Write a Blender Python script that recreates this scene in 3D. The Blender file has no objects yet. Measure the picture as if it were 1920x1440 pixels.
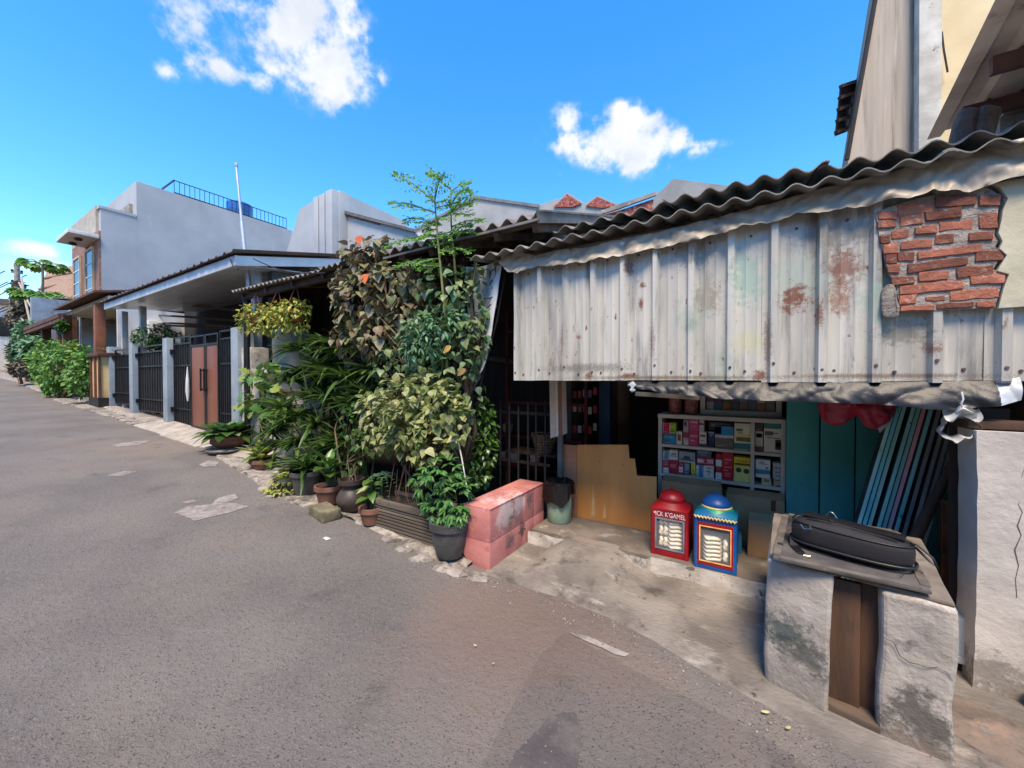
import bpy, bmesh, math, random
from mathutils import Vector as V, Matrix, Euler, noise as mnoise
R = math.radians
random.seed(7)
sc = bpy.context.scene
COL = sc.collection

# ------------------------------------------------------------------ camera
FPX, CX, CY = 721.0, 960.0, 720.0
YAW, PITCH = R(32.2), R(0.8)
EYE = V((0, 0, 1.5))
FWD = V((-math.sin(YAW)*math.cos(PITCH), math.cos(YAW)*math.cos(PITCH), -math.sin(PITCH)))
RGT = V((math.cos(YAW), math.sin(YAW), 0))
UPV = RGT.cross(FWD)
cam = bpy.data.cameras.new('camera'); camo = bpy.data.objects.new('camera', cam); COL.objects.link(camo)
cam.sensor_width = 36; cam.lens = 36*FPX/1920; cam.clip_end = 2000; cam.clip_start = 0.05
camo.matrix_world = Matrix.Translation(EYE) @ Matrix((RGT, UPV, -FWD)).transposed().to_4x4()
sc.camera = camo

# ------------------------------------------------------------------ world, sun, exposure
SUN_EL, SUN_AZ = R(60), R(156)          # azimuth measured clockwise from +Y
w = bpy.data.worlds.new('World'); sc.world = w; w.use_nodes = True
def ray(x, y):
    return (FWD + RGT*((x-CX)/FPX) - UPV*((y-CY)/FPX))
def build_world():
    nt = w.node_tree; N = nt.nodes; L = nt.links; N.clear()
    out = N.new('ShaderNodeOutputWorld'); bg = N.new('ShaderNodeBackground')
    sky = N.new('ShaderNodeTexSky'); sky.sky_type = 'NISHITA'; sky.sun_disc = False
    sky.sun_elevation = SUN_EL; sky.sun_rotation = SUN_AZ
    sky.air_density = 1.0; sky.dust_density = 0.0; sky.ozone_density = 3.0; sky.altitude = 50
    hs = N.new('ShaderNodeHueSaturation'); hs.inputs['Saturation'].default_value = 1.33; hs.inputs['Value'].default_value = 1.0
    L.new(sky.outputs[0], hs.inputs['Color'])
    tc = N.new('ShaderNodeTexCoord')
    def math_(op, a, b=None, c=None, clamp=False):
        n = N.new('ShaderNodeMath'); n.operation = op; n.use_clamp = clamp
        for i, q in enumerate((a, b, c)):
            if q is None: continue
            if isinstance(q, (int, float)): n.inputs[i].default_value = q
            else: L.new(q, n.inputs[i])
        return n.outputs[0]
    # warped direction so that cloud edges billow
    n1 = N.new('ShaderNodeTexNoise'); n1.inputs['Scale'].default_value = 14; n1.inputs['Detail'].default_value = 9; n1.inputs['Roughness'].default_value = .62
    L.new(tc.outputs['Generated'], n1.inputs['Vector'])
    n2 = N.new('ShaderNodeTexNoise'); n2.inputs['Scale'].default_value = 42; n2.inputs['Detail'].default_value = 6
    L.new(tc.outputs['Generated'], n2.inputs['Vector'])
    def dot(vec):
        n = N.new('ShaderNodeVectorMath'); n.operation = 'DOT_PRODUCT'
        L.new(tc.outputs['Generated'], n.inputs[0]); n.inputs[1].default_value = vec
        return n.outputs['Value']
    # ellipses: pixel centre, pixel half-size, tilt, weight
    cl = [((565,55),(140,120),.5,.92),((600,105),(110,80),.5,.85),((620,130),(95,75),.3,1.0),((640,175),(40,50),.9,.8),((480,150),(60,25),.3,.7),((350,40),(62,80),-.3,.85),((370,110),(40,50),.6,.7),
          ((318,128),(50,30),.3,.5),((470,10),(130,50),0,.6),((688,75),(18,18),0,.5),((714,140),(14,30),-.2,.55),((410,130),(70,26),.4,.7),
          ((1170,268),(135,50),.06,.95),((1130,290),(80,34),.1,.9),((1180,290),(60,45),0,1.0),((1190,225),(60,36),.2,.95),((1070,225),(36,34),0,.9),((1260,266),(80,34),.15,.9),((1065,270),(40,30),0,.85),((1325,268),(50,14),0,.6),
          ((50,466),(85,20),.12,.72),((70,500),(110,26),.1,.5),((20,458),(50,18),0,.6),
          ((1045,325),(12,10),0,.3)]
    # the same kind of small cumulus goes on round the rest of the sky
    extra = []
    rr = random.Random(3)
    for i in range(7):
        a = R(60 + i*27 + rr.uniform(-8, 8)); e = R(rr.uniform(18, 55))
        d = V((math.sin(a+R(0))*math.cos(e), math.cos(a)*math.cos(e), math.sin(e)))
        extra.append((d, rr.uniform(.09, .16), rr.uniform(.05, .08), rr.uniform(-.3, .3), .95))
    items = []
    for (c, s, t, wt) in cl:
        d = ray(*c); k = d.length; dn = d/k
        ux = (ray(c[0]+1, c[1]).normalized() - dn); uy = (ray(c[0], c[1]-1).normalized() - dn)
        guu, guv, gvv = ux.dot(ux), ux.dot(uy), uy.dot(uy); det = guu*gvv - guv*guv
        items.append((dn, (ux*gvv - uy*guv)/det, (uy*guu - ux*guv)/det, s[0], s[1], t, wt))     # dual basis: true angular shape
    for (d, sx, sy, t, wt) in extra:
        ux = V((0, 0, 1)).cross(d).normalized()*-1; uy = d.cross(ux)*-1
        if uy.z < 0: uy = -uy
        items.append((d, ux, uy, sx, sy, t, wt))
    tot = None
    for (d, ux, uy, sx, sy, t, wt) in items:
        ct, st = math.cos(t), math.sin(t)
        a = (ux*ct - uy*st)/sx; b = (ux*st + uy*ct)/sy
        pa = math_('SUBTRACT', dot(a), a.dot(d)); pb = math_('SUBTRACT', dot(b), b.dot(d))
        r2 = math_('ADD', math_('MULTIPLY', pa, pa), math_('MULTIPLY', pb, pb))
        front = math_('GREATER_THAN', dot(d), 0.3)
        m = math_('MULTIPLY', math_('MULTIPLY', math_('EXPONENT', math_('MULTIPLY', r2, -1.1)), wt), front)
        tot = m if tot is None else math_('MAXIMUM', tot, m)
    nz = math_('ADD', math_('MULTIPLY', math_('SUBTRACT', n1.outputs['Fac'], .5), 2.0), math_('MULTIPLY', math_('SUBTRACT', n2.outputs['Fac'], .5), .8))
    dens = math_('ADD', tot, math_('MULTIPLY', nz, math_('MINIMUM', math_('MULTIPLY', tot, 2.2), 1.0)))
    mr = N.new('ShaderNodeMapRange'); mr.interpolation_type = 'SMOOTHERSTEP'; mr.inputs['From Min'].default_value = .15; mr.inputs['From Max'].default_value = .9
    L.new(dens, mr.inputs['Value'])
    # cloud body: white crown, lavender-grey thick parts
    n3 = N.new('ShaderNodeTexNoise'); n3.inputs['Scale'].default_value = 12; n3.inputs['Detail'].default_value = 7
    mp = N.new('ShaderNodeVectorMath'); mp.operation = 'ADD'; L.new(tc.outputs['Generated'], mp.inputs[0]); mp.inputs[1].default_value = (0.02, 0.01, .045)
    L.new(mp.outputs[0], n3.inputs['Vector'])
    cr = N.new('ShaderNodeValToRGB'); cr.color_ramp.elements[0].position = .36; cr.color_ramp.elements[0].color = (2.05, 2.2, 2.45, 1)
    cr.color_ramp.elements[1].position = .6; cr.color_ramp.elements[1].color = (2.65, 2.7, 2.75, 1)
    L.new(n3.outputs['Fac'], cr.inputs[0])
    mx = N.new('ShaderNodeMix'); mx.data_type = 'RGBA'
    L.new(mr.outputs[0], mx.inputs['Factor']); L.new(hs.outputs[0], mx.inputs['A']); L.new(cr.outputs[0], mx.inputs['B'])
    L.new(mx.outputs['Result'], bg.inputs['Color']); bg.inputs['Strength'].default_value = SKY
    L.new(bg.outputs[0], out.inputs['Surface'])
SKY = 0.14
build_world(); w.cycles.sampling_method = 'MANUAL'; w.cycles.sample_map_resolution = 256
sl = bpy.data.lights.new('sun', 'SUN'); so = bpy.data.objects.new('sun', sl); COL.objects.link(so)
sl.energy = 2.35; sl.angle = R(20.0); sl.color = (1, .825, .60)
sd = V((math.sin(SUN_AZ)*math.cos(SUN_EL), math.cos(SUN_AZ)*math.cos(SUN_EL), math.sin(SUN_EL)))
so.rotation_euler = sd.to_track_quat('Z', 'Y').to_euler(); so.location = (0, -5, 20)
vs = sc.view_settings; vs.view_transform = 'Standard'; vs.look = 'None'; vs.exposure = 1.5; vs.gamma = 1; vs.use_curve_mapping = False

# ------------------------------------------------------------------ pixel -> place
def gz(X):                       # the lane is level by the shop and climbs up the street
    if X > -.9: return 0.0
    if X > -1.9: return .028*(-.9-X)**2
    if X > -50: return .028 + (-1.9-X)*(.0525 if X > -7.6 else .0525) - max(0, -7.6-X)*.005
    return gz(-49.99) + (-50-X)*.014
def at(x, y, X=None, Y=None, Z=None):
    d = ray(x, y)
    if X is not None: t = (X-EYE.x)/d.x
    elif Y is not None: t = (Y-EYE.y)/d.y
    elif Z is not None: t = (Z-EYE.z)/d.z
    else:                                      # first point on the lane
        t0, t = 0.0, .3
        while t < 300 and EYE.z + d.z*t > gz(d.x*t): t0, t = t, t*1.06
        for _ in range(40):
            tm = (t0+t)/2
            if EYE.z + d.z*tm > gz(d.x*tm): t0 = tm
            else: t = tm
    return EYE + d*t

# ------------------------------------------------------------------ mesh helpers
ORG = {}
class MB:
    def __init__(s): s.v = []; s.f = []; s.m = []; s.k = 0
    def add(s, vs, fs):
        o = len(s.v); s.v += [V(p) for p in vs]
        for f in fs: s.f.append([i+o for i in f]); s.m.append(s.k)
        return s
    def box(s, x0, x1, y0, y1, z0, z1):
        return s.add([(x0,y0,z0),(x1,y0,z0),(x1,y1,z0),(x0,y1,z0),(x0,y0,z1),(x1,y0,z1),(x1,y1,z1),(x0,y1,z1)],
                     [(3,2,1,0),(4,5,6,7),(0,1,5,4),(1,2,6,5),(2,3,7,6),(3,0,4,7)])
    def hexa(s, p):      # 8 corners: bottom 4 ccw, top 4 ccw
        return s.add(p, [(3,2,1,0),(4,5,6,7),(0,1,5,4),(1,2,6,5),(2,3,7,6),(3,0,4,7)])
    def bar(s, p, q, w_, h_, up=(0,0,1)):
        p = V(p); q = V(q); d = (q-p).normalized(); u = V(up)
        if abs(d.dot(u)) > .99: u = V((0,1,0))
        a = d.cross(u).normalized()*(w_/2); b = a.cross(d).normalized()*(h_/2)
        return s.hexa([p-a-b, p+a-b, q+a-b, q-a-b, p-a+b, p+a+b, q+a+b, q-a+b])
    def prism(s, poly, vec):
        n = len(poly); poly = [V(p) for p in poly]; vec = V(vec)
        return s.add(poly + [p+vec for p in poly], [list(range(n))[::-1], list(range(n, 2*n))] + [(i, (i+1) % n, n+(i+1) % n, n+i) for i in range(n)])
    def tube(s, pts, r, n=8, cap=True):
        pts = [V(p) for p in pts]; m = len(pts)
        rs = r if isinstance(r, (list, tuple)) else [r]*m
        vs = []; fs = []; u = None
        for i, p in enumerate(pts):
            d = (pts[min(i+1, m-1)] - pts[max(i-1, 0)])
            if d.length < 1e-9: d = V((0,0,1))
            d.normalize()
            if u is None: u = d.orthogonal().normalized()
            else:
                u = u - d*u.dot(d)
                u = u.normalized() if u.length > 1e-6 else d.orthogonal().normalized()
            b = d.cross(u)
            for k in range(n):
                a = 2*math.pi*k/n; vs.append(p + (u*math.cos(a) + b*math.sin(a))*rs[i])
        for i in range(m-1):
            for k in range(n): fs.append((i*n+k, i*n+(k+1) % n, (i+1)*n+(k+1) % n, (i+1)*n+k))
        if cap: fs.append(list(range(n))[::-1]); fs.append(list(range((m-1)*n, m*n)))
        return s.add(vs, fs)
    def lathe(s, cx, cy, prof, n=28, wob=0, cap=True):
        vs = []; fs = []
        for j, (r, z) in enumerate(prof):
            for k in range(n):
                a = 2*math.pi*k/n; rr = r*(1+wob*math.sin(3*a+j)); vs.append((cx+rr*math.cos(a), cy+rr*math.sin(a), z))
        for j in range(len(prof)-1):
            for k in range(n): fs.append((j*n+k, j*n+(k+1) % n, (j+1)*n+(k+1) % n, (j+1)*n+k))
        if cap:
            fs.append(list(range(n))[::-1]); fs.append(list(range((len(prof)-1)*n, len(prof)*n)))
        return s.add(vs, fs)
    def grid(s, fn, nu, nv, t=None):
        vs = [V(fn(i/nu, j/nv)) for j in range(nv+1) for i in range(nu+1)]
        q = lambda i, j: j*(nu+1)+i
        fs = [(q(i,j), q(i+1,j), q(i+1,j+1), q(i,j+1)) for j in range(nv) for i in range(nu)]
        if t is None: return s.add(vs, fs)
        t = V(t); n = len(vs)
        f2 = [tuple(n+k for k in f[::-1]) for f in fs]; ed = []
        rim = [q(i,0) for i in range(nu)] + [q(nu,j) for j in range(nv)] + [q(i,nv) for i in range(nu,0,-1)] + [q(0,j) for j in range(nv,0,-1)]
        for k in range(len(rim)):
            a, b = rim[k], rim[(k+1) % len(rim)]; ed.append((b, a, a+n, b+n))
        return s.add(vs + [p+t for p in vs], fs + f2 + ed)
    def jitter(s, amt, sc_=3.0):
        for p in s.v:
            p += V((mnoise.noise(p*sc_), mnoise.noise(p*sc_+V((9,3,1))), mnoise.noise(p*sc_+V((2,7,5)))))*amt
        return s
    def build(s, name, mat, parent=None, bevel=0, seg=2, smooth=35, sub=0, origin=None, rough=None):
        me = bpy.data.meshes.new(name)
        xs = [p.x for p in s.v]; ys = [p.y for p in s.v]; zs = [p.z for p in s.v]
        o = V(origin) if origin is not None else V(((min(xs)+max(xs))/2, (min(ys)+max(ys))/2, min(zs)))
        me.from_pydata([p-o for p in s.v], [], s.f)
        for mm in (mat if isinstance(mat, (list, tuple)) else [mat]): me.materials.append(mm)
        if len(me.materials) > 1: me.polygons.foreach_set('material_index', s.m)
        bm = bmesh.new(); bm.from_mesh(me)
        if len(bm.faces) < 60000: bmesh.ops.recalc_face_normals(bm, faces=bm.faces[:])
        if bevel:
            es = [e for e in bm.edges if len(e.link_faces) == 2 and e.calc_face_angle(0) > R(28)]
            bmesh.ops.bevel(bm, geom=es, offset=bevel, segments=seg, profile=.6, affect='EDGES', clamp_overlap=True)
        if sub: bmesh.ops.subdivide_edges(bm, edges=bm.edges[:], cuts=sub, use_grid_fill=True)
        if rough:
            for q in bm.verts:
                p = q.co + o; k = rough[1]
                q.co += V((mnoise.noise(p*k), mnoise.noise(p*k+V((9,3,1))), mnoise.noise(p*k+V((2,7,5)))))*rough[0]
                p = p*k*4; q.co += V((mnoise.noise(p), mnoise.noise(p+V((9,3,1))), mnoise.noise(p+V((2,7,5)))))*rough[0]*.3
        bm.to_mesh(me); bm.free()
        if smooth:
            me.polygons.foreach_set('use_smooth', [True]*len(me.polygons)); me.set_sharp_from_angle(angle=R(smooth))
        ob = bpy.data.objects.new(name, me); COL.objects.link(ob)
        place(ob, o, parent)
        return ob
def place(ob, o, parent=None):
    if parent is not None:
        ob.parent = parent; ob.location = o - ORG[parent]
    else: ob.location = o
    ORG[ob] = V(o)
def tag(o, label=None, cat=None, group=None, kind=None):
    if label: o['label'] = label
    if cat: o['category'] = cat
    if group: o['group'] = group
    if kind: o['kind'] = kind
    return o
def thing(name, label, cat, loc, group=None):
    o = bpy.data.objects.new(name, None); COL.objects.link(o); o.empty_display_size = .1
    o.location = V(loc); ORG[o] = V(loc)
    return tag(o, label, cat, group)
def dup(root, delta, label=None, rotz=0, parent=None):
    c = root.copy(); COL.objects.link(c)
    if parent is None: c.location = root.location + V(delta); c.rotation_euler.z += rotz; ORG[c] = ORG[root]+V(delta)
    else: c.parent = parent
    if label: c['label'] = label
    for ch in [o for o in root.children]: dup(ch, (0,0,0), parent=c)
    return c
def share(ob, loc, parent, rot=None, scale=None):        # another object on the same mesh
    c = ob.copy(); COL.objects.link(c); c.parent = parent; c.location = V(loc) - ORG[parent] if parent else V(loc)
    if rot is not None: c.rotation_euler = rot
    if scale is not None: c.scale = scale
    ORG[c] = V(loc)
    return c

# ------------------------------------------------------------------ materials
def nodes(name):
    m = bpy.data.materials.new(name); m.use_nodes = True; nt = m.node_tree
    return m, nt, nt.nodes['Principled BSDF'], nt.nodes, nt.links
def rgb(h):      # sRGB 0-255 -> linear
    return tuple(((c/255/12.92) if c/255 <= .04045 else ((c/255+.055)/1.055)**2.4) for c in h) + (1,)
def noise_fac(N, L, vec, scale, detail=6, rough=.55, stretch=(1,1,1), off=(0,0,0), lo=None, hi=None, dist=0):
    mp = N.new('ShaderNodeMapping'); mp.inputs['Scale'].default_value = stretch; mp.inputs['Location'].default_value = off
    L.new(vec, mp.inputs['Vector'])
    n = N.new('ShaderNodeTexNoise'); n.inputs['Scale'].default_value = scale; n.inputs['Detail'].default_value = detail; n.inputs['Roughness'].default_value = rough; n.inputs['Distortion'].default_value = dist
    L.new(mp.outputs[0], n.inputs['Vector'])
    if lo is None: return n.outputs['Fac']
    r = N.new('ShaderNodeMapRange'); r.interpolation_type = 'SMOOTHSTEP'
    r.inputs['From Min'].default_value = lo; r.inputs['From Max'].default_value = hi
    L.new(n.outputs['Fac'], r.inputs['Value'])
    return r.outputs[0]
def mix(N, L, f, a, b, mode='MIX'):
    x = N.new('ShaderNodeMix'); x.data_type = 'RGBA'; x.blend_type = mode
    for inp, q in (('Factor', f), ('A', a), ('B', b)):
        if isinstance(q, (int, float)): x.inputs[inp].default_value = q
        elif isinstance(q, tuple): x.inputs[inp].default_value = q
        else: L.new(q, x.inputs[inp])
    return x.outputs['Result']
def M(name, c1, c2=None, scale=4, rough=.8, bump=.15, bscale=40, stretch=(1,1,1), spots=(), metal=0, coat=0, obj=False, spec=.5, bdist=.01, rand=0, bstretch=None, locs=()):
    """c1/c2 sRGB mottling; spots = (colour, scale, lo, hi[, stretch]) overlays with their own shape"""
    m, nt, P, N, L = nodes(name)
    if obj:
        tc = N.new('ShaderNodeTexCoord'); vec = tc.outputs['Object']
    else:
        g = N.new('ShaderNodeNewGeometry'); vec = g.outputs['Position']
    c2 = c2 or tuple(x*.8 for x in c1)
    col = mix(N, L, noise_fac(N, L, vec, scale, stretch=stretch, lo=.3, hi=.7), rgb(c1), rgb(c2))
    for i, sp in enumerate(spots):
        c, s_, lo, hi = sp[:4]; st = sp[4] if len(sp) > 4 else (1,1,1)
        col = mix(N, L, noise_fac(N, L, vec, s_, detail=8, rough=.65, stretch=st, off=(3.1*i+1, 1.7*i, 2.3*i), lo=lo, hi=hi), col, rgb(c))
    for i, (c, ctr, rad, stg) in enumerate(locs):       # stains with a place and a ragged outline of their own
        mp = N.new('ShaderNodeVectorMath'); mp.operation = 'SUBTRACT'; L.new(vec, mp.inputs[0]); mp.inputs[1].default_value = ctr
        dv = N.new('ShaderNodeVectorMath'); dv.operation = 'DIVIDE'; L.new(mp.outputs[0], dv.inputs[0]); dv.inputs[1].default_value = rad
        ln = N.new('ShaderNodeVectorMath'); ln.operation = 'LENGTH'; L.new(dv.outputs[0], ln.inputs[0])
        ad = N.new('ShaderNodeMath'); ad.operation = 'MULTIPLY_ADD'
        L.new(noise_fac(N, L, vec, 2.6/min(rad), detail=9, rough=.8, off=(i*5.3, i, 2*i)), ad.inputs[0]); ad.inputs[1].default_value = 3.4; L.new(ln.outputs['Value'], ad.inputs[2])
        mr = N.new('ShaderNodeMapRange'); mr.inputs['From Min'].default_value = 2.05; mr.inputs['From Max'].default_value = 2.5; mr.inputs['To Min'].default_value = stg; mr.inputs['To Max'].default_value = 0
        L.new(ad.outputs[0], mr.inputs['Value'])
        col = mix(N, L, mr.outputs[0], col, rgb(c))
    if rand:
        oi = N.new('ShaderNodeObjectInfo'); h = N.new('ShaderNodeHueSaturation')
        mr = N.new('ShaderNodeMapRange'); mr.inputs['To Min'].default_value = 1-rand; mr.inputs['To Max'].default_value = 1+rand
        L.new(oi.outputs['Random'], mr.inputs['Value']); L.new(mr.outputs[0], h.inputs['Value']); L.new(col, h.inputs['Color']); col = h.outputs[0]
    L.new(col, P.inputs['Base Color'])
    P.inputs['Roughness'].default_value = rough; P.inputs['Metallic'].default_value = metal
    P.inputs['Specular IOR Level'].default_value = spec; P.inputs['Coat Weight'].default_value = coat
    if bump:
        b = N.new('ShaderNodeBump'); b.inputs['Strength'].default_value = bump; b.inputs['Distance'].default_value = bdist
        L.new(noise_fac(N, L, vec, bscale, detail=8, rough=.6, stretch=bstretch or stretch), b.inputs['Height']); L.new(b.outputs[0], P.inputs['Normal'])
    return m
def leafmat(name, cols, trans=.3, rough=.45, under=None):
    m, nt, P, N, L = nodes(name)
    g = N.new('ShaderNodeNewGeometry'); oi = N.new('ShaderNodeObjectInfo')
    ad = N.new('ShaderNodeMath'); ad.operation = 'ADD'; L.new(g.outputs['Random Per Island'], ad.inputs[0]); L.new(oi.outputs['Random'], ad.inputs[1])
    fr = N.new('ShaderNodeMath'); fr.operation = 'FRACT'; L.new(ad.outputs[0], fr.inputs[0])
    cr = N.new('ShaderNodeValToRGB'); e = cr.color_ramp.elements
    while len(e) < len(cols): e.new(.5)
    for i, c in enumerate(cols): e[i].position = i/max(1, len(cols)-1); e[i].color = rgb(c)
    L.new(fr.outputs[0], cr.inputs[0])
    col = mix(N, L, noise_fac(N, L, g.outputs['Position'], 45, lo=.35, hi=.7), cr.outputs[0], mix(N, L, .75, cr.outputs[0], (.5,.5,.45,1), 'MULTIPLY'))
    if under: col = mix(N, L, g.outputs['Backfacing'], col, rgb(under))
    L.new(col, P.inputs['Base Color']); P.inputs['Roughness'].default_value = rough; P.inputs['Specular IOR Level'].default_value = .4
    t = N.new('ShaderNodeBsdfTranslucent'); L.new(col, t.inputs['Color'])
    ms = N.new('ShaderNodeMixShader'); ms.inputs[0].default_value = trans
    L.new(P.outputs[0], ms.inputs[1]); L.new(t.outputs[0], ms.inputs[2]); L.new(ms.outputs[0], N['Material Output'].inputs['Surface'])
    return m

# ------------------------------------------------------------------ shared materials
def asphalt(name='asphalt', dark=1.0):
    m, nt, P, N, L = nodes(name)
    g = N.new('ShaderNodeNewGeometry'); vec = g.outputs['Position']
    col = mix(N, L, noise_fac(N, L, vec, 1.1, detail=8, lo=.3, hi=.7), rgb((122,116,110)), rgb((104,99,95)))
    col = mix(N, L, noise_fac(N, L, vec, .55, lo=.5, hi=.72, off=(4,1,0)), col, rgb((130,118,108)))
    col = mix(N, L, noise_fac(N, L, vec, 2.6, lo=.56, hi=.85, off=(1,6,0)), col, rgb((80,76,74)))
    v = N.new('ShaderNodeTexVoronoi'); v.inputs['Scale'].default_value = 150; L.new(vec, v.inputs['Vector'])
    sep = N.new('ShaderNodeSeparateColor'); L.new(v.outputs['Color'], sep.inputs[0])
    mr = N.new('ShaderNodeMapRange'); mr.inputs['From Min'].default_value = .86; mr.inputs['From Max'].default_value = .99; L.new(sep.outputs[0], mr.inputs['Value'])
    col = mix(N, L, mr.outputs[0], col, rgb((128,121,115)))
    mr2 = N.new('ShaderNodeMapRange'); mr2.inputs['From Min'].default_value = .9; mr2.inputs['From Max'].default_value = 1; L.new(sep.outputs[1], mr2.inputs['Value'])
    col = mix(N, L, mr2.outputs[0], col, rgb((74,69,67)))
    # red earth washed on to the lane in front of the shop
    sx = N.new('ShaderNodeVectorMath'); sx.operation = 'DISTANCE'; L.new(vec, sx.inputs[0]); sx.inputs[1].default_value = (-1.25, 1.95, .05)
    d = N.new('ShaderNodeMath'); d.operation = 'MULTIPLY_ADD'; L.new(noise_fac(N, L, vec, 2.2), d.inputs[0]); d.inputs[1].default_value = 1.6; L.new(sx.outputs['Value'], d.inputs[2])
    mr3 = N.new('ShaderNodeMapRange'); mr3.inputs['From Min'].default_value = 1.0; mr3.inputs['From Max'].default_value = 1.75; mr3.inputs['To Min'].default_value = .6; mr3.inputs['To Max'].default_value = 0
    L.new(d.outputs[0], mr3.inputs['Value'])
    col = mix(N, L, mr3.outputs[0], col, rgb((124,102,90)))
    if dark != 1: col = mix(N, L, 1.0, col, (dark, dark, dark*1.02, 1), 'MULTIPLY')
    L.new(col, P.inputs['Base Color']); P.inputs['Roughness'].default_value = .82; P.inputs['Specular IOR Level'].default_value = .35
    b1 = N.new('ShaderNodeBump'); b1.inputs['Strength'].default_value = .9; b1.inputs['Distance'].default_value = .02
    L.new(noise_fac(N, L, vec, 26, detail=9, rough=.7), b1.inputs['Height'])
    b2 = N.new('ShaderNodeBump'); b2.inputs['Strength'].default_value = .6; b2.inputs['Distance'].default_value = .004
    L.new(v.outputs['Distance'], b2.inputs['Height']); L.new(b1.outputs[0], b2.inputs['Normal'])
    L.new(b2.outputs[0], P.inputs['Normal'])
    return m
MAT_road = asphalt()
MAT_conc = M('concrete', (150,142,134), (116,109,102), 3.5, .9, .5, 60, spots=[((178,172,164), 5, .52, .7), ((84,78,72), 9, .58, .75), ((120,98,86), 2.2, .55, .75)])
MAT_ramp = M('brushed_concrete', (142,134,125), (102,95,88), 2.8, .95, .8, 30, spots=[((168,160,151), 3.2, .55, .74, (1,2,1)), ((80,72,66), 4, .52, .72), ((64,58,54), 14, .6, .72), ((146,116,100), 1.6, .6, .75)], bstretch=(.7,1.5,1), bdist=.02)
MAT_cement_pale = M('pale_cement', (168,160,150), (128,120,112), 7, .95, .8, 30, spots=[((92,84,78), 5, .48, .62), ((110,100,92), 16, .52, .66), ((196,188,176), 11, .62, .72)], bdist=.02)
MAT_dark = M('dark_paint', (38,36,36), (24,23,24), 6, .8, .2, 30)
MAT_black_metal = M('black_metal', (38,39,43), (26,27,30), 8, .45, .15, 60, metal=.3)
MAT_bluegrey = M('blue_grey_paint', (150,163,174), (128,141,152), 2.5, .75, .2, 30, spots=[((106,114,120), 3, .6, .8, (3,3,.6))])
MAT_white = M('white_paint', (222,222,218), (196,196,192), 2, .6, .1, 30)
MAT_greywall = M('grey_render', (164,165,168), (152,153,156), .9, .85, .25, 18, spots=[((132,132,133), 1.2, .6, .85, (1,1,.2)), ((178,179,182), 2.2, .62, .82, (1,1,.2)), ((118,114,110), 6, .68, .8, (1,1,.12))])
MAT_wood_dark = M('dark_wood', (82,58,44), (46,34,28), 6, .8, .4, 40, stretch=(1,1,.15))
MAT_wood_h = M('weathered_timber', (110,92,76), (70,58,50), 6, .85, .4, 40, stretch=(.12,1,1))
MAT_asb = M('fibre_cement', (138,130,121), (96,91,85), 5, .92, .4, 60, spots=[((66,62,58), 3.4, .54, .74), ((146,140,132), 8, .6, .75)])
MAT_asb_pale = M('fibre_cement_pale', (150,146,139), (112,108,102), 6, .9, .4, 60, spots=[((80,77,72), 5, .55, .75)])
MAT_plastic_black = M('black_plastic', (22,22,24), (14,14,16), 6, .22, .25, 25, spec=.6)
MAT_glass = M('window_glass', (34,36,38), (26,28,30), 3, .2, 0, spec=.3)

# ------------------------------------------------------------------ ground, lane, pavement
g = MB(); g.grid(lambda u, v: (-400+800*u, -400+800*v, 0), 160, 8)
for p in g.v: p.z = gz(max(p.x, -90)) - .2
tag(g.build('ground', M('bare_earth', (126,104,88), (96,80,68), .8, .95, .5, 12)), kind='structure')
g = MB(); g.grid(lambda u, v: (-90+104*u, -5.5+8.6*v, gz(-90+104*u)), 208, 4)
tag(g.build('lane', MAT_road), kind='structure')

def strip(outer, inner, h, name, mat, jit=.012, n=60, seed=0, lift=.0):
    """raised strip between two polylines on the lane (lists of points)"""
    rr = random.Random(seed)
    def pl(pts, t):
        f = t*(len(pts)-1); i = min(int(f), len(pts)-2); return pts[i].lerp(pts[i+1], f-i)
    m = MB()
    def fn(u, v):
        a, b = pl(outer, u), pl(inner, u); p = a.lerp(b, v)
        z = gz(p.x) + lift + h*min(1, v*6)
        wob = mnoise.noise(V((p.x*5, p.y*5, seed)))*jit*2
        edge = 1 if v < .02 else 0
        return (p.x + wob*.5, p.y + wob*edge*3 + (mnoise.noise(V((p.x*14, seed, 0)))*.03)*edge, z + (wob*.5 if v > .02 else -h-.03))
    m.grid(fn, n, 8)
    return tag(m.build(name, mat, smooth=50), kind='structure')
kerb = [at(*p) for p in ((372,838),(440,882),(478,908),(510,935),(560,956),(640,976),(700,1000),(760,1030),(820,1058),(868,1070))]
strip(kerb, [V((p.x, max(p.y+.22, 2.7), 0)) for p in kerb], .022, 'kerb_strip', MAT_cement_pale, .035, 160, 3)
# loose kerb stones
for i, (x, y, r) in enumerate(((789,1046,.075),(830,1066,.06),(860,1072,.085),(898,1082,.07),(757,1030,.06),(506,930,.07),(494,918,.05),(600,950,.05),(733,1012,.07))):
    c = at(x, y); m = MB()
    m.lathe(c.x, c.y, [(r*.97, c.z-.02), (r, c.z+.006), (r*.86, c.z+.018), (r*.5, c.z+.021), (.005, c.z+.022)], 12, .12).jitter(.022, 16)
    for p in m.v: p.x = c.x + (p.x-c.x)*1.35
    lb = ('flat broken cement lump beside the grey round pot', 'small cement chip at the foot of the pink block', 'flat cement lump between the grey pot and the pink block', 'cement chip against the front corner of the pink block', 'flat cement piece below the ribbed trough', 'cement lump at the bend of the kerb by the croton', 'small cement chip by the croton plant', 'cement chip beside the mossy concrete brick', 'cement lump under the middle of the ribbed trough')[i]
    tag(m.build('kerb_stone', MAT_cement_pale, smooth=25), lb, 'stone', 'loose cement pieces along the kerb')
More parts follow.
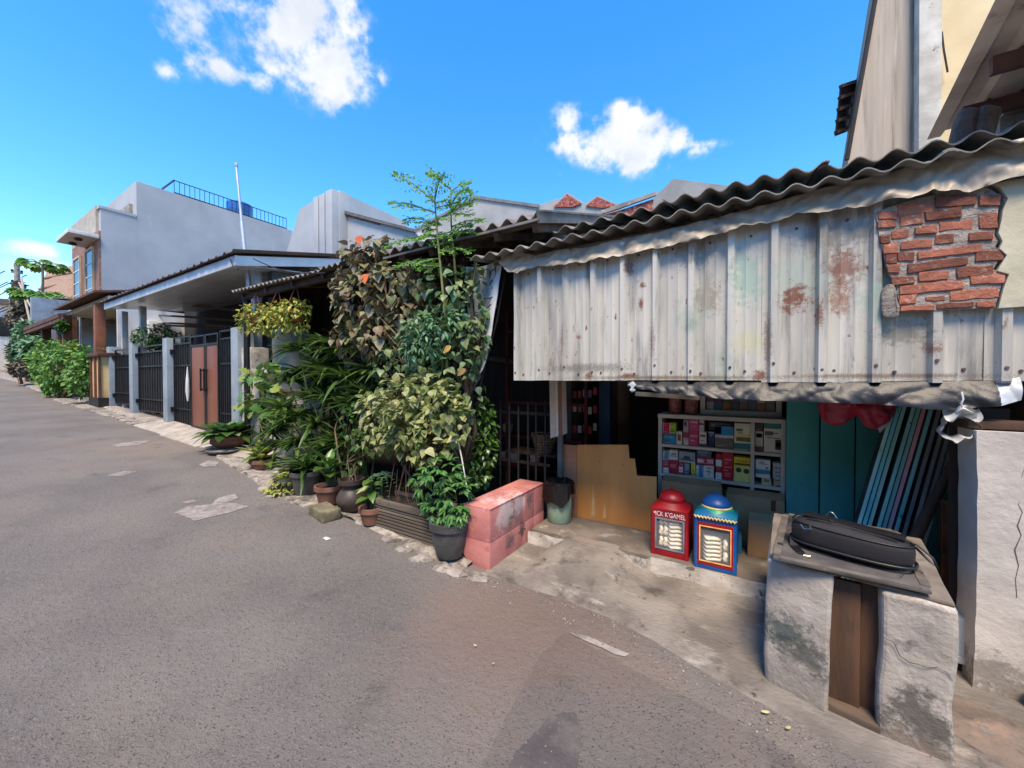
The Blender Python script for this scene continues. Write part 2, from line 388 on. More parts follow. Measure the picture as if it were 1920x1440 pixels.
# slab paths in front of the blue-grey gate
pav = M('paving_slab', (176,168,158), (146,138,128), 4, .9, .4, 50, spots=[((104,98,92), 8, .58, .72)])
def flat(pts, name, mat, h=.03, lift=0, jit=.01, par=None):
    m = MB(); P_ = [V((p.x, p.y, gz(p.x)-.03)) for p in pts]
    n = len(P_); Q = [V((p.x, p.y, gz(p.x)+h+lift)) for p in pts]
    m.add(P_+Q, [list(range(n))[::-1], list(range(n, 2*n))] + [(i, (i+1) % n, n+(i+1) % n, n+i) for i in range(n)])
    return m.build(name, mat, par, bevel=.008)
# gate forecourt: sloping slabs from the lane up to the gate
X0, X1 = -11.2, -6.3
for i in range(6):
    a = X0 + (X1-X0)*i/6; b = X0 + (X1-X0)*(i+1)/6 - .02
    m = MB(); yo = 2.62 + .02*math.sin(i*2.1) + (0 if i < 4 else (i-3)*.04)
    m.hexa([(a, yo, gz(a)-.05), (b, yo+.01, gz(b)-.05), (b, 3.18, gz(b)-.05), (a, 3.18, gz(a)-.05), (a, yo, gz(a)+.015), (b, yo+.01, gz(b)+.015), (b, 3.18, gz(b)+.1), (a, 3.18, gz(a)+.1)])
    ob = m.build('paving_slab', pav, bevel=.01); tag(ob, kind='structure')
for i in range(3):
    a = -6.28 + i*.36; b = a+.34
    m = MB(); m.hexa([(a, 2.72-.03*i, gz(a)-.05), (b, 2.70-.03*i, gz(b)-.05), (b, 3.5, gz(b)-.05), (a, 3.5, gz(a)-.05), (a, 2.72-.03*i, gz(a)+.035), (b, 2.70-.03*i, gz(b)+.035), (b, 3.5, gz(b)+.05), (a, 3.5, gz(a)+.05)])
    tag(m.build('paving_slab', pav, bevel=.01), kind='structure')
for (a, b, y0, y1) in ((-13.2,-11.3,2.60,2.85),(-14.6,-13.0,2.55,2.9),(-16.4,-14.8,2.5,2.95),(-18.6,-16.6,2.45,2.9)):
    tag(flat([V((a,y0+.05,0)), V((b,y0,0)), V((b,y1,0)), V((a,y1-.03,0))], 'drain_cover', MAT_cement_pale, .03), kind='structure')
strip([V((x, 2.88, 0)) for x in (-30,-24,-19,-14,-11.3)], [V((x, 3.3, 0)) for x in (-30,-24,-19,-14,-11.3)], .06, 'fence_footing', MAT_conc, .02, 60, 5)
strip([V((x, 2.6+.2*math.sin(x), 0)) for x in (-60,-50,-40,-30,-19)], [V((x, 3.4, 0)) for x in (-60,-50,-40,-30,-19)], .05, 'far_kerb', MAT_conc, .03, 60, 6)
# pale cement smears on the lane
def smear(px, name='cement_patch', mat=MAT_cement_pale, lift=.004, sub=10):
    pts = [at(*p) for p in px]; q = []
    rr = random.Random(len(px)*7+px[0][0])
    for i, p in enumerate(pts):
        n = pts[(i+1) % len(pts)]; j = min(.028, .3*(n-p).length/sub)
        for k in range(sub):
            c = p.lerp(n, k/sub); q.append(c + V((rr.uniform(-1,1), rr.uniform(-1,1), 0))*j)
    m = MB(); m.add([(p.x, p.y, gz(p.x)+lift) for p in q], [list(range(len(q)))])
    return tag(m.build(name, mat, smooth=0), kind='structure')
MAT_smear = M('cement_smear', (158,150,143), (124,117,111), 9, .9, .4, 60, spots=[((104,97,93), 22, .5, .68)])
smear([(326,962),(352,950),(396,946),(408,935),(440,926),(446,934),(428,942),(466,950),(430,962),(394,970),(366,977)], mat=MAT_smear)
smear([(205,834),(250,828),(284,826),(262,834),(222,838)], mat=MAT_smear)
smear([(340,942),(360,938),(372,940),(348,945)], mat=MAT_smear)
smear([(372,872),(390,864),(412,866),(404,874),(384,876)], mat=MAT_smear)
smear([(1062,1186),(1100,1194),(1150,1216),(1180,1228),(1172,1233),(1150,1228),(1128,1216),(1090,1200)], mat=MAT_smear, lift=.006)
smear([(200,892),(230,884),(258,884),(226,894)], mat=MAT_smear)
smear([(604,1011),(613,1007),(620,1011),(611,1015)], 'paper_scrap', MAT_white, .006, 2)
smear([(1058,1186),(1150,1236),(1250,1290),(1420,1378),(1530,1450),(1480,1520),(860,1520),(950,1345),(1010,1235)], 'asphalt_patch', asphalt('patched_asphalt', .84), .0035, 24)
patchm = M('dark_patch', (84,78,77), (72,67,67), 6, .85, .6, 60, spots=[((140,134,128), 50, .6, .7), ((98,91,87), 5, .5, .7)])  # darker speckled patch on the lane
smear([(1036,1342),(1078,1338),(1090,1370),(1084,1440),(1060,1500),(940,1500),(960,1420),(1000,1380)], 'dark_patch', patchm, .007)

# ------------------------------------------------------------------ concrete ramp and shop floor
edge = [at(*p) for p in ((905,1076),(960,1096),(1060,1127),(1140,1160),(1220,1202),(1330,1270),(1440,1332),(1560,1402),(1700,1470),(1900,1560))]
def ramp(u, v):
    f = u*(len(edge)-1); i = min(int(f), len(edge)-2); a = edge[i].lerp(edge[i+1], f-i)
    xin = -1.72 + 3.1*u**1.05; b = V((xin, 3.06 if u < .9 else 3.06, 0))
    p = a.lerp(b, v); base = max(.03, gz(p.x)+.012); zi = base + (.146-base)*max(0, min(1, (p.x+1.5)/.16))*max(0, min(1, (-.62-p.x)/.3))
    s = v*v*(3-2*v)
    e = gz(p.x) + .004
    z = e + (zi - e)*s + .012*min(1, v*9) + mnoise.noise(p*6)*.006
    if v < .01: z = e - .02
    return (p.x, p.y + (mnoise.noise(V((p.x*9, 0, 3)))*.02 if v < .2 else 0), z)
m = MB(); m.grid(ramp, 110, 40)
tag(m.build('concrete_ramp', MAT_ramp, smooth=60), kind='structure')
FL = .15
MAT_floor = M('shop_floor', (120,110,100), (92,84,77), 4, .9, .4, 50, spots=[((150,142,132), 6, .55, .7), ((64,58,54), 9, .58, .75)])
MAT_step = M('step_render', (190,184,176), (160,152,144), 6, .9, .5, 45, spots=[((110,103,96), 7, .5, .68), ((86,80,76), 16, .58, .7)])
m = MB()
m.grid(lambda u, v: (-1.69+2.9*u, 3.0+.02*mnoise.noise(V((u*16,0,0)))+(.012 if u > .35 else -.05) - .02*(1-v) + mnoise.noise(V((u*30,v*3,2)))*.012, -.05+(FL+.05)*v), 120, 8)
stepo = m.build('step_riser', MAT_step, smooth=60); tag(stepo, kind='structure')
m = MB(); m.box(-1.69, 1.3, 2.985, 6.0, -.06, FL+.001)
for p in m.v:
    if p.y < 3: p.y += .03
tag(m.build('shop_floor', MAT_floor, bevel=.01), kind='structure')
# dirt between the counter and the wall
m = MB(); m.grid(lambda u, v: (.48+2.0*u, 2.02+.12*mnoise.noise(V((u*7,3,1)))*(1-v)+1.05*v, (-.012 if v < .02 else .006)+.05*v+.02*v*mnoise.noise(V((u*8,v*4,1)))), 20, 20)
tag(m.build('dirt', M('dirt', (120,106,95), (88,78,70), 5, .95, .8, 30, spots=[((136,116,102), 4, .55, .7), ((70,64,58), 9, .55, .7)])), kind='structure')

# loose grit gathered along the kerb and the ramp edge
m = MB(); rgt = random.Random(77)
line = kerb + edge[:8]
for k in range(420):
    i = rgt.randrange(len(line)-1); p = line[i].lerp(line[i+1], rgt.random()); r = rgt.uniform(.002,.008)
    x, y = p.x+rgt.gauss(0,.05), p.y-abs(rgt.gauss(0,.10)); z = gz(x)+r*.5
    m.add([(x-r,y,z),(x+r,y,z),(x,y-r,z),(x,y+r*1.2,z),(x,y,z+r*.9),(x,y,z-r*.9)], [(0,2,4),(2,1,4),(1,3,4),(3,0,4),(2,0,5),(1,2,5),(3,1,5),(0,3,5)])
tag(m.build('loose_grit', MAT_conc), 'loose grit scattered along the kerb', 'grit', kind='stuff')

# ------------------------------------------------------------------ the shop
def P3(x, y, Y): return at(x, y, Y=Y)
YS = 2.75
PER = .2214; XL = -1.705
rust = (120,66,40)
MAT_clad = M('painted_steel', (204,200,189), (172,168,159), 5, .5, .12, 30, stretch=(1,1,.12), metal=.15,
    spots=[((112,112,106), 9, .48, .72, (1,1,.1)), ((206,200,188), 14, .56, .74, (1,1,.06)), ((150,164,150), 3.5, .54, .7, (1,1,.4)), ((128,108,90), 18, .62, .74, (1,1,.35)), (rust, 26, .63, .70, (1,1,.5)), ((140,104,80), 7, .62, .76, (1,1,.2)), ((112,110,102), 5, .6, .8, (1,1,.25))],
    locs=[((150,176,160), P3(1400,520,YS), (.14,.2,.26), .75), ((196,196,150), P3(1405,640,YS), (.12,.2,.10), .6),
          ((150,176,160), P3(1660,560,YS), (.16,.2,.2), .6), ((158,176,162), P3(1500,520,YS), (.2,.2,.24), .5),
          ((150,140,124), P3(1325,560,YS), (.1,.2,.17), .8), (rust, P3(1490,560,YS), (.10,.2,.12), .9), (rust, P3(1580,500,YS), (.10,.2,.16), .8), ((140,92,66), P3(1575,560,YS), (.07,.2,.14), .7),
          (rust, P3(1180,500,YS), (.05,.2,.09), .7), (rust, P3(1202,570,YS), (.025,.2,.06), .9), (rust, P3(1205,535,YS), (.03,.2,.03), .9), (rust, P3(1180,705,YS), (.09,.2,.03), .9),
          (rust, P3(1535,590,YS), (.03,.2,.12), .8), (rust, P3(1745,655,YS), (.05,.2,.05), .7), (rust, P3(1105,705,YS), (.06,.2,.04), .8), (rust, P3(1425,705,YS), (.05,.2,.05), .9), (rust, P3(1085,632,YS), (.03,.2,.02), .8), ((110,104,96), P3(1100,690,YS), (.5,.2,.05), .6), ((124,104,86), P3(1250,708,YS), (.9,.2,.02), .8), ((124,104,86), P3(1650,705,YS), (.6,.2,.02), .8), ((140,140,132), P3(1050,480,YS), (.3,.2,.2), .6), ((128,120,108), P3(1560,440,YS), (.25,.2,.15), .7), ((136,132,122), P3(1300,470,YS), (.2,.2,.15), .7), ((120,90,70), P3(1055,640,YS), (.03,.2,.2), .6), ((120,90,70), P3(1225,640,YS), (.03,.2,.2), .6), ((120,90,70), P3(1440,640,YS), (.03,.2,.25), .6),
          ((126,124,110), P3(1690,625,YS), (.16,.2,.08), .8)])
shop = thing('corner_shop', 'low roadside shop with corrugated roof and hanging ribbed steel front', 'shop', (-.3, 4.2, 0))
def rib(x):
    t = ((x-XL)/PER) % 1.0
    def tri(a, b, c, d, h):
        if t <= a or t >= d: return 0
        if t < b: return h*(t-a)/(b-a)
        if t > c: return h*(d-t)/(d-c)
        return h
    return tri(.0, .045, .2, .25, .036) + tri(.45, .48, .49, .52, .0035) + tri(.72, .75, .76, .79, .0035)
screwm = M('rusty_screw', (110,80,64), (70,56,50), 40, .7, .2, 90)
ks = [0, 4, 8, 12, 18]
for i in range(4):
    xa = XL + ks[i]*PER - (.03 if i else 0); xb = XL + ks[i+1]*PER + (.062 if i < 3 else 0)
    xs = []
    for k in range(ks[i]-1, ks[i+1]+1):
        for t in (0,.06,.2,.27,.36,.45,.485,.52,.62,.72,.755,.79,.9): 
            x = XL + (k+t)*PER
            if xa-1e-6 <= x <= xb+1e-6: xs.append(x)
    xs = sorted(set([xa]+xs+[xb])); nz = 14
    zb = 1.485 + .006*math.sin(i*2.3)
    m = MB()
    def fn(u, v, xs=xs, i=i, zb=zb):
        x = xs[int(round(u*(len(xs)-1)))]; z = zb + (2.46-zb)*v
        dent = mnoise.noise(V((x*3.1, z*2.3, i)))*.006 + (mnoise.noise(V((x*9, 0, 4)))*.006 if v == 0 else 0)
        return (x + dent*.3, YS - rib(x) - .0035*i + dent, z + (mnoise.noise(V((x*6, 1, 1)))*.004 if v == 0 else 0))
    m.grid(fn, len(xs)-1, nz, (0, .0015, 0))
    pn = m.build('cladding_sheet', MAT_clad, shop, smooth=28)
    for k in range(ks[i], ks[i+1]):
        for (tx, zz) in ((.38+.3*((k*7) % 3)/3, 1.535+.01*(k % 2)), (.6, 2.36), (.13, 1.55+.02*(k % 3))):
            x = XL + (k+tx)*PER; y = YS - rib(x) - .0035*i
            s = MB(); s.tube([(x, y+.004, zz), (x, y-.006, zz)], [.009, .007], 8); s.build('screw', screwm, pn)
# timber rail that carries the sheets
m = MB(); m.box(-1.7, 1.9, YS+.02, YS+.07, 2.3, 2.36); m.box(-1.7, 1.9, YS+.02, YS+.07, 1.56, 1.61); m.build('cladding_rail', MAT_wood_h, shop)

# corrugated roofs --------------------------------------------------------
def corr(x0, x1, y0, z0, y1, z1, name, mat, parent, pitch=.145, amp=.019, thick=.007, wsheet=.92, sag=.012, seed=0, dy=0):
    rr = random.Random(seed); n = max(1, int(round((x1-x0)/wsheet)))
    for i in range(n):
        a = x0 + (x1-x0)*i/n; b = x0 + (x1-x0)*(i+1)/n + .05
        nu = int((b-a)/pitch*8)+1; off = rr.uniform(-.02,.03); zz = rr.uniform(0,.006) + .008*(i % 2)
        m = MB()
        def fn(u, v):
            x = a+(b-a)*u
            return (x, y0+off*(1-v)+(y1-y0)*v, z0+(z1-z0)*v + zz + amp*math.sin(2*math.pi*(x)/pitch) + sag*math.sin(x*1.3+seed))
        m.grid(fn, nu, 6, (0, 0, -thick))
        m.build(name, mat, parent, smooth=60)
ze = P3(1500,352,2.6).z
corr(-2.05, 2.6, 2.6, ze, 4.4, ze+.30, 'roof_sheet', MAT_asb_pale, shop, seed=1)
zu = P3(1300,376,2.85).z
corr(-1.42, 2.9, 2.86, zu+.02, 6.2, zu+.85, 'roof_sheet', MAT_asb, shop, seed=2, amp=.022, pitch=.15)
m = MB(); m.box(-1.9, 2.6, 2.72, 2.745, ze-.06, ze-.035); m.build('eave_board', MAT_wood_h, shop)
m = MB(); m.box(-1.45, 2.6, 2.93, 2.955, ze+.075, zu-.035); m.build('fascia', M('dark_fascia', (74,71,68), (56,54,52), 3, .9, .3, 30), shop)
for i in range(8):
    x = -1.7 + i*.6; m = MB(); m.bar((x, 2.82, ze-.05), (x, 5.8, ze+.42), .06, .08); m.build('rafter', MAT_wood_h, shop)
# walls round the room
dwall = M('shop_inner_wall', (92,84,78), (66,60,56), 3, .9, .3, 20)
m = MB(); m.box(-1.75, 2.6, 5.6, 5.75, -.1, 2.95); m.build('back_wall', dwall, shop)
m = MB(); m.box(1.25, 1.32, 2.9, 5.6, -.1, 2.6); m.build('side_wall', dwall, shop)
m = MB(); m.box(-1.76, -1.69, 3.9, 5.6, -.1, 2.6); m.build('side_wall', dwall, shop)
m = MB(); m.box(1.33, 2.7, 3.05, 3.12, -.1, 2.6); m.build('front_partition', dwall, shop)
# rendered stub wall on the right
stubm = M('white_render', (196,188,179), (168,160,151), 3, .9, .5, 30, spots=[((150,142,134), 4, .58, .75), ((112,104,98), 9, .66, .78)], locs=[((120,112,104), (1.0,2.7,.1), (.3,.4,.16), .8), ((104,98,92), (.93,2.7,.0), (.2,.4,.1), .8)])
st = thing('rendered_wall', 'thick white rendered wall stub with a long crack', 'wall', (1.3, 2.8, 0))
m = MB(); xa = .885
m.grid(lambda u, v: (xa+.02*math.sin(v*3)*.5+1.3*u + .004*mnoise.noise(V((v*14,0,u*9))), 2.69+.004*mnoise.noise(V((u*8,v*8,0))), -.12+1.375*v), 60, 60, (0, .2, 0))
m.build('wall', stubm, st, smooth=40)
cr = [P3(*p, 2.694) for p in ((1919,880),(1911,905),(1917,925),(1908,945),(1916,960),(1907,985),(1914,1003),(1902,1030),(1909,1060),(1903,1085),(1906,1120))]
m = MB(); m.tube([p+V((0, -.004, 0)) for p in cr], [.001,.0016,.0014,.002,.0016,.002,.0014,.002,.0016,.0014,.001], 5); m.build('crack', M('crack_dirt', (110,102,96), (84,78,74), 20, .95, 0), st)
m = MB(); m.box(.87, 2.2, 2.72, 2.86, 1.262, 1.3); m.build('coping_plank', MAT_wood_dark, st, bevel=.006)

# brick patch ------------------------------------------------------------
YB = 2.695
bw = thing('brick_wall', 'patch of exposed red brickwork with a torn cream plaster edge', 'wall', P3(1765,585,YB))
MAT_mortar = M('mortar', (172,162,152), (130,122,114), 14, .95, .7, 60, spots=[((76,70,66), 20, .58, .7)], bdist=.02)
mort = [(1642,398),(1668,388),(1720,372),(1760,364),(1800,354),(1850,352),(1878,366),(1872,392),(1868,420),(1864,440),(1872,452),(1866,462),(1880,475),(1870,492),(1862,505),(1882,512),(1876,540),(1866,576),(1690,585),(1684,560),(1680,530),(1668,515),(1660,490),(1650,450)]
m = MB(); m.prism([P3(*p, YB+.006) for p in mort], (0, .03, 0)); m.build('mortar_bed', MAT_mortar, bw)
MAT_brick = M('brick', (160,98,76), (122,74,58), 10, .92, .6, 70, spots=[((186,146,126), 16, .56, .7), ((84,62,54), 9, .56, .72), ((168,156,146), 30, .6, .7)], rand=.42, bdist=.012)
C = lambda x, y: (1400+x/3, 300+y/3)
bricks = [(738,848,285,280,48),(852,1050,255,232,58),(1062,1296,205,190,58),(1312,1428,195,195,62),(738,838,345,338,38),(862,990,318,300,55),(1006,1208,290,262,54),(1306,1410,298,300,86),
 (812,914,402,388,48),(950,1074,372,362,48),(1086,1272,350,334,48),(752,806,420,418,50),(872,1046,460,442,46),(1060,1166,422,412,48),(1256,1390,406,396,48),(766,850,476,470,52),(964,1326,512,470,44),
 (780,848,532,530,50),(852,944,522,520,48),(1292,1450,514,506,56),(906,1244,588,540,46),(792,860,592,588,44),(970,1140,632,618,50),(1182,1390,606,588,56),(812,944,660,650,46),(1262,1458,640,626,62),
 (862,1220,708,674,48),(1146,1420,738,720,54),(862,960,762,752,50),(1002,1118,768,764,26),(868,1060,822,812,30),(1070,1280,808,798,30),(1296,1400,794,788,36)]
rb = random.Random(5)
for (x0, x1, y0, y1, h) in bricks:
    dpt = rb.uniform(-.005, .003)
    pts = []
    n = max(2, int((x1-x0)/60))
    for k in range(n+1):
        t = k/n; pts.append((x0+(x1-x0)*t, y0+(y1-y0)*t + rb.uniform(-4,4)))
    for k in range(n, -1, -1):
        t = k/n; pts.append((x0+(x1-x0)*t + rb.uniform(-4,4), y0+(y1-y0)*t + h + rb.uniform(-4,4)))
    m = MB(); m.prism([P3(*C(*p), YB+dpt) for p in pts], (0, .012-dpt, 0)); m.build('brick', MAT_brick, bw, bevel=.0022, seg=1, sub=1, rough=(.004, 22))
# torn plaster to the right of it
MAT_cream = M('cream_plaster', (206,198,170), (180,172,148), 4, .9, .35, 22, spots=[((150,138,116), 5, .58, .76, (1,1,.4)), ((226,220,204), 7, .6, .76)])
tear = [(1862,344),(1876,352),(1890,372),(1881,392),(1878,412),(1872,436),(1880,452),(1874,466),(1888,478),(1876,498),(1870,508),(1892,514),(1882,540),(1872,578)]
right = [P3(1872,578,YB), V((2.2, YB, P3(1872,574,YB).z)), V((2.2, YB, P3(1862,344,YB).z+.02))]
m = MB(); m.prism([P3(*p, YB-.005) for p in tear] + [p+V((0,-.005,0)) for p in right[1:]], (0, .03, 0)); m.build('plaster', MAT_cream, bw, bevel=.003)
m = MB(); m.prism([P3(*C(*p), YB-.01) for p in ((770,740),(795,690),(830,700),(852,735),(856,800),(850,880),(800,898),(765,870),(760,800))], (0, .03, 0)); m.build('mortar_lump', MAT_mortar, bw, bevel=.008, seg=2, sub=2, rough=(.012, 18))

# white tarpaulin under the eave ------------------------------------------
MAT_tarp = M('white_tarpaulin', (182,171,153), (146,135,118), 3, .5, .25, 16, spots=[((150,138,120), 5, .58, .75, (1,1,.5)), ((96,84,72), 9, .6, .76), ((120,92,70), 3, .6, .75)])
tb = [(934,496),(952,508),(972,512),(1000,500),(1040,499),(1092,489),(1160,481),(1200,470),(1240,465),(1290,452),(1340,442),(1400,424),(1470,409),(1540,395),(1620,386),(1700,374),(1745,358),(1790,362),(1850,352),(1921,332),(2050,300)]
tt = [(940,480),(955,476),(975,472),(1003,478),(1045,466),(1095,464),(1160,448),(1200,440),(1240,432),(1290,420),(1340,408),(1400,392),(1470,372),(1540,352),(1620,334),(1700,312),(1745,300),(1790,290),(1850,275),(1921,258),(2050,222)]
def pl(pts, t):
    f = t*(len(pts)-1); i = min(int(f), len(pts)-2); a, b = pts[i], pts[i+1]; k = f-i
    return (a[0]+(b[0]-a[0])*k, a[1]+(b[1]-a[1])*k)
m = MB()
def tf(u, v):
    a = P3(*pl(tb, u), YS-.075); b = P3(*pl(tt, u), YS-.045); p = a.lerp(b, v)
    fold = abs(mnoise.noise(V((p.x*5+p.z*6, p.z*4, 0))))*.07 + abs(mnoise.noise(V((p.x*13-p.z*9, p.z*12, 3))))*.03 + abs(mnoise.noise(V((p.x*34, p.z*30, 7))))*.009
    return (p.x, p.y - fold*(1-.5*v) + .02, p.z + (mnoise.noise(V((p.x*8, 2, 0)))*.03 + mnoise.noise(V((p.x*23, 5, 0)))*.012)*(1-v))
m.grid(tf, 260, 16, (0, .002, 0))
tag(m.build('tarpaulin', MAT_tarp, smooth=70), 'crumpled dirty white tarpaulin strip under the corrugated eave', 'tarpaulin')

# black plastic valance ---------------------------------------------------
MAT_valance = M('black_sheeting', (32,32,35), (20,20,23), 7, .45, .25, 14, spec=.45, spots=[((70,70,72), 9, .6, .76), ((130,130,130), 21, .68, .76)], bdist=.02)
MAT_film = M('clear_film', (200,204,206), (168,172,176), 9, .3, .3, 20, spots=[((120,122,126), 12, .58, .72)])
vb = [(1178,727),(1240,735),(1300,742),(1370,748),(1450,751),(1540,754),(1640,758),(1720,764),(1790,770),(1830,764),(1870,760),(1914,751)]
vt = [(1178,715),(1240,715),(1300,716),(1370,716),(1450,716),(1540,716),(1640,715),(1720,714),(1790,713),(1830,712),(1870,711),(1911,706)]
m = MB()
def vf(u, v):
    a = P3(*pl(vb, u), YS-.05); b = P3(*pl(vt, u), YS-.005); p = a.lerp(b, v)
    f = abs(mnoise.noise(V((p.x*6, p.z*7, 1))))*.045 + abs(mnoise.noise(V((p.x*14+p.z*9, p.z*14, 5))))*.016
    return (p.x, p.y - f*(1-v*.8) - .012*math.sin(v*math.pi), p.z + .01*mnoise.noise(V((p.x*9, 0, 8)))*(1-v))
m.grid(vf, 240, 18, (0, .0015, 0))
m.m = [1 if (m.v[f[0]].x > P3(1862,740,YS).x) else 0 for f in m.f]
tag(m.build('plastic_valance', [MAT_valance, MAT_film], smooth=70), 'crumpled black plastic sheeting hanging below the steel front', 'plastic sheet')
# pale batten end that shows below the sheets
m = MB(); m.bar(P3(1192,738,YS+.06), P3(1312,746,YS+.06), .03, .03); tag(m.build('batten', M('pale_batten', (176,168,156), (140,132,120), 9, .8, .2, 40)), 'thin pale batten below the steel front beside knotted film', 'batten')
m = MB(); c = P3(1186,722,YS-.05)
m.lathe(c.x, c.y, [(.008, c.z-.05), (.02, c.z-.035), (.008, c.z-.018), (.026, c.z), (.012, c.z+.02), (.002, c.z+.028)], 12, .25).jitter(.008, 30)
tag(m.build('knotted_film', MAT_film, smooth=70), 'small white knot of plastic film at the end of the black sheeting', 'plastic')
MAT_clear = bpy.data.materials.new('torn_film'); MAT_clear.use_nodes = True
_n = MAT_clear.node_tree; _p = _n.nodes['Principled BSDF']; _p.inputs['Base Color'].default_value = (.62,.62,.6,1); _p.inputs['Roughness'].default_value = .3
_t = _n.nodes.new('ShaderNodeBsdfTransparent'); _x = _n.nodes.new('ShaderNodeMixShader'); _x.inputs[0].default_value = .55
_n.links.new(_t.outputs[0], _x.inputs[1]); _n.links.new(_p.outputs[0], _x.inputs[2]); _n.links.new(_x.outputs[0], _n.nodes['Material Output'].inputs['Surface'])
# torn clear bag tied under the valance
kb = thing('torn_plastic_bag', 'torn clear plastic bag tied under the black sheeting', 'plastic bag', P3(1800,835,YS-.05))
def ringpt(cx, cy, rx, ry, a): return (cx+rx*math.cos(a), cy+ry*math.sin(a))
m = MB()
def bf(u, v):
    a = u*2*math.pi; k = 1+.14*math.sin(3*a)+.1*math.sin(7*a+1)
    px = ringpt(1803, 800, 38*k*(1-.3*v), 32*k*(1-.33*v), a); p = P3(*px, YS-.05)
    return p + V((0, .05*math.sin(a*2+v*3)+.05*mnoise.noise(p*14)+.06*v, 0))
m.grid(bf, 60, 6, (0, .0015, 0)); m.build('film', MAT_clear, kb, smooth=70)
m = MB(); m.grid(lambda u, v: P3(1770+70*u, 764+22*v+5*math.sin(u*9), YS-.05)+V((0, .02*math.sin(u*8+v*4), 0)), 20, 6, (0,.0015,0)); m.build('neck', MAT_clear, kb, smooth=70)
m = MB(); m.tube([P3(1803,735,YS-.075), P3(1806,748,YS-.08), P3(1802,757,YS-.075), P3(1808,770,YS-.06)], .004, 6); m.build('string', MAT_white, kb)

# ------------------------------------------------------------------ pink block
pk = thing('pink_block', 'peeling pink painted concrete block beside the grey round pot', 'block', (-1.83, 2.85, gz(-1.83)))
pinkm = M('pink_paint', (196,130,124), (178,110,106), 5, .75, .3, 40, spots=[((160,84,84), 8, .6, .75), ((228,170,166), 14, .62, .74)],
    locs=[((88,82,80), (-1.71,2.66,.38), (.3,.13,.17), .85), ((206,186,182), (-1.71,2.62,.42), (.3,.2,.2), .8), ((92,86,84), (-1.71,2.8,.40), (.3,.09,.15), .9), ((206,186,182), (-1.71,2.83,.42), (.3,.14,.14), .85), ((96,88,86), (-1.71,3.0,.42), (.3,.09,.12), .8), ((96,78,78), (-1.71,2.68,.15), (.3,.11,.1), .8), ((70,62,62), (-1.71,2.88,.18), (.3,.08,.1), .9), ((120,70,70), (-1.9,2.43,.4), (.12,.1,.05), .7)])
groove = M('dirty_joint', (150,100,97), (112,80,78), 12, .9, .2, 60)
x0, x1, y0, y1, zb, zt = -1.965, -1.705, 2.39, 3.28, gz(-1.83)-.02, .50
m = MB(); m.prism([(x0, y0+.004, zb+.09), (x0+.07, y0+.004, zb), (x1-.004, y0+.004, zb), (x1-.004, y0+.004, zt-.004), (x0, y0+.004, zt-.004)], (0, y1-y0-.008, 0)); m.build('core', groove, pk)
zm = .235
# tiles proud of the core: front face, side face, top
m = MB(); m.prism([(x0, y0, zb+.09), (x0+.07, y0, zb), (x1-.002, y0, zb), (x1-.002, y0, zm-.0015), (x0, y0, zm-.0015)], (0, .02, 0)); m.build('panel', pinkm, pk, bevel=.004)
m = MB(); m.box(x0, x1-.002, y0, y0+.02, zm+.0015, zt-.002); m.build('panel', pinkm, pk, bevel=.004)
for (a, b) in ((y0+.004, y0+.5), (y0+.502, y0+.7), (y0+.702, y1)):
    for (c, d) in ((gz(x1)-.02, zm-.0015), (zm+.0015, zt-.012)):
        m = MB(); m.box(x1-.02, x1, a+.0, b, c, d); m.build('panel', pinkm, pk, bevel=.004)
for (a, b) in ((y0, y0+.42), (y0+.425, y1)):
    m = MB(); m.box(x0-.004, x1+.003, a, b, zt-.01, zt); m.build('top_panel', pinkm, pk, bevel=.003)

# ------------------------------------------------------------------ waste bin
bx, by = -1.56, 3.32
bn = thing('waste_bin', 'pale green bucket bin lined with a black bag', 'bin', (bx, by, FL))
greenm = M('green_enamel', (150,178,152), (126,150,130), 6, .55, .15, 40, spots=[((96,106,96), 6, .62, .78)])
m = MB(); m.lathe(bx, by, [(.105,FL+.002),(.112,FL+.01),(.118,FL+.2),(.124,FL+.36),(.129,FL+.37),(.121,FL+.365),(.112,FL+.1)], 32); m.build('bucket', greenm, bn, smooth=40)
m = MB()
def bagf(u, v):
    a = u*2*math.pi; k = 1+.05*math.sin(7*a)+.04*math.sin(13*a+2)
    if v < .5:
        t = v/.5; r = .142*k + .01*t; z = FL+.37 - t*(.09+.12*max(0, math.sin(a*1.0+3.0))+.03*math.sin(5*a))
    else:
        t = (v-.5)/.5; r = .128*k*(1-t*.9); z = FL+.385 - .1*t
    return (bx+r*math.cos(a), by+r*math.sin(a), z+.008*mnoise.noise(V((a*4, v*8, 0))))
m.grid(lambda u, v: bagf(u, 1-v if False else v), 64, 16); 
lb = m.build('bin_liner', MAT_plastic_black, bn, smooth=60)

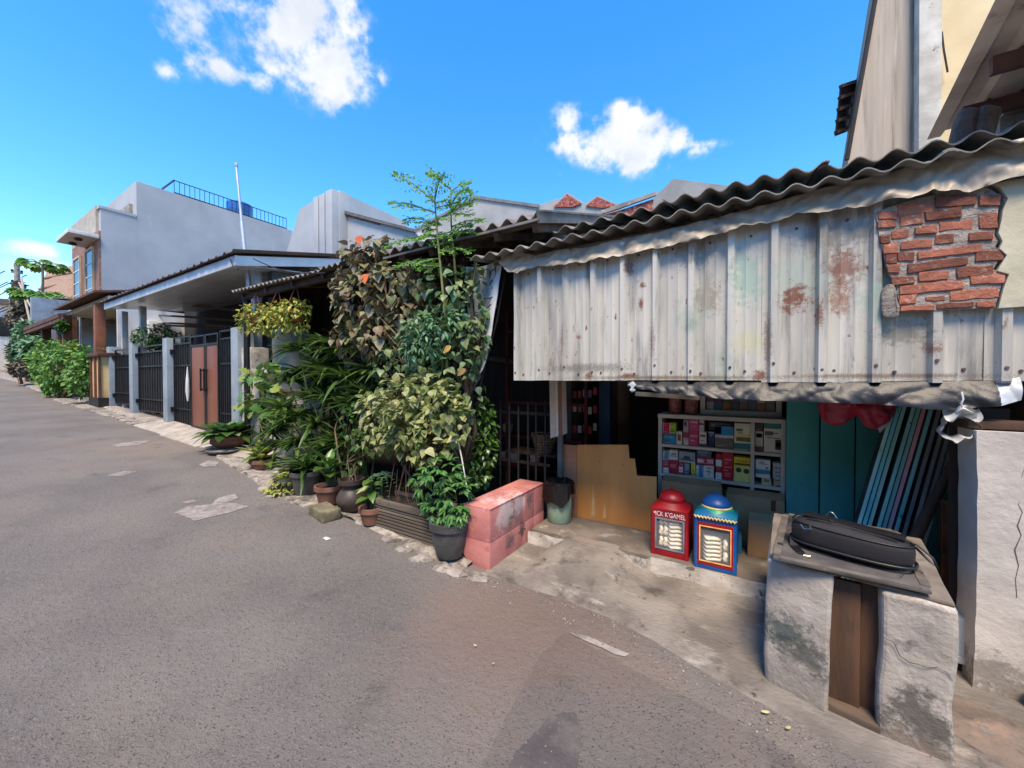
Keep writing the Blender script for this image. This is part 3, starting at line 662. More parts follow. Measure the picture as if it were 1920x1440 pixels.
# ------------------------------------------------------------------ stepped plywood board
plym = M('plywood', (222,156,86), (196,128,66), 3, .6, .12, 30, stretch=(1,1,.15), spots=[((206,156,100), 5, .58, .75, (1,1,.1)), ((110,70,40), 26, .72, .78)])
YP = 3.5
ply = thing('plywood_board', 'tan plywood board with stepped upper corner leaning in the doorway', 'board', (-1.15, YP, FL))
m = MB()
pp = [(1082,834),(1178,834),(1180,860),(1190,860),(1194,892),(1231,894)]
zf = FL+.002
poly = [P3(1082,970,YP), P3(1231,1000,YP)]; poly = [V((q.x, YP, zf)) for q in poly] + [P3(*q, YP) for q in reversed(pp)]
m.prism(poly, (0, .015, 0)); m.build('panel', plym, ply, bevel=.002)
pinkply = M('pinkish_ply', (196,138,104), (172,116,86), 4, .7, .12, 30, stretch=(.15,1,1))
for i in range(4):
    a = P3(1056,833,YP); b = P3(1081.5,833,YP); z1 = a.z-(a.z-zf)*i/4; z0 = a.z-(a.z-zf)*(i+1)/4+.002
    m = MB(); m.box(a.x, b.x, YP-.002, YP+.013, z0, z1); m.build('slat', pinkply, ply, bevel=.001)
for q in ((1124,866),(1168,872)):
    p = P3(*q, YP-.001); m = MB(); m.tube([p, p+V((0,-.003,0))], [.006,.005], 8); m.build('screw', screwm, ply)
for (a, b, c, d) in ((1108,905,1116,968),(1130,945,1137,972)):
    m = MB(); p0 = P3(a,d,YP-.0015); p1 = P3(c,d,YP-.0015); p2 = P3((a+c)/2,b,YP-.0015)
    m.prism([V((p0.x,p0.y,max(p0.z,zf))), V((p1.x,p1.y,max(p1.z,zf))), p2], (0,.002,0)); m.build('torn_veneer', M('bare_veneer', (216,178,126), (190,150,100), 8, .8, .1, 40), ply)

# ------------------------------------------------------------------ cracker tins
crk = M('cracker', (236,228,206), (214,202,174), 14, .8, .5, 60)
rc = random.Random(11)
def tin(cx, cy, w_, d_, zb, h, body, lidm, name, label, style):
    t = thing(name, label, 'tin', (cx, cy, zb))
    x0, x1, y0, y1 = cx-w_/2, cx+w_/2, cy-d_/2, cy+d_/2
    wx0, wx1, wz0, wz1 = x0+.035, x1-.03, zb+.055, zb+h-.07
    # four sides, the front with a window opening
    m = MB()
    m.box(x0, x1, y1-.004, y1, zb, zb+h); m.box(x0, x0+.004, y0, y1, zb, zb+h); m.box(x1-.004, x1, y0, y1, zb, zb+h); m.box(x0, x1, y0, y1, zb, zb+.004)
    m.box(x0, wx0, y0, y0+.004, zb, zb+h); m.box(wx1, x1, y0, y0+.004, zb, zb+h); m.box(wx0, wx1, y0, y0+.004, zb, wz0); m.box(wx0, wx1, y0, y0+.004, wz1, zb+h)
    m.build('body', body, t, bevel=.003)
    # rounded corner posts
    for (a, b) in ((x0+.012, y0+.012), (x1-.012, y0+.012), (x1-.012, y1-.012), (x0+.012, y1-.012)):
        q = MB(); q.tube([(a, b, zb), (a, b, zb+h)], .0165, 12); q.build('corner_bead', body, t)
    # sloped shoulder and domed lid
    m = MB(); zt = zb+h; r = w_*.36; n = 32; vs_ = []
    def sq(a, hx, hy):
        c, s_ = math.cos(a), math.sin(a); k = 1/max(abs(c)/hx, abs(s_)/hy); return (cx+c*k, cy+s_*k)
    for k in range(n):
        a = 2*math.pi*k/n + math.pi/4; vs_.append((*sq(a, w_/2+.004, d_/2+.004), zt-.012))
    for k in range(n):
        a = 2*math.pi*k/n + math.pi/4; vs_.append((*sq(a, w_/2+.004, d_/2+.004), zt+.006))
    for k in range(n):
        a = 2*math.pi*k/n + math.pi/4; vs_.append((cx+r*math.cos(a), cy+r*math.sin(a), zt+.045))
    for k in range(n):
        a = 2*math.pi*k/n + math.pi/4; vs_.append((cx+r*math.cos(a), cy+r*math.sin(a), zt+.055))
    fs_ = [(j*n+k, j*n+(k+1) % n, (j+1)*n+(k+1) % n, (j+1)*n+k) for j in range(3) for k in range(n)] + [list(range(3*n, 4*n))]
    m.add(vs_, fs_); m.build('shoulder', body if style == 'red' else tealm, t, smooth=40)
    m = MB(); m.lathe(cx, cy, [(r*.98, zt+.056), (r*1.02, zt+.066), (r*.97, zt+.08), (r*.8, zt+.103), (r*.5, zt+.122), (r*.2, zt+.13), (.004, zt+.132)], 36); ld = m.build('lid', lidm, t, smooth=60)
    m = MB(); m.tube([(cx-.012, cy, zt+.125), (cx-.006, cy, zt+.15), (cx+.006, cy, zt+.15), (cx+.012, cy, zt+.125)], .004, 6); m.build('lid_knob', lidm, ld)
    # window frame and glass
    def frame(a0, a1, c0, c1, wd, y, mat, nm, th=.004):
        m = MB(); m.box(a0, a1, y-th, y, c0, c0+wd); m.box(a0, a1, y-th, y, c1-wd, c1); m.box(a0, a0+wd, y-th, y, c0+wd, c1-wd); m.box(a1-wd, a1, y-th, y, c0+wd, c1-wd)
        return m.build(nm, mat, t, bevel=.001)
    if style == 'red':
        frame(wx0-.006, wx1+.006, wz0-.006, wz1+.006, .012, y0, M('grey_trim', (130,140,152), (104,114,126), 10, .5, .1, 60), 'window_frame')
    else:
        frame(wx0-.026, wx1+.022, wz0-.026, wz1+.024, .03, y0, redm, 'window_surround', .003)
        frame(wx0-.003, wx1+.001, wz0-.003, wz1+.002, .008, y0-.003, M('gold_trim', (240,200,120), (230,150,90), 20, .5, .1, 60), 'window_frame')
    m = MB(); m.box(wx0, wx1, y0+.006, y0+.008, wz0, wz1); gl = m.build('window_pane', glassm, t)
    # crackers inside, each its own thing
    xx = (wx0+wx1)/2
    def puff(c, r_, th, axis, lbl):
        q = MB()
        nA, nB = 22, 6
        def fn(u, v):
            a = u*2*math.pi; rr_ = r_*(math.sin(v*math.pi)**.5 if 0 < v < 1 else 0.01)*(1+.06*math.sin(5*a)+.04*math.sin(9*a+1)); hh = th*math.cos(v*math.pi)
            loc = V((rr_*math.cos(a), rr_*math.sin(a)*1.1, hh + .006*math.sin(4*a)*math.sin(v*math.pi)))
            if axis == 'x': loc = V((loc.z, loc.y, loc.x))
            return V(c)+loc
        q.grid(fn, nA, nB); tag(q.build('cracker', crk, smooth=80), lbl, 'cracker', 'crackers in the %s tin' % style)
    if style == 'red':
        for i in range(8): puff((xx+.034, cy-d_/2+.072, wz0+.014+i*.031), .06, .0165, 'z', 'round white cracker lying in the red tin')
        for i in range(2):
            for j in range(3): puff((xx-.066+.034*i, cy-d_/2+.062, wz0+.042+j*.085), .046, .016, 'x', 'round white cracker standing on edge in the red tin')
    else:
        for i in range(6): puff((xx-.024, cy-d_/2+.075, wz0+.013+i*.029), .066, .0155, 'z', 'round white cracker lying in the blue tin')
        for j in range(2): puff((xx+.062, cy-d_/2+.06, wz0+.042+j*.08), .044, .016, 'x', 'round white cracker standing on edge in the blue tin')
    return t, (wx0, wx1, wz0, wz1, y0, zt)
redm = M('red_enamel', (158,20,30), (124,14,24), 3, .42, .06, 30, spots=[((96,20,26), 7, .58, .76), ((190,120,110), 40, .7, .76)])
bluem = M('blue_enamel', (24,92,166), (16,66,130), 3, .42, .06, 30, spots=[((14,50,96), 7, .58, .76), ((150,170,190), 40, .71, .76)])
tealm = M('teal_enamel', (18,112,140), (20,92,150), 5, .4, .06, 30)
yelm = M('painted_scallop', (232,216,150), (206,180,110), 20, .6, .2, 60)
glassm = bpy.data.materials.new('tin_glass'); glassm.use_nodes = True
_n = glassm.node_tree; _p = _n.nodes['Principled BSDF']; _p.inputs['Roughness'].default_value = .05; _p.inputs['Base Color'].default_value = (.9,.9,.9,1)
_t = _n.nodes.new('ShaderNodeBsdfTransparent'); _x = _n.nodes.new('ShaderNodeMixShader'); _x.inputs[0].default_value = .08
_n.links.new(_t.outputs[0], _x.inputs[1]); _n.links.new(_p.outputs[0], _x.inputs[2]); _n.links.new(_x.outputs[0], _n.nodes['Material Output'].inputs['Surface'])
zt_ = FL+.002
t1, w1 = tin(-.535, 3.2, .262, .25, zt_, .352, redm, redm, 'cracker_tin', 'red cracker tin with white lettering and a domed red lid', 'red')
t2, w2 = tin(-.225, 3.15, .262, .25, zt_, .375, bluem, bluem, 'cracker_tin', 'blue cracker tin with red window surround and a blue domed lid', 'blue')
# scalloped trim and green band of the blue tin
for (zz, rr_, nm, sqr) in ((w2[5]-.004, .13, 'scallop_trim', True), (w2[5]+.052, .094, 'scallop_trim', False)):
    m = MB(); cx, cy = -.225, 3.15
    if sqr:
        for i in range(12):
            x = cx-.12+i*.0218; m.tube([(x-.012, cy-.133, zz+.004), (x, cy-.134, zz-.012), (x+.012, cy-.133, zz+.004)], [.006,.009,.006], 6)
    else:
        m.lathe(cx, cy, [(rr_, zz-.012), (rr_+.006, zz-.004), (rr_, zz+.004)], 36, .015)
    m.build(nm, yelm, t2, smooth=60)
m = MB(); m.lathe(-.225, 3.15, [(.118, w2[5]+.018), (.1, w2[5]+.045)], 36, cap=False); m.build('green_band', M('green_enamel_bright', (40,170,96), (24,130,90), 9, .4, .05, 30), t2, smooth=60)
def text(s_, size, loc, parent, mat, name='lettering', ext=.0008, rot=(R(90),0,0), sx=1.0):
    cu = bpy.data.curves.new(name, 'FONT'); cu.body = s_; cu.size = size; cu.extrude = ext; cu.align_x = 'CENTER'
    tmp = bpy.data.objects.new('tmp', cu); COL.objects.link(tmp)
    me = bpy.data.meshes.new_from_object(tmp); bpy.data.objects.remove(tmp); bpy.data.curves.remove(cu)
    me.materials.clear(); me.materials.append(mat)
    ob = bpy.data.objects.new(name, me); COL.objects.link(ob); place(ob, V(loc), parent); ob.rotation_euler = rot; ob.scale = (sx, 1, 1)
    return ob
letm = M('white_lettering', (240,226,220), (222,204,198), 20, .7, 0)
text("MCK K'GAMEL", .052, (-.537, w1[4]-.0016, w1[5]-.052), t1, letm, sx=.7)

# ------------------------------------------------------------------ goods cabinet
YC = 3.72
cabm = M('cream_aluminium', (222,212,198), (198,188,175), 3, .5, .08, 40)
cab = thing('display_cabinet', 'cream framed glass-front cabinet packed with cartons', 'cabinet', (-.27, YC+.12, .5))
XA, XB = P3(1234,800,YC).x, P3(1474,800,YC).x; XD = P3(1411,840,YC).x
zT = P3(1236,776,YC).z; z1 = P3(1240,832,YC).z; z2 = P3(1240,887,YC).z; z3 = .47
DP = .24
m = MB(); m.box(XA-.006, XB, YC, YC+DP, zT-.035, zT); m.build('top', cabm, cab, bevel=.003)
for z in (z1, z2, z3+.0):
    m = MB(); m.box(XA+.03, XB, YC+.004, YC+DP, z-.026, z); m.build('shelf', cabm, cab, bevel=.002)
m = MB(); m.box(XA, XA+.032, YC+.002, YC+DP, .15, zT-.036); m.build('post', cabm, cab, bevel=.002)
m = MB(); m.box(XB-.03, XB-.001, YC+.002, YC+DP, .15, zT-.036); m.build('post', cabm, cab, bevel=.002)
m = MB(); m.box(XD-.014, XD+.014, YC-.002, YC+.02, .45, zT-.036); m.build('divider', cabm, cab, bevel=.002)
m = MB(); m.box(XA, XB, YC+DP, YC+DP+.01, .15, zT); m.build('back', M('cabinet_back', (70,62,58), (52,46,44), 4, .9, .1, 30), cab)
BM = {}
def cm(c):
    if c not in BM: BM[c] = M('carton_%d_%d_%d' % c, tuple(min(244, int(q*1.1)) for q in c), c, 12, .55, .05, 60)
    return BM[c]
Q = lambda x, y: (1220+x/7.11, 730+y/7.11)
RED, WHT, TEAL, MAG, NAVY, YEL, GRY, CRM, LIM = (196,34,48), (226,220,210), (50,140,160), (196,60,104), (44,56,104), (226,186,40), (140,140,140), (220,210,180), (160,190,60)
rbx = random.Random(21)
def carton(x0, y0, x1, y1, z, col, label, bands=(), dep=.1, yoff=0, name='carton', round_=None):
    """crop pixel rect on the cabinet front, standing at height z"""
    Yf = YC+.03+yoff
    a = P3(*Q(x0, y1), Yf); b = P3(*Q(x1, y1), Yf); hgt = (P3(*Q((x0+x1)/2, y0), Yf).z - P3(*Q((x0+x1)/2, y1), Yf).z)
    t = thing(name, label, 'box', ((a.x+b.x)/2, Yf+dep/2, z))
    m = MB(); m.box(a.x, b.x-.002, Yf, Yf+dep, z, z+hgt); m.build('body', cm(col), t, bevel=.002)
    for (f0, f1, g0, g1, c) in bands:
        m = MB(); w_ = b.x-.002-a.x; m.box(a.x+w_*f0, a.x+w_*f1, Yf-.0016, Yf-.0004, z+hgt*g0, z+hgt*g1); m.build('printed_panel', cm(c), t)
    w_ = b.x-.002-a.x; dark = sum(col) > 380
    for k in range(3 if w_ > .03 else 2):                              # lines of small print
        f0 = rbx.uniform(.08,.3); f1 = rbx.uniform(.5,.92); g0 = rbx.uniform(.08,.85)
        c_ = tuple(int(q*.45) for q in col) if dark else tuple(min(235, int(q*.5+120)) for q in col)
        m = MB(); m.box(a.x+w_*f0, a.x+w_*f1, Yf-.0021, Yf-.0017, z+hgt*g0, z+hgt*g0+.004+.004*rbx.random()); m.build('print_line', cm(c_), t)
    return z+hgt
e = .0015
# upper shelf
zz = carton(160,575,340,710, z1+e, (40,120,160), 'flat blue carton at the end of the upper shelf, under two small boxes', [(.5,1,.05,.8,(30,150,200))])
carton(160,430,243,572, zz+e, (200,30,80), 'small crimson box on the flat blue carton', [(0,.15,0,1,(200,190,190))])
carton(247,430,338,572, zz+e, LIM, 'small lime green box on the flat blue carton', [(0,.3,0,1,(210,170,130))])
carton(343,540,420,712, z1+e, WHT, 'narrow white box with a red round mark on upper shelf', [(.2,.8,.3,.75,(150,50,50))])
zz = carton(435,552,508,724, z1+e, (212,196,196), 'pale box with a magenta band below another pale box', [(0,1,.55,1,(150,60,90))])
carton(435,394,508,548, zz+e, (180,160,165), 'pale mauve box standing on a pale box with magenta band', [(.1,.6,.6,.9,(110,40,60))])
zz = carton(512,552,640,745, z1+e, MAG, 'magenta carton standing on the upper shelf', [(.1,.9,.6,.75,(224,120,150))])
carton(512,394,640,548, zz+e, (190,70,110), 'rose carton stacked on the magenta carton', [(.1,.9,.7,.85,(226,150,170))])
zz = carton(648,560,745,752, z1+e, (224,216,206), 'white box lettered in black on the upper shelf', [(.15,.85,.68,.82,(70,64,64)), (0,1,0,.2,(90,60,80))])
carton(650,400,710,552, zz+e, (222,210,206), 'slim white box on the white box lettered in black', [(0,1,.6,.75,(130,50,70))])
carton(765,545,850,752, z1+e, NAVY, 'navy blue carton between white and blue-topped boxes', [(0,1,.85,.95,(150,160,180))], yoff=.03)
carton(770,430,1100,560, z1+.125, (96,88,92), 'long dark grey carton behind the blue-topped box', [(.1,.5,.5,.8,(150,144,150))], yoff=.12)
carton(855,490,1108,782, z1+e, (112,106,100), 'grey box with blue top half and white arrow', [(0,1,.62,1,(40,140,190)), (0,.35,.65,.98,(216,226,206)), (.0,1,.48,.6,(200,200,200))])
carton(1113,440,1345,792, z1+e, CRM, 'tall cream box with yellow band and teal foot', [(0,1,.03,.25,(40,124,124)), (.12,.95,.32,.48,(110,106,76)), (0,1,.5,.6,(224,206,110)), (.12,.5,.7,.8,(110,110,80))])
carton(1392,460,1498,832, z1+e, (92,74,66), 'brown carton with white label in the narrow compartment', [(.02,.98,.18,.72,(214,204,196)), (.12,.9,.5,.64,(110,70,66))])
carton(1508,460,1788,850, z1+e, (214,208,190), 'large cream box with green top band and black picture', [(0,1,.82,1,(40,120,104)), (.05,.45,.58,.72,(96,90,84)), (.55,.95,.1,.45,(50,44,48)), (.6,.8,.2,.36,(200,194,180))])
# middle shelf
zz = carton(160,905,243,1066, z2+e, (206,60,64), 'red and white box at the end of the middle shelf', [(.1,1,.02,.42,(226,214,206))])
carton(162,772,246,900, zz+e, (216,214,206), 'white box with teal stripe over a red and white box', [(.3,.95,0,1,(70,150,170))])
zz = carton(246,905,368,1086, z2+e, (186,30,50), 'plain red carton under a plain white box', [(.1,.8,.6,.68,(220,120,120))])
carton(248,775,364,902, zz+e, (222,214,196), 'plain white box on the plain red carton')
carton(372,932,440,1092, z2+e, (196,50,60), 'red box with white shield next to the plain red carton', [(.05,.9,.2,.65,(226,220,214))])
carton(442,938,522,1106, z2+e, (120,90,100), 'mauve grey box on middle shelf', [(.2,.9,.4,.9,(150,156,166))])
carton(376,788,596,926, z2+.118, (150,156,156), 'wide grey carton lying above red shield box', [(.3,.68,.3,.6,(70,72,74)), (0,1,0,.1,(200,200,196))], dep=.08)
carton(537,952,600,1132, z2+e, (216,196,70), 'slim yellow box next to the mauve grey box')
zz = carton(606,990,708,1142, z2+e, (214,216,214), 'white box with blue stripe below a red striped carton', [(.35,.9,0,1,(60,130,170))])
carton(710,1000,845,1162, z2+e, (224,216,202), 'white box with gold marks below a red striped carton', [(.4,.6,.2,.85,(200,180,140))])
zz2 = carton(612,898,850,994, zz+.012, (176,30,44), 'wide red carton with white lettering on two white boxes', [(.05,.42,.25,.75,(224,206,206)), (.6,.95,.2,.8,(216,170,170))])
carton(616,802,812,890, zz2+e, (84,96,108), 'slate blue carton on the wide red carton')
carton(867,832,950,1172, z2+e, (170,34,44), 'tall red box with two white squares', [(0,1,.0,.26,(226,218,210)), (0,1,.5,.76,(226,218,210))])
carton(953,832,1100,1197, z2+e, (190,24,38), 'tall red carton beside the yellow box', [(.2,.9,.72,.78,(226,110,110)), (.2,.9,.45,.5,(226,110,110)), (.25,.8,.22,.27,(226,110,110))])
carton(1107,882,1340,1212, z2+e, (226,190,44), 'yellow box with two dark green circles', [(0,1,.0,.62,(214,206,120)), (.06,.94,.68,.76,(90,76,30))])
for i, fx in enumerate((.28, .72)):
    p = P3(*Q(1107+233*fx, 1075+18*i), YC+.027); m = MB(); m.tube([p, p+V((0,-.0016,0))], [.021,.021], 20)
    par = [o for o in bpy.data.objects if o.get('label') == 'yellow box with two dark green circles'][0]
    m.build('printed_circle', cm((40,70,40)), par)
zz = carton(1480,1152,1610,1252, z2-.005, (206,186,150), 'low buff box under the white and teal box')
carton(1400,912,1597,1150, zz+e, (224,222,214), 'white box with teal band in the narrow compartment', [(0,1,.22,.46,(60,140,160)), (.68,.85,.5,.62,(120,120,120))], dep=.08)
zz = carton(1640,1165,1788,1272, z2-.005, (180,156,124), 'low tan box under the pale grey box')
carton(1628,948,1780,1160, zz+e, (176,178,170), 'pale grey upright box in the narrow compartment')
# bottom shelf
zb3 = z3+e
carton(178,1150,320,1276, zb3, (96,100,100), 'grey and light blue carton on the bottom shelf', [(0,1,0,.42,(90,150,180))])
carton(322,1182,414,1296, zb3, (30,36,76), 'dark navy box with white foot on bottom shelf', [(0,1,0,.3,(200,200,206))])
carton(417,1170,556,1310, zb3, (40,70,160), 'royal blue box with a pale face on bottom shelf', [(.05,.85,.5,1,(186,196,216))])
carton(576,1188,800,1334, zb3, (220,170,40), 'wide amber box on the bottom shelf', [(.12,.9,.12,.4,(70,50,30))])
carton(812,1240,890,1338, zb3, (40,110,150), 'small blue box by the green packet')
carton(902,1250,1062,1350, zb3, (26,110,50), 'green packet on the bottom shelf', [(.0,.12,.1,.5,(200,210,200))])
carton(1116,1290,1190,1356, zb3, (200,200,190), 'small white box on the bottom shelf beside the green packet')
# upper glass case with small boxes, two jars
YU = 3.86
uc = thing('glass_case', 'shallow cream framed case of small boxes above the cabinet', 'cabinet', P3(1390,776,YU))
ua, ub = P3(1313,770,YU), P3(1466,776,YU); zu0 = ua.z
m = MB()
zU0 = zT+.002; zU1 = zU0+.52
m.box(ua.x, ub.x, YU-.006, YU+.02, zU0, zU0+.045); m.box(ua.x, ub.x, YU-.006, YU+.02, zU1-.04, zU1); m.box(ua.x, ua.x+.04, YU-.006, YU+.02, zU0+.045, zU1-.04); m.box(ub.x-.04, ub.x, YU-.006, YU+.02, zU0+.045, zU1-.04)
m.build('frame', cabm, uc, bevel=.003)
m = MB(); m.box(ua.x, ub.x, YU+.14, YU+.15, zU0, zU1); m.box(ua.x, ub.x, YU+.02, YU+.14, zU0, zU0+.04); m.build('case', M('case_inside', (80,70,64), (60,54,50), 4, .9, .1, 20), uc)
cs = [((190,180,164),(110,90,110),(90,110,104)), ((70,110,140),(120,60,80),(104,96,90)), ((170,120,70),(70,96,90),(150,140,130)), ((110,100,94),(70,100,110),(160,150,140)), ((150,110,104),(140,136,130),(90,80,84)), ((116,120,124),(96,104,110),(140,120,100)), ((160,110,70),(196,186,176),(110,100,96)), ((150,140,128),(130,124,116),(100,92,88))]
nm_ = ['pale', 'blue', 'orange', 'brown grey', 'dusty pink', 'slate', 'copper', 'sand']
w_ = (ub.x-ua.x-.09)/8
for i in range(8):
    for j in range(3):
        x = ua.x+.045+i*w_; z = zU0+.0405+j*.074
        m = MB(); m.box(x+.002, x+w_-.002, YU+.035, YU+.1, z, z+.0725)
        tag(m.build('small_box', cm(cs[i][j]), bevel=.0015), 'small %s box in the glass case, %s row' % (nm_[i] if j == 0 else 'dull ' + nm_[(i+j*3) % 8], ('lowest', 'second', 'third')[j]), 'box', 'small boxes in the glass case')
for i, px in enumerate((1266, 1296)):
    c = P3(px, 770, 3.84); m = MB(); z = zT+.002
    j = thing('snack_jar', ('red snack jar beside the glass case', 'red snack jar further from the glass case')[1-i], 'jar', (c.x, 3.84, z), 'snack jars')
    m.lathe(c.x, 3.84, [(.052, z), (.056, z+.01), (.056, z+.2), (.045, z+.22)], 24); m.build('jar', M('red_jar_%d' % i, (130,50,46), (176,110,96), 26, .3, .05, 40), j, smooth=50)
    m = MB(); m.lathe(c.x, 3.84, [(.05, z+.221), (.05, z+.25), (.046, z+.255)], 24); m.build('lid', redm, j, smooth=40)

# cardboard boxes under the cabinet --------------------------------------
cardm = M('cardboard', (184,146,106), (154,120,86), 3, .85, .15, 30, spots=[((110,84,62), 5, .6, .75)])
def cardbox(x0, y0, x1, y1, Yf, dep, label, tape=True, z=None):
    a, b = P3(x0, y1, Yf), P3(x1, y1, Yf); zt2 = P3((x0+x1)/2, y0, Yf).z; zb_ = FL+.002 if z is None else z
    t = thing('cardboard_box', label, 'box', ((a.x+b.x)/2, Yf+dep/2, zb_))
    m = MB(); m.box(a.x, b.x, Yf, Yf+dep, zb_, zt2); m.build('carton', cardm, t, bevel=.006, sub=3, rough=(.006, 6))
    m = MB(); m.add([(a.x, Yf+.002, zt2-.004), (b.x, Yf+.002, zt2-.004), (b.x-.01, Yf+.09, zt2+.035), (a.x+.01, Yf+.09, zt2+.03)], [(0,1,2,3)]); m.build('flap', cardm, t)
    if tape:
        m = MB(); x = a.x+(b.x-a.x)*.78; m.box(x, x+.03, Yf-.0025, Yf-.001, zt2-.09, zt2-.005); m.build('tape', M('brown_tape', (110,72,46), (90,58,38), 9, .3, 0), t)
    return zt2
cardbox(1360,932,1471,1000, 3.6, .1, 'creased brown cardboard box behind the blue tin')
cardbox(1402,978,1466,1040, 3.42, .14, 'small plain cardboard carton beside the weathered counter', tape=False)
cardbox(1240,908,1352,960, 3.56, .13, 'flattened cardboard box behind the red tin', tape=False)
m = MB(); p = P3(1374,965,3.41); m.box(p.x-.06, p.x+.06, 3.43, 3.52, FL+.002, FL+.15)
tag(m.build('blue_carton', cm((50,120,160)), bevel=.003), 'low blue carton between the blue tin and the small cardboard carton', 'box')

# ------------------------------------------------------------------ plastered counter
pierm = M('whitewashed_render', (186,177,167), (146,138,130), 5, .92, .6, 34, bdist=.012, spots=[((150,144,138), 5, .56, .74), ((96,94,90), 9, .58, .74)],
    locs=[((84,92,90), (.12,2.2,.30), (.14,.3,.13), .95), ((66,70,68), (.2,2.2,.22), (.16,.3,.13), .8), ((150,142,132), (.2,2.2,.06), (.3,.3,.16), .8), ((86,82,76), (.58,2.15,.14), (.17,.3,.17), .9), ((120,108,98), (.5,2.15,.03), (.25,.3,.1), .85), ((128,118,108), (.56,2.2,.6), (.2,.3,.03), .6)])
ct = thing('plastered_counter', 'low counter of two whitewashed piers with worn boards between', 'counter', (.36, 2.5, gz(.36)))
def pier(corners, ztop, name):       # footprint 4 corners ccw, front first
    m = MB(); zb = gz(.3)-.06
    m.hexa([V((p[0], p[1], zb)) for p in corners] + [V((p[2], p[3], ztop)) for p in corners])
    return m.build(name, pierm, ct, bevel=.028, seg=4, sub=6, rough=(.016, 4), smooth=80)
pier([(.055,2.255,.065,2.25), (.29,2.17,.30,2.165), (.31,2.86,.31,2.86), (.10,2.9,.11,2.9)], .625, 'pier')
pier([(.44,2.165,.455,2.16), (.655,2.125,.665,2.13), (.76,2.86,.76,2.86), (.52,2.86,.52,2.86)], .615, 'pier')
plankm = M('old_brown_plank', (98,70,52), (58,42,34), 6, .8, .5, 50, stretch=(1,1,.12), spots=[((40,30,26), 8, .55, .74, (1,1,.2)), ((150,112,84), 22, .66, .76, (1,1,.2))], rand=.15)
for (a, b, y) in ((.288,.402,2.235),(.406,.47,2.25)):
    m = MB(); m.hexa([(a,y,.02),(b,y-.012,.02),(b,y+.02,.02),(a,y+.03,.02),(a,y,.6),(b,y-.012,.6),(b,y+.02,.6),(a,y+.03,.6)]); m.build('plank', plankm, ct, bevel=.004)
m = MB(); m.hexa([(.285,2.185,-.025),(.455,2.155,-.03),(.455,2.25,-.03),(.285,2.26,-.025),(.285,2.19,.055),(.455,2.16,.045),(.455,2.25,.045),(.285,2.26,.055)]); m.build('sill_plank', MAT_wood_h, ct, bevel=.008, sub=3, rough=(.006, 12))
m = MB(); m.prism([(.07,2.27,.622),(.66,2.145,.612),(.765,2.9,.622),(.11,2.94,.63)], (0,0,.022)); m.build('top_slab', M('counter_top', (132,121,109), (98,89,81), 6, .9, .5, 30, spots=[((90,82,76), 6, .55, .74)]), ct, bevel=.012, sub=3, rough=(.006, 6))
# crack in the right pier
cp = [(.462,.43),(.49,.41),(.51,.385),(.535,.36),(.56,.355),(.585,.375),(.61,.38),(.635,.36),(.655,.35)]
m = MB(); m.tube([(x, 2.157-(x-.455)*.17-.001, z+.012*math.sin(x*170)) for x, z in cp], [.0006,.0012,.0016,.0016,.0012,.0012,.0012,.0012,.0006], 5); m.build('crack', MAT_dark, ct)
# loose board on the counter
bdm = M('weathered_board', (92,87,82), (62,59,58), 5, .7, .3, 30, spots=[((38,38,40), 4, .48, .64), ((132,124,115), 7, .6, .76)])
bd = thing('loose_board', 'weathered grey board lying on the counter under the black bag', 'board', (.36, 2.5, .648))
zb_ = .65
cs_ = [at(1449,1050,Z=zb_), at(1748,1116,Z=zb_), at(1684,1000,Z=zb_), at(1470,966,Z=zb_)]
m = MB(); m.prism(cs_, (0,0,.014)); m.build('board', bdm, bd, bevel=.003)
ed = M('board_edging', (108,100,91), (80,73,67), 9, .8, .2, 40)
for i in range(4):
    a, b = cs_[i]+V((0,0,.0155)), cs_[(i+1) % 4]+V((0,0,.0155)); c = (cs_[0]+cs_[2])/2+V((0,0,.0155))
    m = MB(); m.bar(a.lerp(c,.045).lerp(b,.03), b.lerp(c,.045).lerp(a,.03), .03, .004); m.build('edging', ed, bd)
p = at(1463,1020,Z=.667); m = MB(); m.box(p.x-.012, p.x+.012, p.y-.012, p.y+.012, .6645, .67); m.build('staple', MAT_dark, bd)

# black sling bag ---------------------------------------------------------
bagm = M('black_nylon', (34,32,36), (26,24,28), 9, .7, .35, 260)
trim = M('black_trim', (20,20,22), (16,16,18), 9, .45, .1, 60)
B0 = V((.385, 2.385, .666)); ang = math.atan2(2.235-2.335, .535-.215)
bg_ = thing('sling_bag', 'black nylon sling bag lying on the weathered board', 'bag', B0)
ca, sa = math.cos(ang), math.sin(ang)
def BL(x, y, z): return V((B0.x+ca*x-sa*y, B0.y+sa*x+ca*y, B0.z+z))
def bagsurf(L_, W_, H_, z0, ex=3.2, ez=3.5):
    def fn(u, v):
        a = u*2*math.pi; b = (v-.5)*math.pi
        sg = lambda c, e_: math.copysign(abs(c)**(2/e_), c)
        cx_, sx_ = sg(math.cos(a), ex), sg(math.sin(a), ex); cb, sb = sg(math.cos(b), ez), sg(math.sin(b), ez)
        x = L_/2*cx_*cb; y = W_/2*sx_*cb; z = z0 + H_/2*(1+sb)
        tap = 1-.16*max(0, x/L_*2)**2 if True else 1
        return BL(x, y*tap, z*(1-.10*(x/L_+.5)) + .004*mnoise.noise(V((x*14, y*14, z*14))))
    return fn
m = MB(); m.grid(bagsurf(.44,.2,.15,0), 72, 24); m.build('body', bagm, bg_, smooth=80)
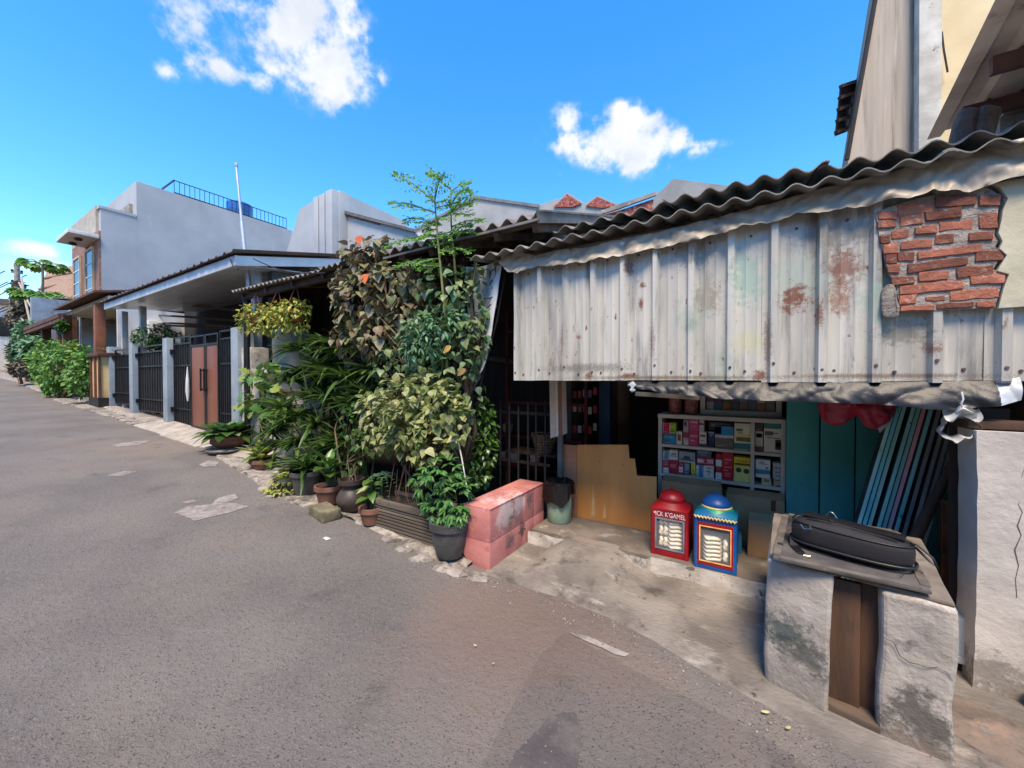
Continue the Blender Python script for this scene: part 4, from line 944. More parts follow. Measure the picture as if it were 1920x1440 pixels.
def loop(L_, W_, z, r, name, mat, k=1.0):
    pts = []
    for i in range(49):
        a = 2*math.pi*i/48; sg = lambda c, e_: math.copysign(abs(c)**(2/e_), c)
        x = L_/2*sg(math.cos(a), 3.2); y = W_/2*sg(math.sin(a), 3.2)*(1-.16*max(0, x/L_*2)**2)
        pts.append(BL(x, y, z*(1-.10*(x/L_+.5))))
    m = MB(); m.tube(pts, r, 6, cap=False); m.build(name, mat, bg_, smooth=80)
loop(.446,.206,.03,.007,'piping',trim); loop(.428,.19,.125,.004,'piping',trim)
# flat top handle panel, zip, buckles, strap
m = MB(); m.grid(lambda u, v: BL(-.17+.36*u, -.03+.075*v, .153-.016*u+.006*math.sin(v*math.pi)), 20, 6, (0,0,-.006)); m.build('top_strap', trim, bg_, smooth=60)
m = MB(); m.bar(BL(-.15,-.055,.146), BL(.17,-.055,.132), .006, .004); m.build('zip', M('zip_metal', (70,70,74), (50,50,54), 30, .4, .2, 90, metal=.6), bg_)
mt = M('bag_metal', (196,190,176), (160,156,146), 30, .3, 0, metal=1)
p = BL(-.06,-.03,.153); m = MB(); m.lathe(p.x, p.y, [(.009,p.z-.004),(.009,p.z+.001),(.006,p.z+.002)], 16); m.build('stud', mt, bg_)
m = MB(); m.tube([BL(-.165,-.097,.12), BL(-.15,-.106,.104), BL(-.12,-.106,.112), BL(-.13,-.097,.125)], .002, 6); m.build('d_ring', mt, bg_)
m = MB(); m.tube([BL(-.1,.05,.14)+V((0,0,.03*math.sin(i/8*math.pi)))+(BL(.05*i/8,0,0)-BL(0,0,0)) for i in range(9)], .003, 6); m.build('ring', mt, bg_)
m = MB(); pts = [BL(.17,0,.135), BL(.225,-.005,.12), BL(.27,-.02,.085), BL(.285,-.03,.05), BL(.26,-.02,.07), BL(.2,.02,.12)]; m.tube(pts, .005, 6); m.build('handle_loop', trim, bg_, smooth=80)
def web(pts, w_, name, par):
    m = MB()
    for i in range(len(pts)-1): m.bar(pts[i], pts[i+1]+(pts[i+1]-pts[i]).normalized()*.002, w_, .004, up=(0,-.5,.8))
    m.build(name, trim, par, smooth=60)
web([BL(-.2,-.06,.03), BL(-.19,-.1,.006), BL(-.155,-.15,.002), BL(-.13,-.185,-.008), BL(-.12,-.20,-.03)], .034, 'strap', bg_)
m = MB(); m.tube([BL(-.135,-.18,.002), BL(-.11,-.17,.004), BL(-.105,-.185,.002), BL(-.12,-.195,.0)], .002, 6); m.build('buckle', mt, bg_)
m = MB(); m.tube([BL(.18,-.085,.02), BL(.19,-.1,.01), BL(.18,-.115,.0), BL(.185,-.125,-.008)], .002, 6); m.build('cord', trim, bg_)

# ------------------------------------------------------------------ teal plank wall and leaning shutter boards
tealp = M('teal_paint', (82,172,166), (56,142,140), 3, .6, .25, 20, stretch=(1,1,.3), spots=[((96,176,172), 4, .6, .78, (1,1,.3)), ((18,52,56), 26, .66, .74)], rand=.12)
tw = thing('teal_plank_wall', 'teal painted wall of broad upright planks beside the cabinet', 'wall', (.55, 3.69, FL))
for (a, b, dy) in ((1474,1536,0),(1538,1603,.006),(1605,1664,.012),(1666,1730,.02),(1732,1800,.03),(1802,1880,.03)):
    p, q = P3(a,900,3.66), P3(b-1.2,900,3.66)
    m = MB(); m.box(p.x, q.x, 3.66+dy, 3.69+dy, FL+.002, 1.9); m.build('plank', tealp, tw, bevel=.003)
sh = [((150,196,190),1),((110,190,196),1),((140,190,184),0),((124,178,172),1),((120,170,166),1),((214,150,160),1),((116,166,162),0),((112,112,110),0),((120,116,110),1),((110,108,104),1),((128,124,116),1)]
facem = M('board_face_shade', (58,80,78), (40,54,54), 6, .85, .3, 30)  # side faces coloured dark to put shade into the gaps between boards
xb, xt = .49, .78
lbls = ['pale mint shutter board, outermost of the leaning stack', 'bright turquoise shutter board next to the pale mint one', 'grey-mint shutter board third in the leaning stack', 'sea green shutter board before the doubled dark gap', 'worn green shutter board beside the pink-edged board', 'shutter board with a chipped pink edge in the leaning stack', 'green shutter board just behind the pink-edged board', 'dark grey shutter board after the wide gap', 'light grey shutter board in the leaning stack', 'mottled grey shutter board beside the innermost one', 'warm grey innermost shutter board against the wall']
x = 0
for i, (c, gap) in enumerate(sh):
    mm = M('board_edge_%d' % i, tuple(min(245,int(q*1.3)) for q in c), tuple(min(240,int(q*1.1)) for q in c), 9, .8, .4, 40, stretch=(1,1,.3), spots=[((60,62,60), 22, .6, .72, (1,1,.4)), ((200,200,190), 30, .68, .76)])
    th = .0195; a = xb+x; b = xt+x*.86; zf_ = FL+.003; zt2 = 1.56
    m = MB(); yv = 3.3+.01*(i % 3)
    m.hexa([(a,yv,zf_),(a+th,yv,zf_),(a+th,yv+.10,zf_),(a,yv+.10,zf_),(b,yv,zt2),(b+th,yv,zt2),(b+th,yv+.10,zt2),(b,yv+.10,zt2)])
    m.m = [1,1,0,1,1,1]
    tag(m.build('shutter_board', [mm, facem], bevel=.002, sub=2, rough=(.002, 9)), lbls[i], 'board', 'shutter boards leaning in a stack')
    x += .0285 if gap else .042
# red plastic pouches hung over the boards
pouch = M('pink_plastic', (196,62,84), (160,40,62), 6, .3, .25, 22, spots=[((110,24,40), 12, .6, .68)])
for i, (cx_, w_, lb) in enumerate(((1573,38,'pink plastic pouch hanging beside the teal planks'), (1640,40,'pink plastic pouch hanging next to the leaning boards'))):
    Yh = 3.28; m = MB()
    def pf(u, v, cx_=cx_, w_=w_):
        a = u*2*math.pi; b = v*math.pi
        q = P3(cx_ + w_*math.cos(a)*math.sin(b)**.7*(1+.06*math.sin(3*a)), 762 - 36*math.cos(b), Yh)
        return q + V((.02*mnoise.noise(q*22), .05*math.sin(a)*math.sin(b) + .03*mnoise.noise(q*20), .035*mnoise.noise(q*13)))
    m.grid(pf, 36, 16); t = m.build('plastic_pouch', pouch, smooth=80); tag(t, lb, 'pouch', 'pink pouches')
m = MB(); m.prism([P3(1640,792,3.27), P3(1672,790,3.27), P3(1650,812,3.27)], (0,.004,0)); tag(m.build('film_corner', MAT_film), 'loose clear film corner below a pink pouch', 'plastic')
# clutter between the boards and the stub wall
m = MB(); a, b = P3(1715,1010,3.12), P3(1788,865,3.12); m.tube([V((a.x-.1, 3.12, FL+.03)), a, b], [.03,.03,.022], 8); tag(m.build('branch_prop', MAT_wood_dark, smooth=60), 'rough brown pole leaning beside the white wall', 'pole')
m = MB()
def cloth(u, v):
    q = P3(1760+50*u-8*(1-v)*(u-.3), 1105-165*v, 2.98); return q+V((0, .03*math.sin(u*9)+.015*mnoise.noise(q*8), 0))
m.grid(cloth, 24, 24, (0,.004,0)); tag(m.build('brown_cloth', M('rusty_cloth', (104,56,30), (66,36,22), 8, .6, .5, 40, spots=[((160,100,50), 22, .64, .74)]), smooth=70), 'rusty brown cloth hanging in the gap by the white wall', 'cloth')
m = MB(); m.bar(P3(1808,1145,2.86), P3(1822,800,2.86), .025, .02, up=(0,1,0)); tag(m.build('lath', M('pinkish_lath', (134,104,92), (100,78,68), 9, .8, .3, 40)), 'thin upright lath standing against the white wall', 'lath')
m = MB(); m.box(P3(1832,900,2.95).x-.1, P3(1832,900,2.95).x+.1, 2.93, 2.96, -.05, 1.35); tag(m.build('dark_plank', MAT_wood_dark), 'dark upright plank behind the white wall edge', 'plank')
c = P3(1797,1190,2.86); bk = thing('white_bucket', 'upturned white plastic bucket behind the counter', 'bucket', (c.x, 2.86, gz(.8)))
m = MB(); z = P3(1797,1228,2.86).z; m.lathe(c.x, 2.9, [(.125,z),(.125,z+.03),(.115,z+.032),(.10,z+.22),(.02,z+.225)], 28); m.build('shell', MAT_white, bk, smooth=40)
m = MB(); m.lathe(c.x, 2.9, [(.1,gz(.8)+.0),(.1,z-.001)], 20); m.build('foot', MAT_dark, bk)
tiny = M('drain_pipe', (196,176,162), (160,140,128), 6, .7, .2, 40)
p = at(1916,1340); m = MB(); m.tube([(1.06, 2.655, -.06), (1.06, 2.655, .1)], .025, 14); tag(m.build('pipe_stub', tiny, smooth=50), 'short beige pipe stub at the foot of the white wall', 'pipe')
# fallen yellow leaf sprig and small litter
lf = M('dry_leaf', (196,186,130), (160,150,90), 20, .8, .2, 60)
for (x, y, s_, a, lb) in ((1435,1342,.018,.5,'dry yellow leaf on the ramp edge by the counter'),(1478,1372,.014,.9,'small green sprig leaf on the red earth'),(891,1216,.011,0,'tiny yellow leaf lying on the lane'),(925,1250,.009,1,'tiny dry petal lying on the lane')):
    p = at(x, y); m = MB()
    pts = [(math.cos(t)*s_*(1 if abs(math.sin(t)) < .9 else .9), math.sin(t)*s_*.45) for t in [2*math.pi*k/10 for k in range(10)]]
    m.add([(p.x+q[0]*math.cos(a)-q[1]*math.sin(a), p.y+q[0]*math.sin(a)+q[1]*math.cos(a), p.z+.018+.1*q[0]*q[0]/s_) for q in pts], [list(range(10))])
    tag(m.build('fallen_leaf', lf), lb, 'leaf')

# ------------------------------------------------------------------ left bay of the shop: grille, post, hanging goods
gr = thing('iron_grille', 'black iron bar grille standing behind the pink block', 'grille', (-1.9, 3.32, .5))
ironm = M('dark_iron', (46,42,42), (34,32,32), 12, .6, .3, 60, spots=[((96,70,56), 20, .66, .76)])
for px in (938,955,972,990,1005,1022):
    p = P3(px, 800, 3.34); z1_ = P3(px, 748+(px % 7)*2, 3.34).z
    m = MB(); m.tube([(p.x, 3.34, .2), (p.x, 3.34, z1_-.05), (p.x, 3.34, z1_)], [.011,.011,.003], 8); m.build('bar', ironm, gr)
for py in (772, 860):
    a, b = P3(930,py,3.34), P3(1030,py,3.34); m = MB(); m.bar(V((a.x,3.355,a.z)), V((b.x,3.355,a.z)), .008, .03); m.build('rail', ironm, gr)
# red rails in the room
redw = M('dull_red_paint', (104,30,28), (76,22,22), 6, .6, .2, 30)
rk = thing('red_rack', 'dull red painted rack standing in the dark bay', 'rack', (-1.9, 3.9, FL))
for px in (950, 1098):
    p = P3(px, 700, 3.8); m = MB(); m.box(p.x-.015, p.x+.015, 3.8, 3.83, .1, 2.3); m.build('upright', redw, rk)
for py in (620, 752):
    a = P3(950,py,3.8); b = P3(1098,py,3.8); m = MB(); m.box(a.x+.016, b.x-.016, 3.8, 3.83, a.z-.03, a.z); m.build('crossbar', redw, rk)
for z in (.45,.8):
    m = MB(); m.box(-2.75, -1.55, 3.86, 4.2, z, z+.03); m.build('shelf', redw, rk)
m = MB(); p = P3(1049,860,3.44); m.box(p.x-.022, p.x+.022, 3.44, 3.48, FL+.002, 1.3); tag(m.build('grey_post', M('grey_post_paint', (110,118,118), (84,92,92), 5, .7, .2, 30)), 'slim grey post at the end of the plywood board', 'post')
m = MB(); p = P3(1128,780,4.0)
m.box(p.x-.03, p.x+.09, 4.0, 4.08, FL+.002, 2.4); tag(m.build('blue_post', M('blue_paint', (30,70,100), (22,52,76), 4, .6, .2, 30)), 'dark blue post standing inside the shop behind the plywood', 'post')
# striped cardboard flap hanging on the post
m = MB(); fl = thing('hanging_flap', 'cream and brown striped card hanging from the steel front', 'card', P3(1045,822,3.2))
for i, (x0_, x1_, c) in enumerate(((1030,1040,(190,172,150)),(1040.5,1045,(206,190,164)),(1045.5,1052,(128,84,60)),(1052.5,1061,(150,134,120)))):
    m = MB(); q = [P3(x0_+2, 822-(i*2), 3.2), P3(x1_+2, 818-i*2, 3.2), P3(x1_, 712, 3.2), P3(x0_, 712, 3.2)]; m.prism(q, (0,.004+.002*i,0)); m.build('strip', cm(c), fl)
# basket on the rack, hanging product cards
bk = thing('wicker_basket', 'pale wicker basket behind the iron grille', 'basket', P3(1022,845,3.6))
wick = M('wicker', (140,118,90), (96,80,62), 30, .8, .5, 60)
c = P3(1020,820,3.62); z0 = P3(1020,846,3.62).z
for j in range(7):
    r = .085+.008*j; m = MB(); m.tube([(c.x+r*math.cos(a), 3.62+r*math.sin(a), z0+j*.03) for a in [2*math.pi*k/28 for k in range(29)]], .007, 5, cap=False); m.build('hoop', wick, bk)
for k in range(22):
    a = 2*math.pi*k/22; m = MB(); m.tube([(c.x+.083*math.cos(a), 3.62+.083*math.sin(a), z0), (c.x+.137*math.cos(a), 3.62+.137*math.sin(a), z0+.19)], .005, 5); m.build('stake', wick, bk)
m = MB(); m.lathe(c.x, 3.62, [(.08,z0-.006),(.085,z0)], 20); m.build('base', wick, bk)
m = MB(); m.box(c.x-.4, c.x+.2, 3.5, 3.76, z0-.03, z0-.0065); tag(m.build('rack_board', MAT_wood_dark), 'dark shelf board under the wicker basket', 'shelf')
rg = random.Random(9)
cols = [(190,180,170),(150,50,50),(170,60,50),(190,170,160),(120,90,110),(176,60,70)]
lbc = ['pale', 'maroon', 'brick red', 'buff', 'plum', 'rose']
for i in range(6):
    for j in range(3):
        px = 1068+i*9.5; py = 726+j*34+rg.uniform(-5,5); p = P3(px, py, 3.95)
        t = thing('hanging_packet', 'small %s packet hanging in the %s row inside the shop' % (lbc[(i+j*2) % 6], ('top', 'middle', 'bottom')[j]), 'packet', p+V((0,0,-.1)), 'hanging packets')
        m = MB(); m.box(p.x-.02, p.x+.02, 3.945, 3.957, p.z-.1, p.z-.02); m.build('packet', cm(cols[(i+j*2) % 6]), t, bevel=.003)
        m = MB(); m.tube([(p.x, 3.95, p.z-.02), (p.x, 3.95, p.z+.04)], .002, 4); m.build('string', MAT_dark, t)
for i, (px, py, c, lb) in enumerate(((942,852,(176,170,150),'pale tub on the red rack behind the grille'),(962,856,(200,196,186),'white cup on the red rack behind the grille'),(948,812,(150,146,128),'buff carton on the red rack behind the grille'),(1000,862,(190,180,170),'pale bowl on the red rack'))):
    p = P3(px, py, 3.95); m = MB(); z = .832 if py < 830 else .482
    m.lathe(p.x, 4.0, [(.05,z),(.06,z+.02),(.065,z+.1),(.05,z+.11)], 20); tag(m.build('tub', cm(c), smooth=50), lb, 'tub')

# ------------------------------------------------------------------ plant-fronted house between the shop and the gate
ph = thing('plant_house', 'low dark house with corrugated eaves behind the potted plants', 'house', (-4.4, 4.0, gz(-4.4)))
dk = M('dark_boards', (58,48,42), (38,32,30), 4, .9, .4, 20, stretch=(3,1,.2))  # dark brown boards
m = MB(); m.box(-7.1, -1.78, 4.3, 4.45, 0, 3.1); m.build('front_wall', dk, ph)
m = MB(); m.box(-7.12, -7.0, 3.5, 6, 0, 2.9); m.build('side_wall', dk, ph)
zl = P3(540,520,2.9).z
corr(-7.3, -3.1, 2.9, zl, 5.2, zl+.45, 'roof_sheet', MAT_asb, ph, seed=5, pitch=.12, amp=.02)
zh = P3(880,432,2.7).z
corr(-3.25, -1.5, 2.7, zh, 5.0, zh+.75, 'roof_sheet', MAT_asb, ph, seed=7, pitch=.15, amp=.028)
m = MB(); m.bar((-1.47, 2.72, zh-.02), (-1.47, 5.0, zh+.74), .02, .1); m.build('barge_board', M('grey_barge', (120,118,112), (90,88,84), 5, .9, .3, 30), ph)
for i in range(5):
    x = -3.1+i*.39; m = MB(); m.bar((x, 2.8, zh-.07), (x, 4.9, zh+.6), .05, .07); m.build('rafter', MAT_wood_h, ph)
for yy in (2.85, 3.5):
    m = MB(); m.bar((-3.2, yy, zh-.05+(yy-2.7)*.32), (-1.5, yy, zh-.05+(yy-2.7)*.32), .05, .05); m.build('purlin', MAT_wood_h, ph)
m = MB(); m.bar((-3.3, 2.71, zh-.055), (-1.45, 2.71, zh-.05), .015, .02); m.build('gutter_rod', M('grey_rod', (120,118,114), (90,88,86), 9, .6, .1, 40), ph)
p = P3(1047,440,3.3); m = MB(); m.box(p.x-.06, p.x+.06, 3.3, 3.4, 2.4, zh+.13); m.build('post', M('grey_timber', (150,146,142), (120,116,112), 7, .8, .3, 30, stretch=(1,1,.2)), ph)
for i in range(6):
    x = -7.1+i*.75; m = MB(); m.bar((x, 2.98, zl-.06), (x, 5.0, zl+.33), .05, .07); m.build('rafter', MAT_wood_dark, ph)
m = MB(); m.bar((-7.2, 3.05, zl-.07), (-3.2, 3.05, zl-.07), .06, .08); m.build('eave_beam', MAT_wood_dark, ph)
for px in (459,):
    p = P3(px, 600, 3.05); m = MB(); m.tube([(p.x, 3.08, gz(p.x)), (p.x, 3.08, zl-.1)], .05, 12); m.build('post', MAT_black_metal, ph)
# timber wall stuffing under the upper roof
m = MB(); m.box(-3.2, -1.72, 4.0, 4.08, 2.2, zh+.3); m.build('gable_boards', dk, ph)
# old pier, low wall, white tank behind
oldm = M('flaking_whitewash', (196,190,180), (150,144,136), 7, .95, .5, 30, spots=[((70,66,62), 6, .54, .7), ((220,214,206), 12, .6, .72)])
op = thing('old_pier', 'flaking whitewashed pier beside the blue-grey gate pillar', 'pillar', (-7.0, 3.2, gz(-7)))
a, b = P3(463,700,3.1), P3(486,700,3.1)
m = MB(); m.box(-7.42, -7.12, 3.1, 3.4, gz(-7.3)-.1, P3(470,650,3.1).z); m.build('shaft', oldm, op, bevel=.01, sub=3, rough=(.012, 6))
m = MB(); m.box(-7.12, -6.85, 3.12, 3.36, gz(-7)-.1, P3(490,690,3.1).z); m.build('stub', oldm, op, bevel=.01, sub=3, rough=(.012, 6))
lw = thing('low_wall', 'low peeling cream wall with cap behind the strap-leaved plants', 'wall', (-6.2, 3.25, gz(-6.2)))
m = MB(); m.box(-6.8, -5.2, 3.18, 3.3, gz(-6)-.1, P3(520,735,3.18).z); m.build('wall', oldm, lw, bevel=.006)
m = MB(); zc = P3(520,735,3.18).z+.001; m.box(-6.86, -5.15, 3.14, 3.34, zc, zc+.04); m.build('cap', MAT_wood_h, lw, bevel=.006)
m = MB(); m.box(-6.86, -6.78, 3.12, 3.2, gz(-6.8)-.05, zc-.002); m.build('drain_pipe', MAT_wood_dark, lw)
tk = thing('water_drum', 'pale grey water drum behind the low wall', 'drum', (-6.0, 3.62, zc))
m = MB(); c = P3(540,680,3.62); z0, z1_ = gz(-6), P3(540,618,3.62).z
m.lathe(c.x, 3.7, [(.29,z0),(.3,z0+.02)]+[(.3+(.012 if k % 2 else 0), z0+.05+(z1_-z0-.1)*k/10) for k in range(11)]+[(.28,z1_),(.1,z1_+.04)], 36); m.build('shell', M('drum_plastic', (178,178,172), (156,156,150), 3, .5, .1, 20), tk, smooth=50)
m = MB(); p = P3(497,705,3.14); m.box(p.x-.1, p.x+.1, 3.1, 3.13, p.z-.13, p.z+.13); tag(m.build('white_plate', MAT_white, bevel=.004), 'blank white plate hung on the old pier', 'plate')
# faded banner sheet by the shop corner
bn2 = thing('faded_banner', 'faded white banner sheet hanging at the shop corner', 'banner', P3(890,700,2.78))
banm = M('banner_vinyl', (204,204,202), (176,176,176), 4, .6, .2, 14, spots=[((120,122,126), 12, .6, .7), ((70,70,74), 20, .68, .74)], locs=[((60,70,100), P3(916,515,2.8), (.03,.3,.1), .9)])
m = MB()
def bf2(u, v):
    l, r = ((872,505),(885,700)), ((948,492),(908,700))
    x0_ = l[1][0]+(l[0][0]-l[1][0])*v; x1_ = r[1][0]+(r[0][0]-r[1][0])*v**.7; y0_ = 700+(500-700)*v
    q = P3(x0_+(x1_-x0_)*u, y0_-10*u*v, 2.8); return q + V((0, .05*math.sin(u*5)+.02*mnoise.noise(q*6), 0))
m.grid(bf2, 30, 40, (0,.002,0)); m.build('sheet', banm, bn2, smooth=70)
mk = M('banner_print', (64,66,74), (50,52,58), 9, .7, 0)
for (pts) in ([(918,520),(921,508),(926,505)], [(925,530),(930,512),(928,500)], [(934,512),(934,504)], [(914,578),(918,572),(930,568),(932,576),(918,580)], [(906,558),(916,560),(924,557)], [(918,535),(922,524)]):
    m = MB(); m.tube([P3(x, y, 2.755) for x, y in pts], .006, 5); m.build('print_mark', mk, bn2)
m = MB(); m.tube([P3(950,495,2.8), P3(932,600,2.8), P3(908,690,2.8), P3(893,760,2.82)], .009, 6); m.build('hem_cord', MAT_dark, bn2)

# ------------------------------------------------------------------ blue-grey fence, folding gate, canopy
YF = 3.05
fe = thing('boundary_fence', 'blue-grey pillared fence with black barred panels', 'fence', (-11.5, YF, gz(-11.5)))
zp = 2.38
pxs = [(200,.25),(242,.25),(305,.25),(433,.26)]
px_ = [P3(p, 700, YF).x for p, _ in pxs]
for x, (_, w_) in zip(px_, pxs):
    m = MB(); m.box(x, x+w_, YF, YF+w_, gz(x)-.15, zp); m.build('pillar', MAT_bluegrey, fe, bevel=.008)
barm = MAT_black_metal
barbase = None
def panel(par, xa, xb, z0, z1, y, nb, mids, slope=True):
    global barbase
    zr = lambda x, z: z
    for z in [z0, *mids, z1, z1-.14]:
        m = MB(); m.box(xa, xb, y-.012, y+.012, z, z+.03); m.build('rail', barm, par)
    for x in (xa, xb-.03):
        m = MB(); m.box(x, x+.03, y-.015, y+.015, z0-.001, z1+.03); m.build('stile', barm, par)
    if barbase is None:
        m = MB(); m.box(-.008, .008, -.008, .008, 0, 1); barbase = m.build('bar', barm, par, origin=(0,0,0)); bars0 = barbase
        first = True
    else: first = False
    for k in range(nb):
        x = xa+.03+(xb-xa-.06)*(k+.5)/nb
        if first and k == 0:
            barbase.location = V((x, y, z0+.03)) - ORG[par]; barbase.scale = (1,1,z1-.14-z0-.03); continue
        share(barbase, (x, y, z0+.03), par, scale=(1,1,z1-.14-z0-.03))
    m = MB(); m.box(xa+.03, xb-.03, y+.02, y+.024, z0+.03, z1-.14); m.build('backing_sheet', MAT_dark, par)
for i in range(2):
    xa, xb = px_[i]+.26, px_[i+1]-.01
    panel(fe, xa, xb, gz(xb)+.22, zp-.12, YF+.12, 12, (gz(xb)+.5, zp-.6))
for i, x in enumerate(px_[:3]):
    for z in (zp-.35, gz(x)+.3):
        m = MB(); m.box(x+.255, x+.29, YF+.05, YF+.1, z, z+.1); m.build('hinge', barm, fe)
ga = thing('folding_gate', 'black folding gate with two brown door leaves', 'gate', ((px_[2]+px_[3])/2, YF+.1, gz(-9.5)))
xa, xb = px_[2]+.27, px_[3]-.02; zg0, zg1 = gz(xb)+.16, zp-.02
cut = [xa, P3(358,700,YF+.1).x, P3(386,700,YF+.1).x, P3(411,700,YF+.1).x, xb]
brownm = M('brown_laminate', (134,84,64), (112,68,52), 3, .5, .08, 30, stretch=(1,1,.1))
panel(ga, cut[0], cut[1]-.02, zg0, zg1, YF+.12, 7, (zg0+.35, zg1-.6))
panel(ga, cut[3]+.01, cut[4], zg0, zg1, YF+.12, 7, (zg0+.35, zg1-.6))
for i in (1, 2):
    a, b = cut[i], cut[i+1]-.02; dr = MB(); dr.box(a+.04, b-.04, YF+.1, YF+.13, zg0+.05, zg1-.22); lf_ = dr.build('door_leaf', brownm, ga, bevel=.004)
    for (c_, d_) in ((a, a+.04), (b-.04, b)):
        m = MB(); m.box(c_, d_, YF+.09, YF+.14, zg0, zg1); m.build('leaf_stile', barm, ga)
    for (c_, d_) in ((zg1-.22, zg1-.18), (zg1-.03, zg1), (zg0, zg0+.05)):
        m = MB(); m.box(a+.04, b-.04, YF+.09, YF+.14, c_, d_); m.build('leaf_rail', barm, ga)
    xh = b-.07 if i == 1 else a+.07
    m = MB(); zc_ = (zg0+zg1)/2+.05; m.bar((xh, YF+.045, zc_-.22), (xh, YF+.045, zc_+.22), .025, .025); m.box(xh-.012, xh+.012, YF+.045, YF+.1, zc_-.2, zc_-.17); m.box(xh-.012, xh+.012, YF+.045, YF+.1, zc_+.17, zc_+.2); m.build('handle', barm, lf_)
m = MB(); m.tube([(cut[1]-.05, YF+.06, zg0+.55), (cut[1]-.05, YF+.06, zg0+.75), (cut[1]-.05, YF+.06, zg0+1.0), (cut[1]-.05, YF+.06, zg0+1.25)], [.015,.04,.03,.008], 8); tag(m.build('hung_umbrella', MAT_white, smooth=60), 'folded white umbrella hung on the black gate', 'umbrella')

ca_ = thing('carport_canopy', 'white-lined carport canopy with brown ribbed metal roof', 'canopy', (-11, 4, gz(-11)))
YN = 2.85; cx0, cx1 = P3(195,575,YN).x, P3(441,480,YN).x
zf0 = P3(441,497,YN).z; zf1 = P3(441,478,YN).z; rise = .23
fasm = M('white_fascia', (220,222,224), (196,200,204), 2, .5, .08, 20)
m = MB(); m.box(cx0, cx1, YN, YN+.04, zf0, zf1); m.build('front_fascia', fasm, ca_, bevel=.004)
YE = 6.0
for (x, nm) in ((cx1, 'side_fascia'), (cx0+.04, 'side_fascia')):
    m = MB(); m.hexa([(x-.04,YN+.041,zf0),(x,YN+.041,zf0),(x,YE,zf0+rise*(YE-YN)),(x-.04,YE,zf0+rise*(YE-YN)),(x-.04,YN+.041,zf1),(x,YN+.041,zf1),(x,YE,zf1+rise*(YE-YN)),(x-.04,YE,zf1+rise*(YE-YN))]); m.build(nm, fasm, ca_, bevel=.004)
ns = 16; sof = M('soffit_panel', (196,198,198), (176,178,180), 2, .28, .05, 10)
for i in range(ns):
    y0_ = YN+.045+(YE-YN-.05)*i/ns; y1_ = YN+.045+(YE-YN-.05)*(i+1)/ns-.006
    zz0 = zf0+.03+(y0_-YN)*.10; zz1 = zf0+.03+(y1_-YN)*.10
    m = MB(); m.hexa([(cx0+.05,y0_,zz0),(cx1-.05,y0_,zz0),(cx1-.05,y1_,zz1),(cx0+.05,y1_,zz1),(cx0+.05,y0_,zz0+.01),(cx1-.05,y0_,zz0+.01),(cx1-.05,y1_,zz1+.01),(cx0+.05,y1_,zz1+.01)]); m.build('soffit_panel', sof, ca_)
rfm = M('brown_metal_roof', (104,88,82), (84,70,66), 3, .5, .1, 20)
nsh = 6
for i in range(nsh):
    a = cx0-.1+(cx1-cx0+.2)*i/nsh; b = cx0-.1+(cx1-cx0+.2)*(i+1)/nsh+.02
    m = MB(); n_ = int((b-a)/.04)
    def rf(u, v):
        x = a+(b-a)*u; k = (x/.3) % 1; hh = .035 if k < .2 else 0
        return (x, YN-.08+(YE-YN+.2)*v, zf1+.015+.003*(i % 2)+rise*((YE-YN+.2)*v)+hh)
    m.grid(rf, n_, 2, (0,0,-.003)); m.build('roof_sheet', rfm, ca_, smooth=20)
stm = M('galvanised_post', (190,194,196), (166,170,174), 4, .4, .1, 30, metal=.4)
for (px, yy, wd) in ((228,YF+.15,.12),(262,YF+.16,.12)):
    p = P3(px, 620, yy); m = MB(); m.box(p.x-wd/2, p.x+wd/2, yy, yy+wd, zp+.002 if px > 300 else gz(p.x), zf0+.02); m.build('post', stm, ca_)
p = P3(463,520,3.3); m = MB(); m.box(-7.62, -7.5, 3.35, 3.47, gz(-7.5), zf0+.1); m.build('post', M('blue_white_post', (150,180,210), (190,200,210), 4, .5, .1, 20), ca_)
# thin mast
mp_ = thing('mast_pole', 'thin galvanised mast leaning above the carport corner', 'pole', P3(466,545,3.2))
a, b = P3(466,545,3.2), P3(443,312,3.2); m = MB(); m.tube([a, a.lerp(b,.55), a.lerp(b,.551), b], [.03,.03,.022,.02], 10); m.build('tube', stm, mp_, smooth=50)
m = MB(); m.tube([b, b+V((0,0,.06))], .03, 8); m.build('tip', stm, mp_)
for i, (q, r_) in enumerate((((432,486),(448,504)),((475,485),(610,512)))):
    a, b = P3(*q, 2.83), P3(*r_, 2.83); m = MB(); pts = [a.lerp(b, t/8)+V((0,0,-.08*math.sin(math.pi*t/8))) for t in range(9)]; m.tube(pts, .008, 5)
    tag(m.build('cable', MAT_dark), ('short black cable dangling at the canopy corner', 'black cable sagging along the canopy edge')[i], 'cable')
# house behind the gate
gh = thing('carport_house', 'grey two-storey house with three upright fins behind the carport', 'house', (-11, 6.5, gz(-11)))
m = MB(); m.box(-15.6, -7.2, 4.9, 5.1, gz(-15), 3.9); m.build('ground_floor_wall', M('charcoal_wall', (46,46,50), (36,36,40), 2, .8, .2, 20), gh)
m = MB(); m.box(-7.35, -7.2, 3.5, 4.9, gz(-7), 3.6); m.build('side_wall', M('charcoal_wall_2', (70,70,74), (56,56,60), 2, .8, .2, 20), gh)
Y8 = 8.0
m = MB(); m.prism([P3(x, y, Y8) for x, y in ((520,560),(538,470),(562,392),(586,378),(640,384),(640,396),(700,413),(776,434),(810,470),(810,560))], (0, .3, 0)); m.build('upper_wall', MAT_greywall, gh)
for (xa_, xb_, yt, pr) in ((587,596,371,.45),(598,608,366,.5),(610,622,359,.55),(625,636,361,.3)):
    a, b = P3(xa_, yt, Y8-pr), P3(xb_, yt, Y8-pr); m = MB(); m.box(a.x, b.x, Y8-pr, Y8+.1, 4.2, a.z); m.build('fin', MAT_greywall, gh, bevel=.01)
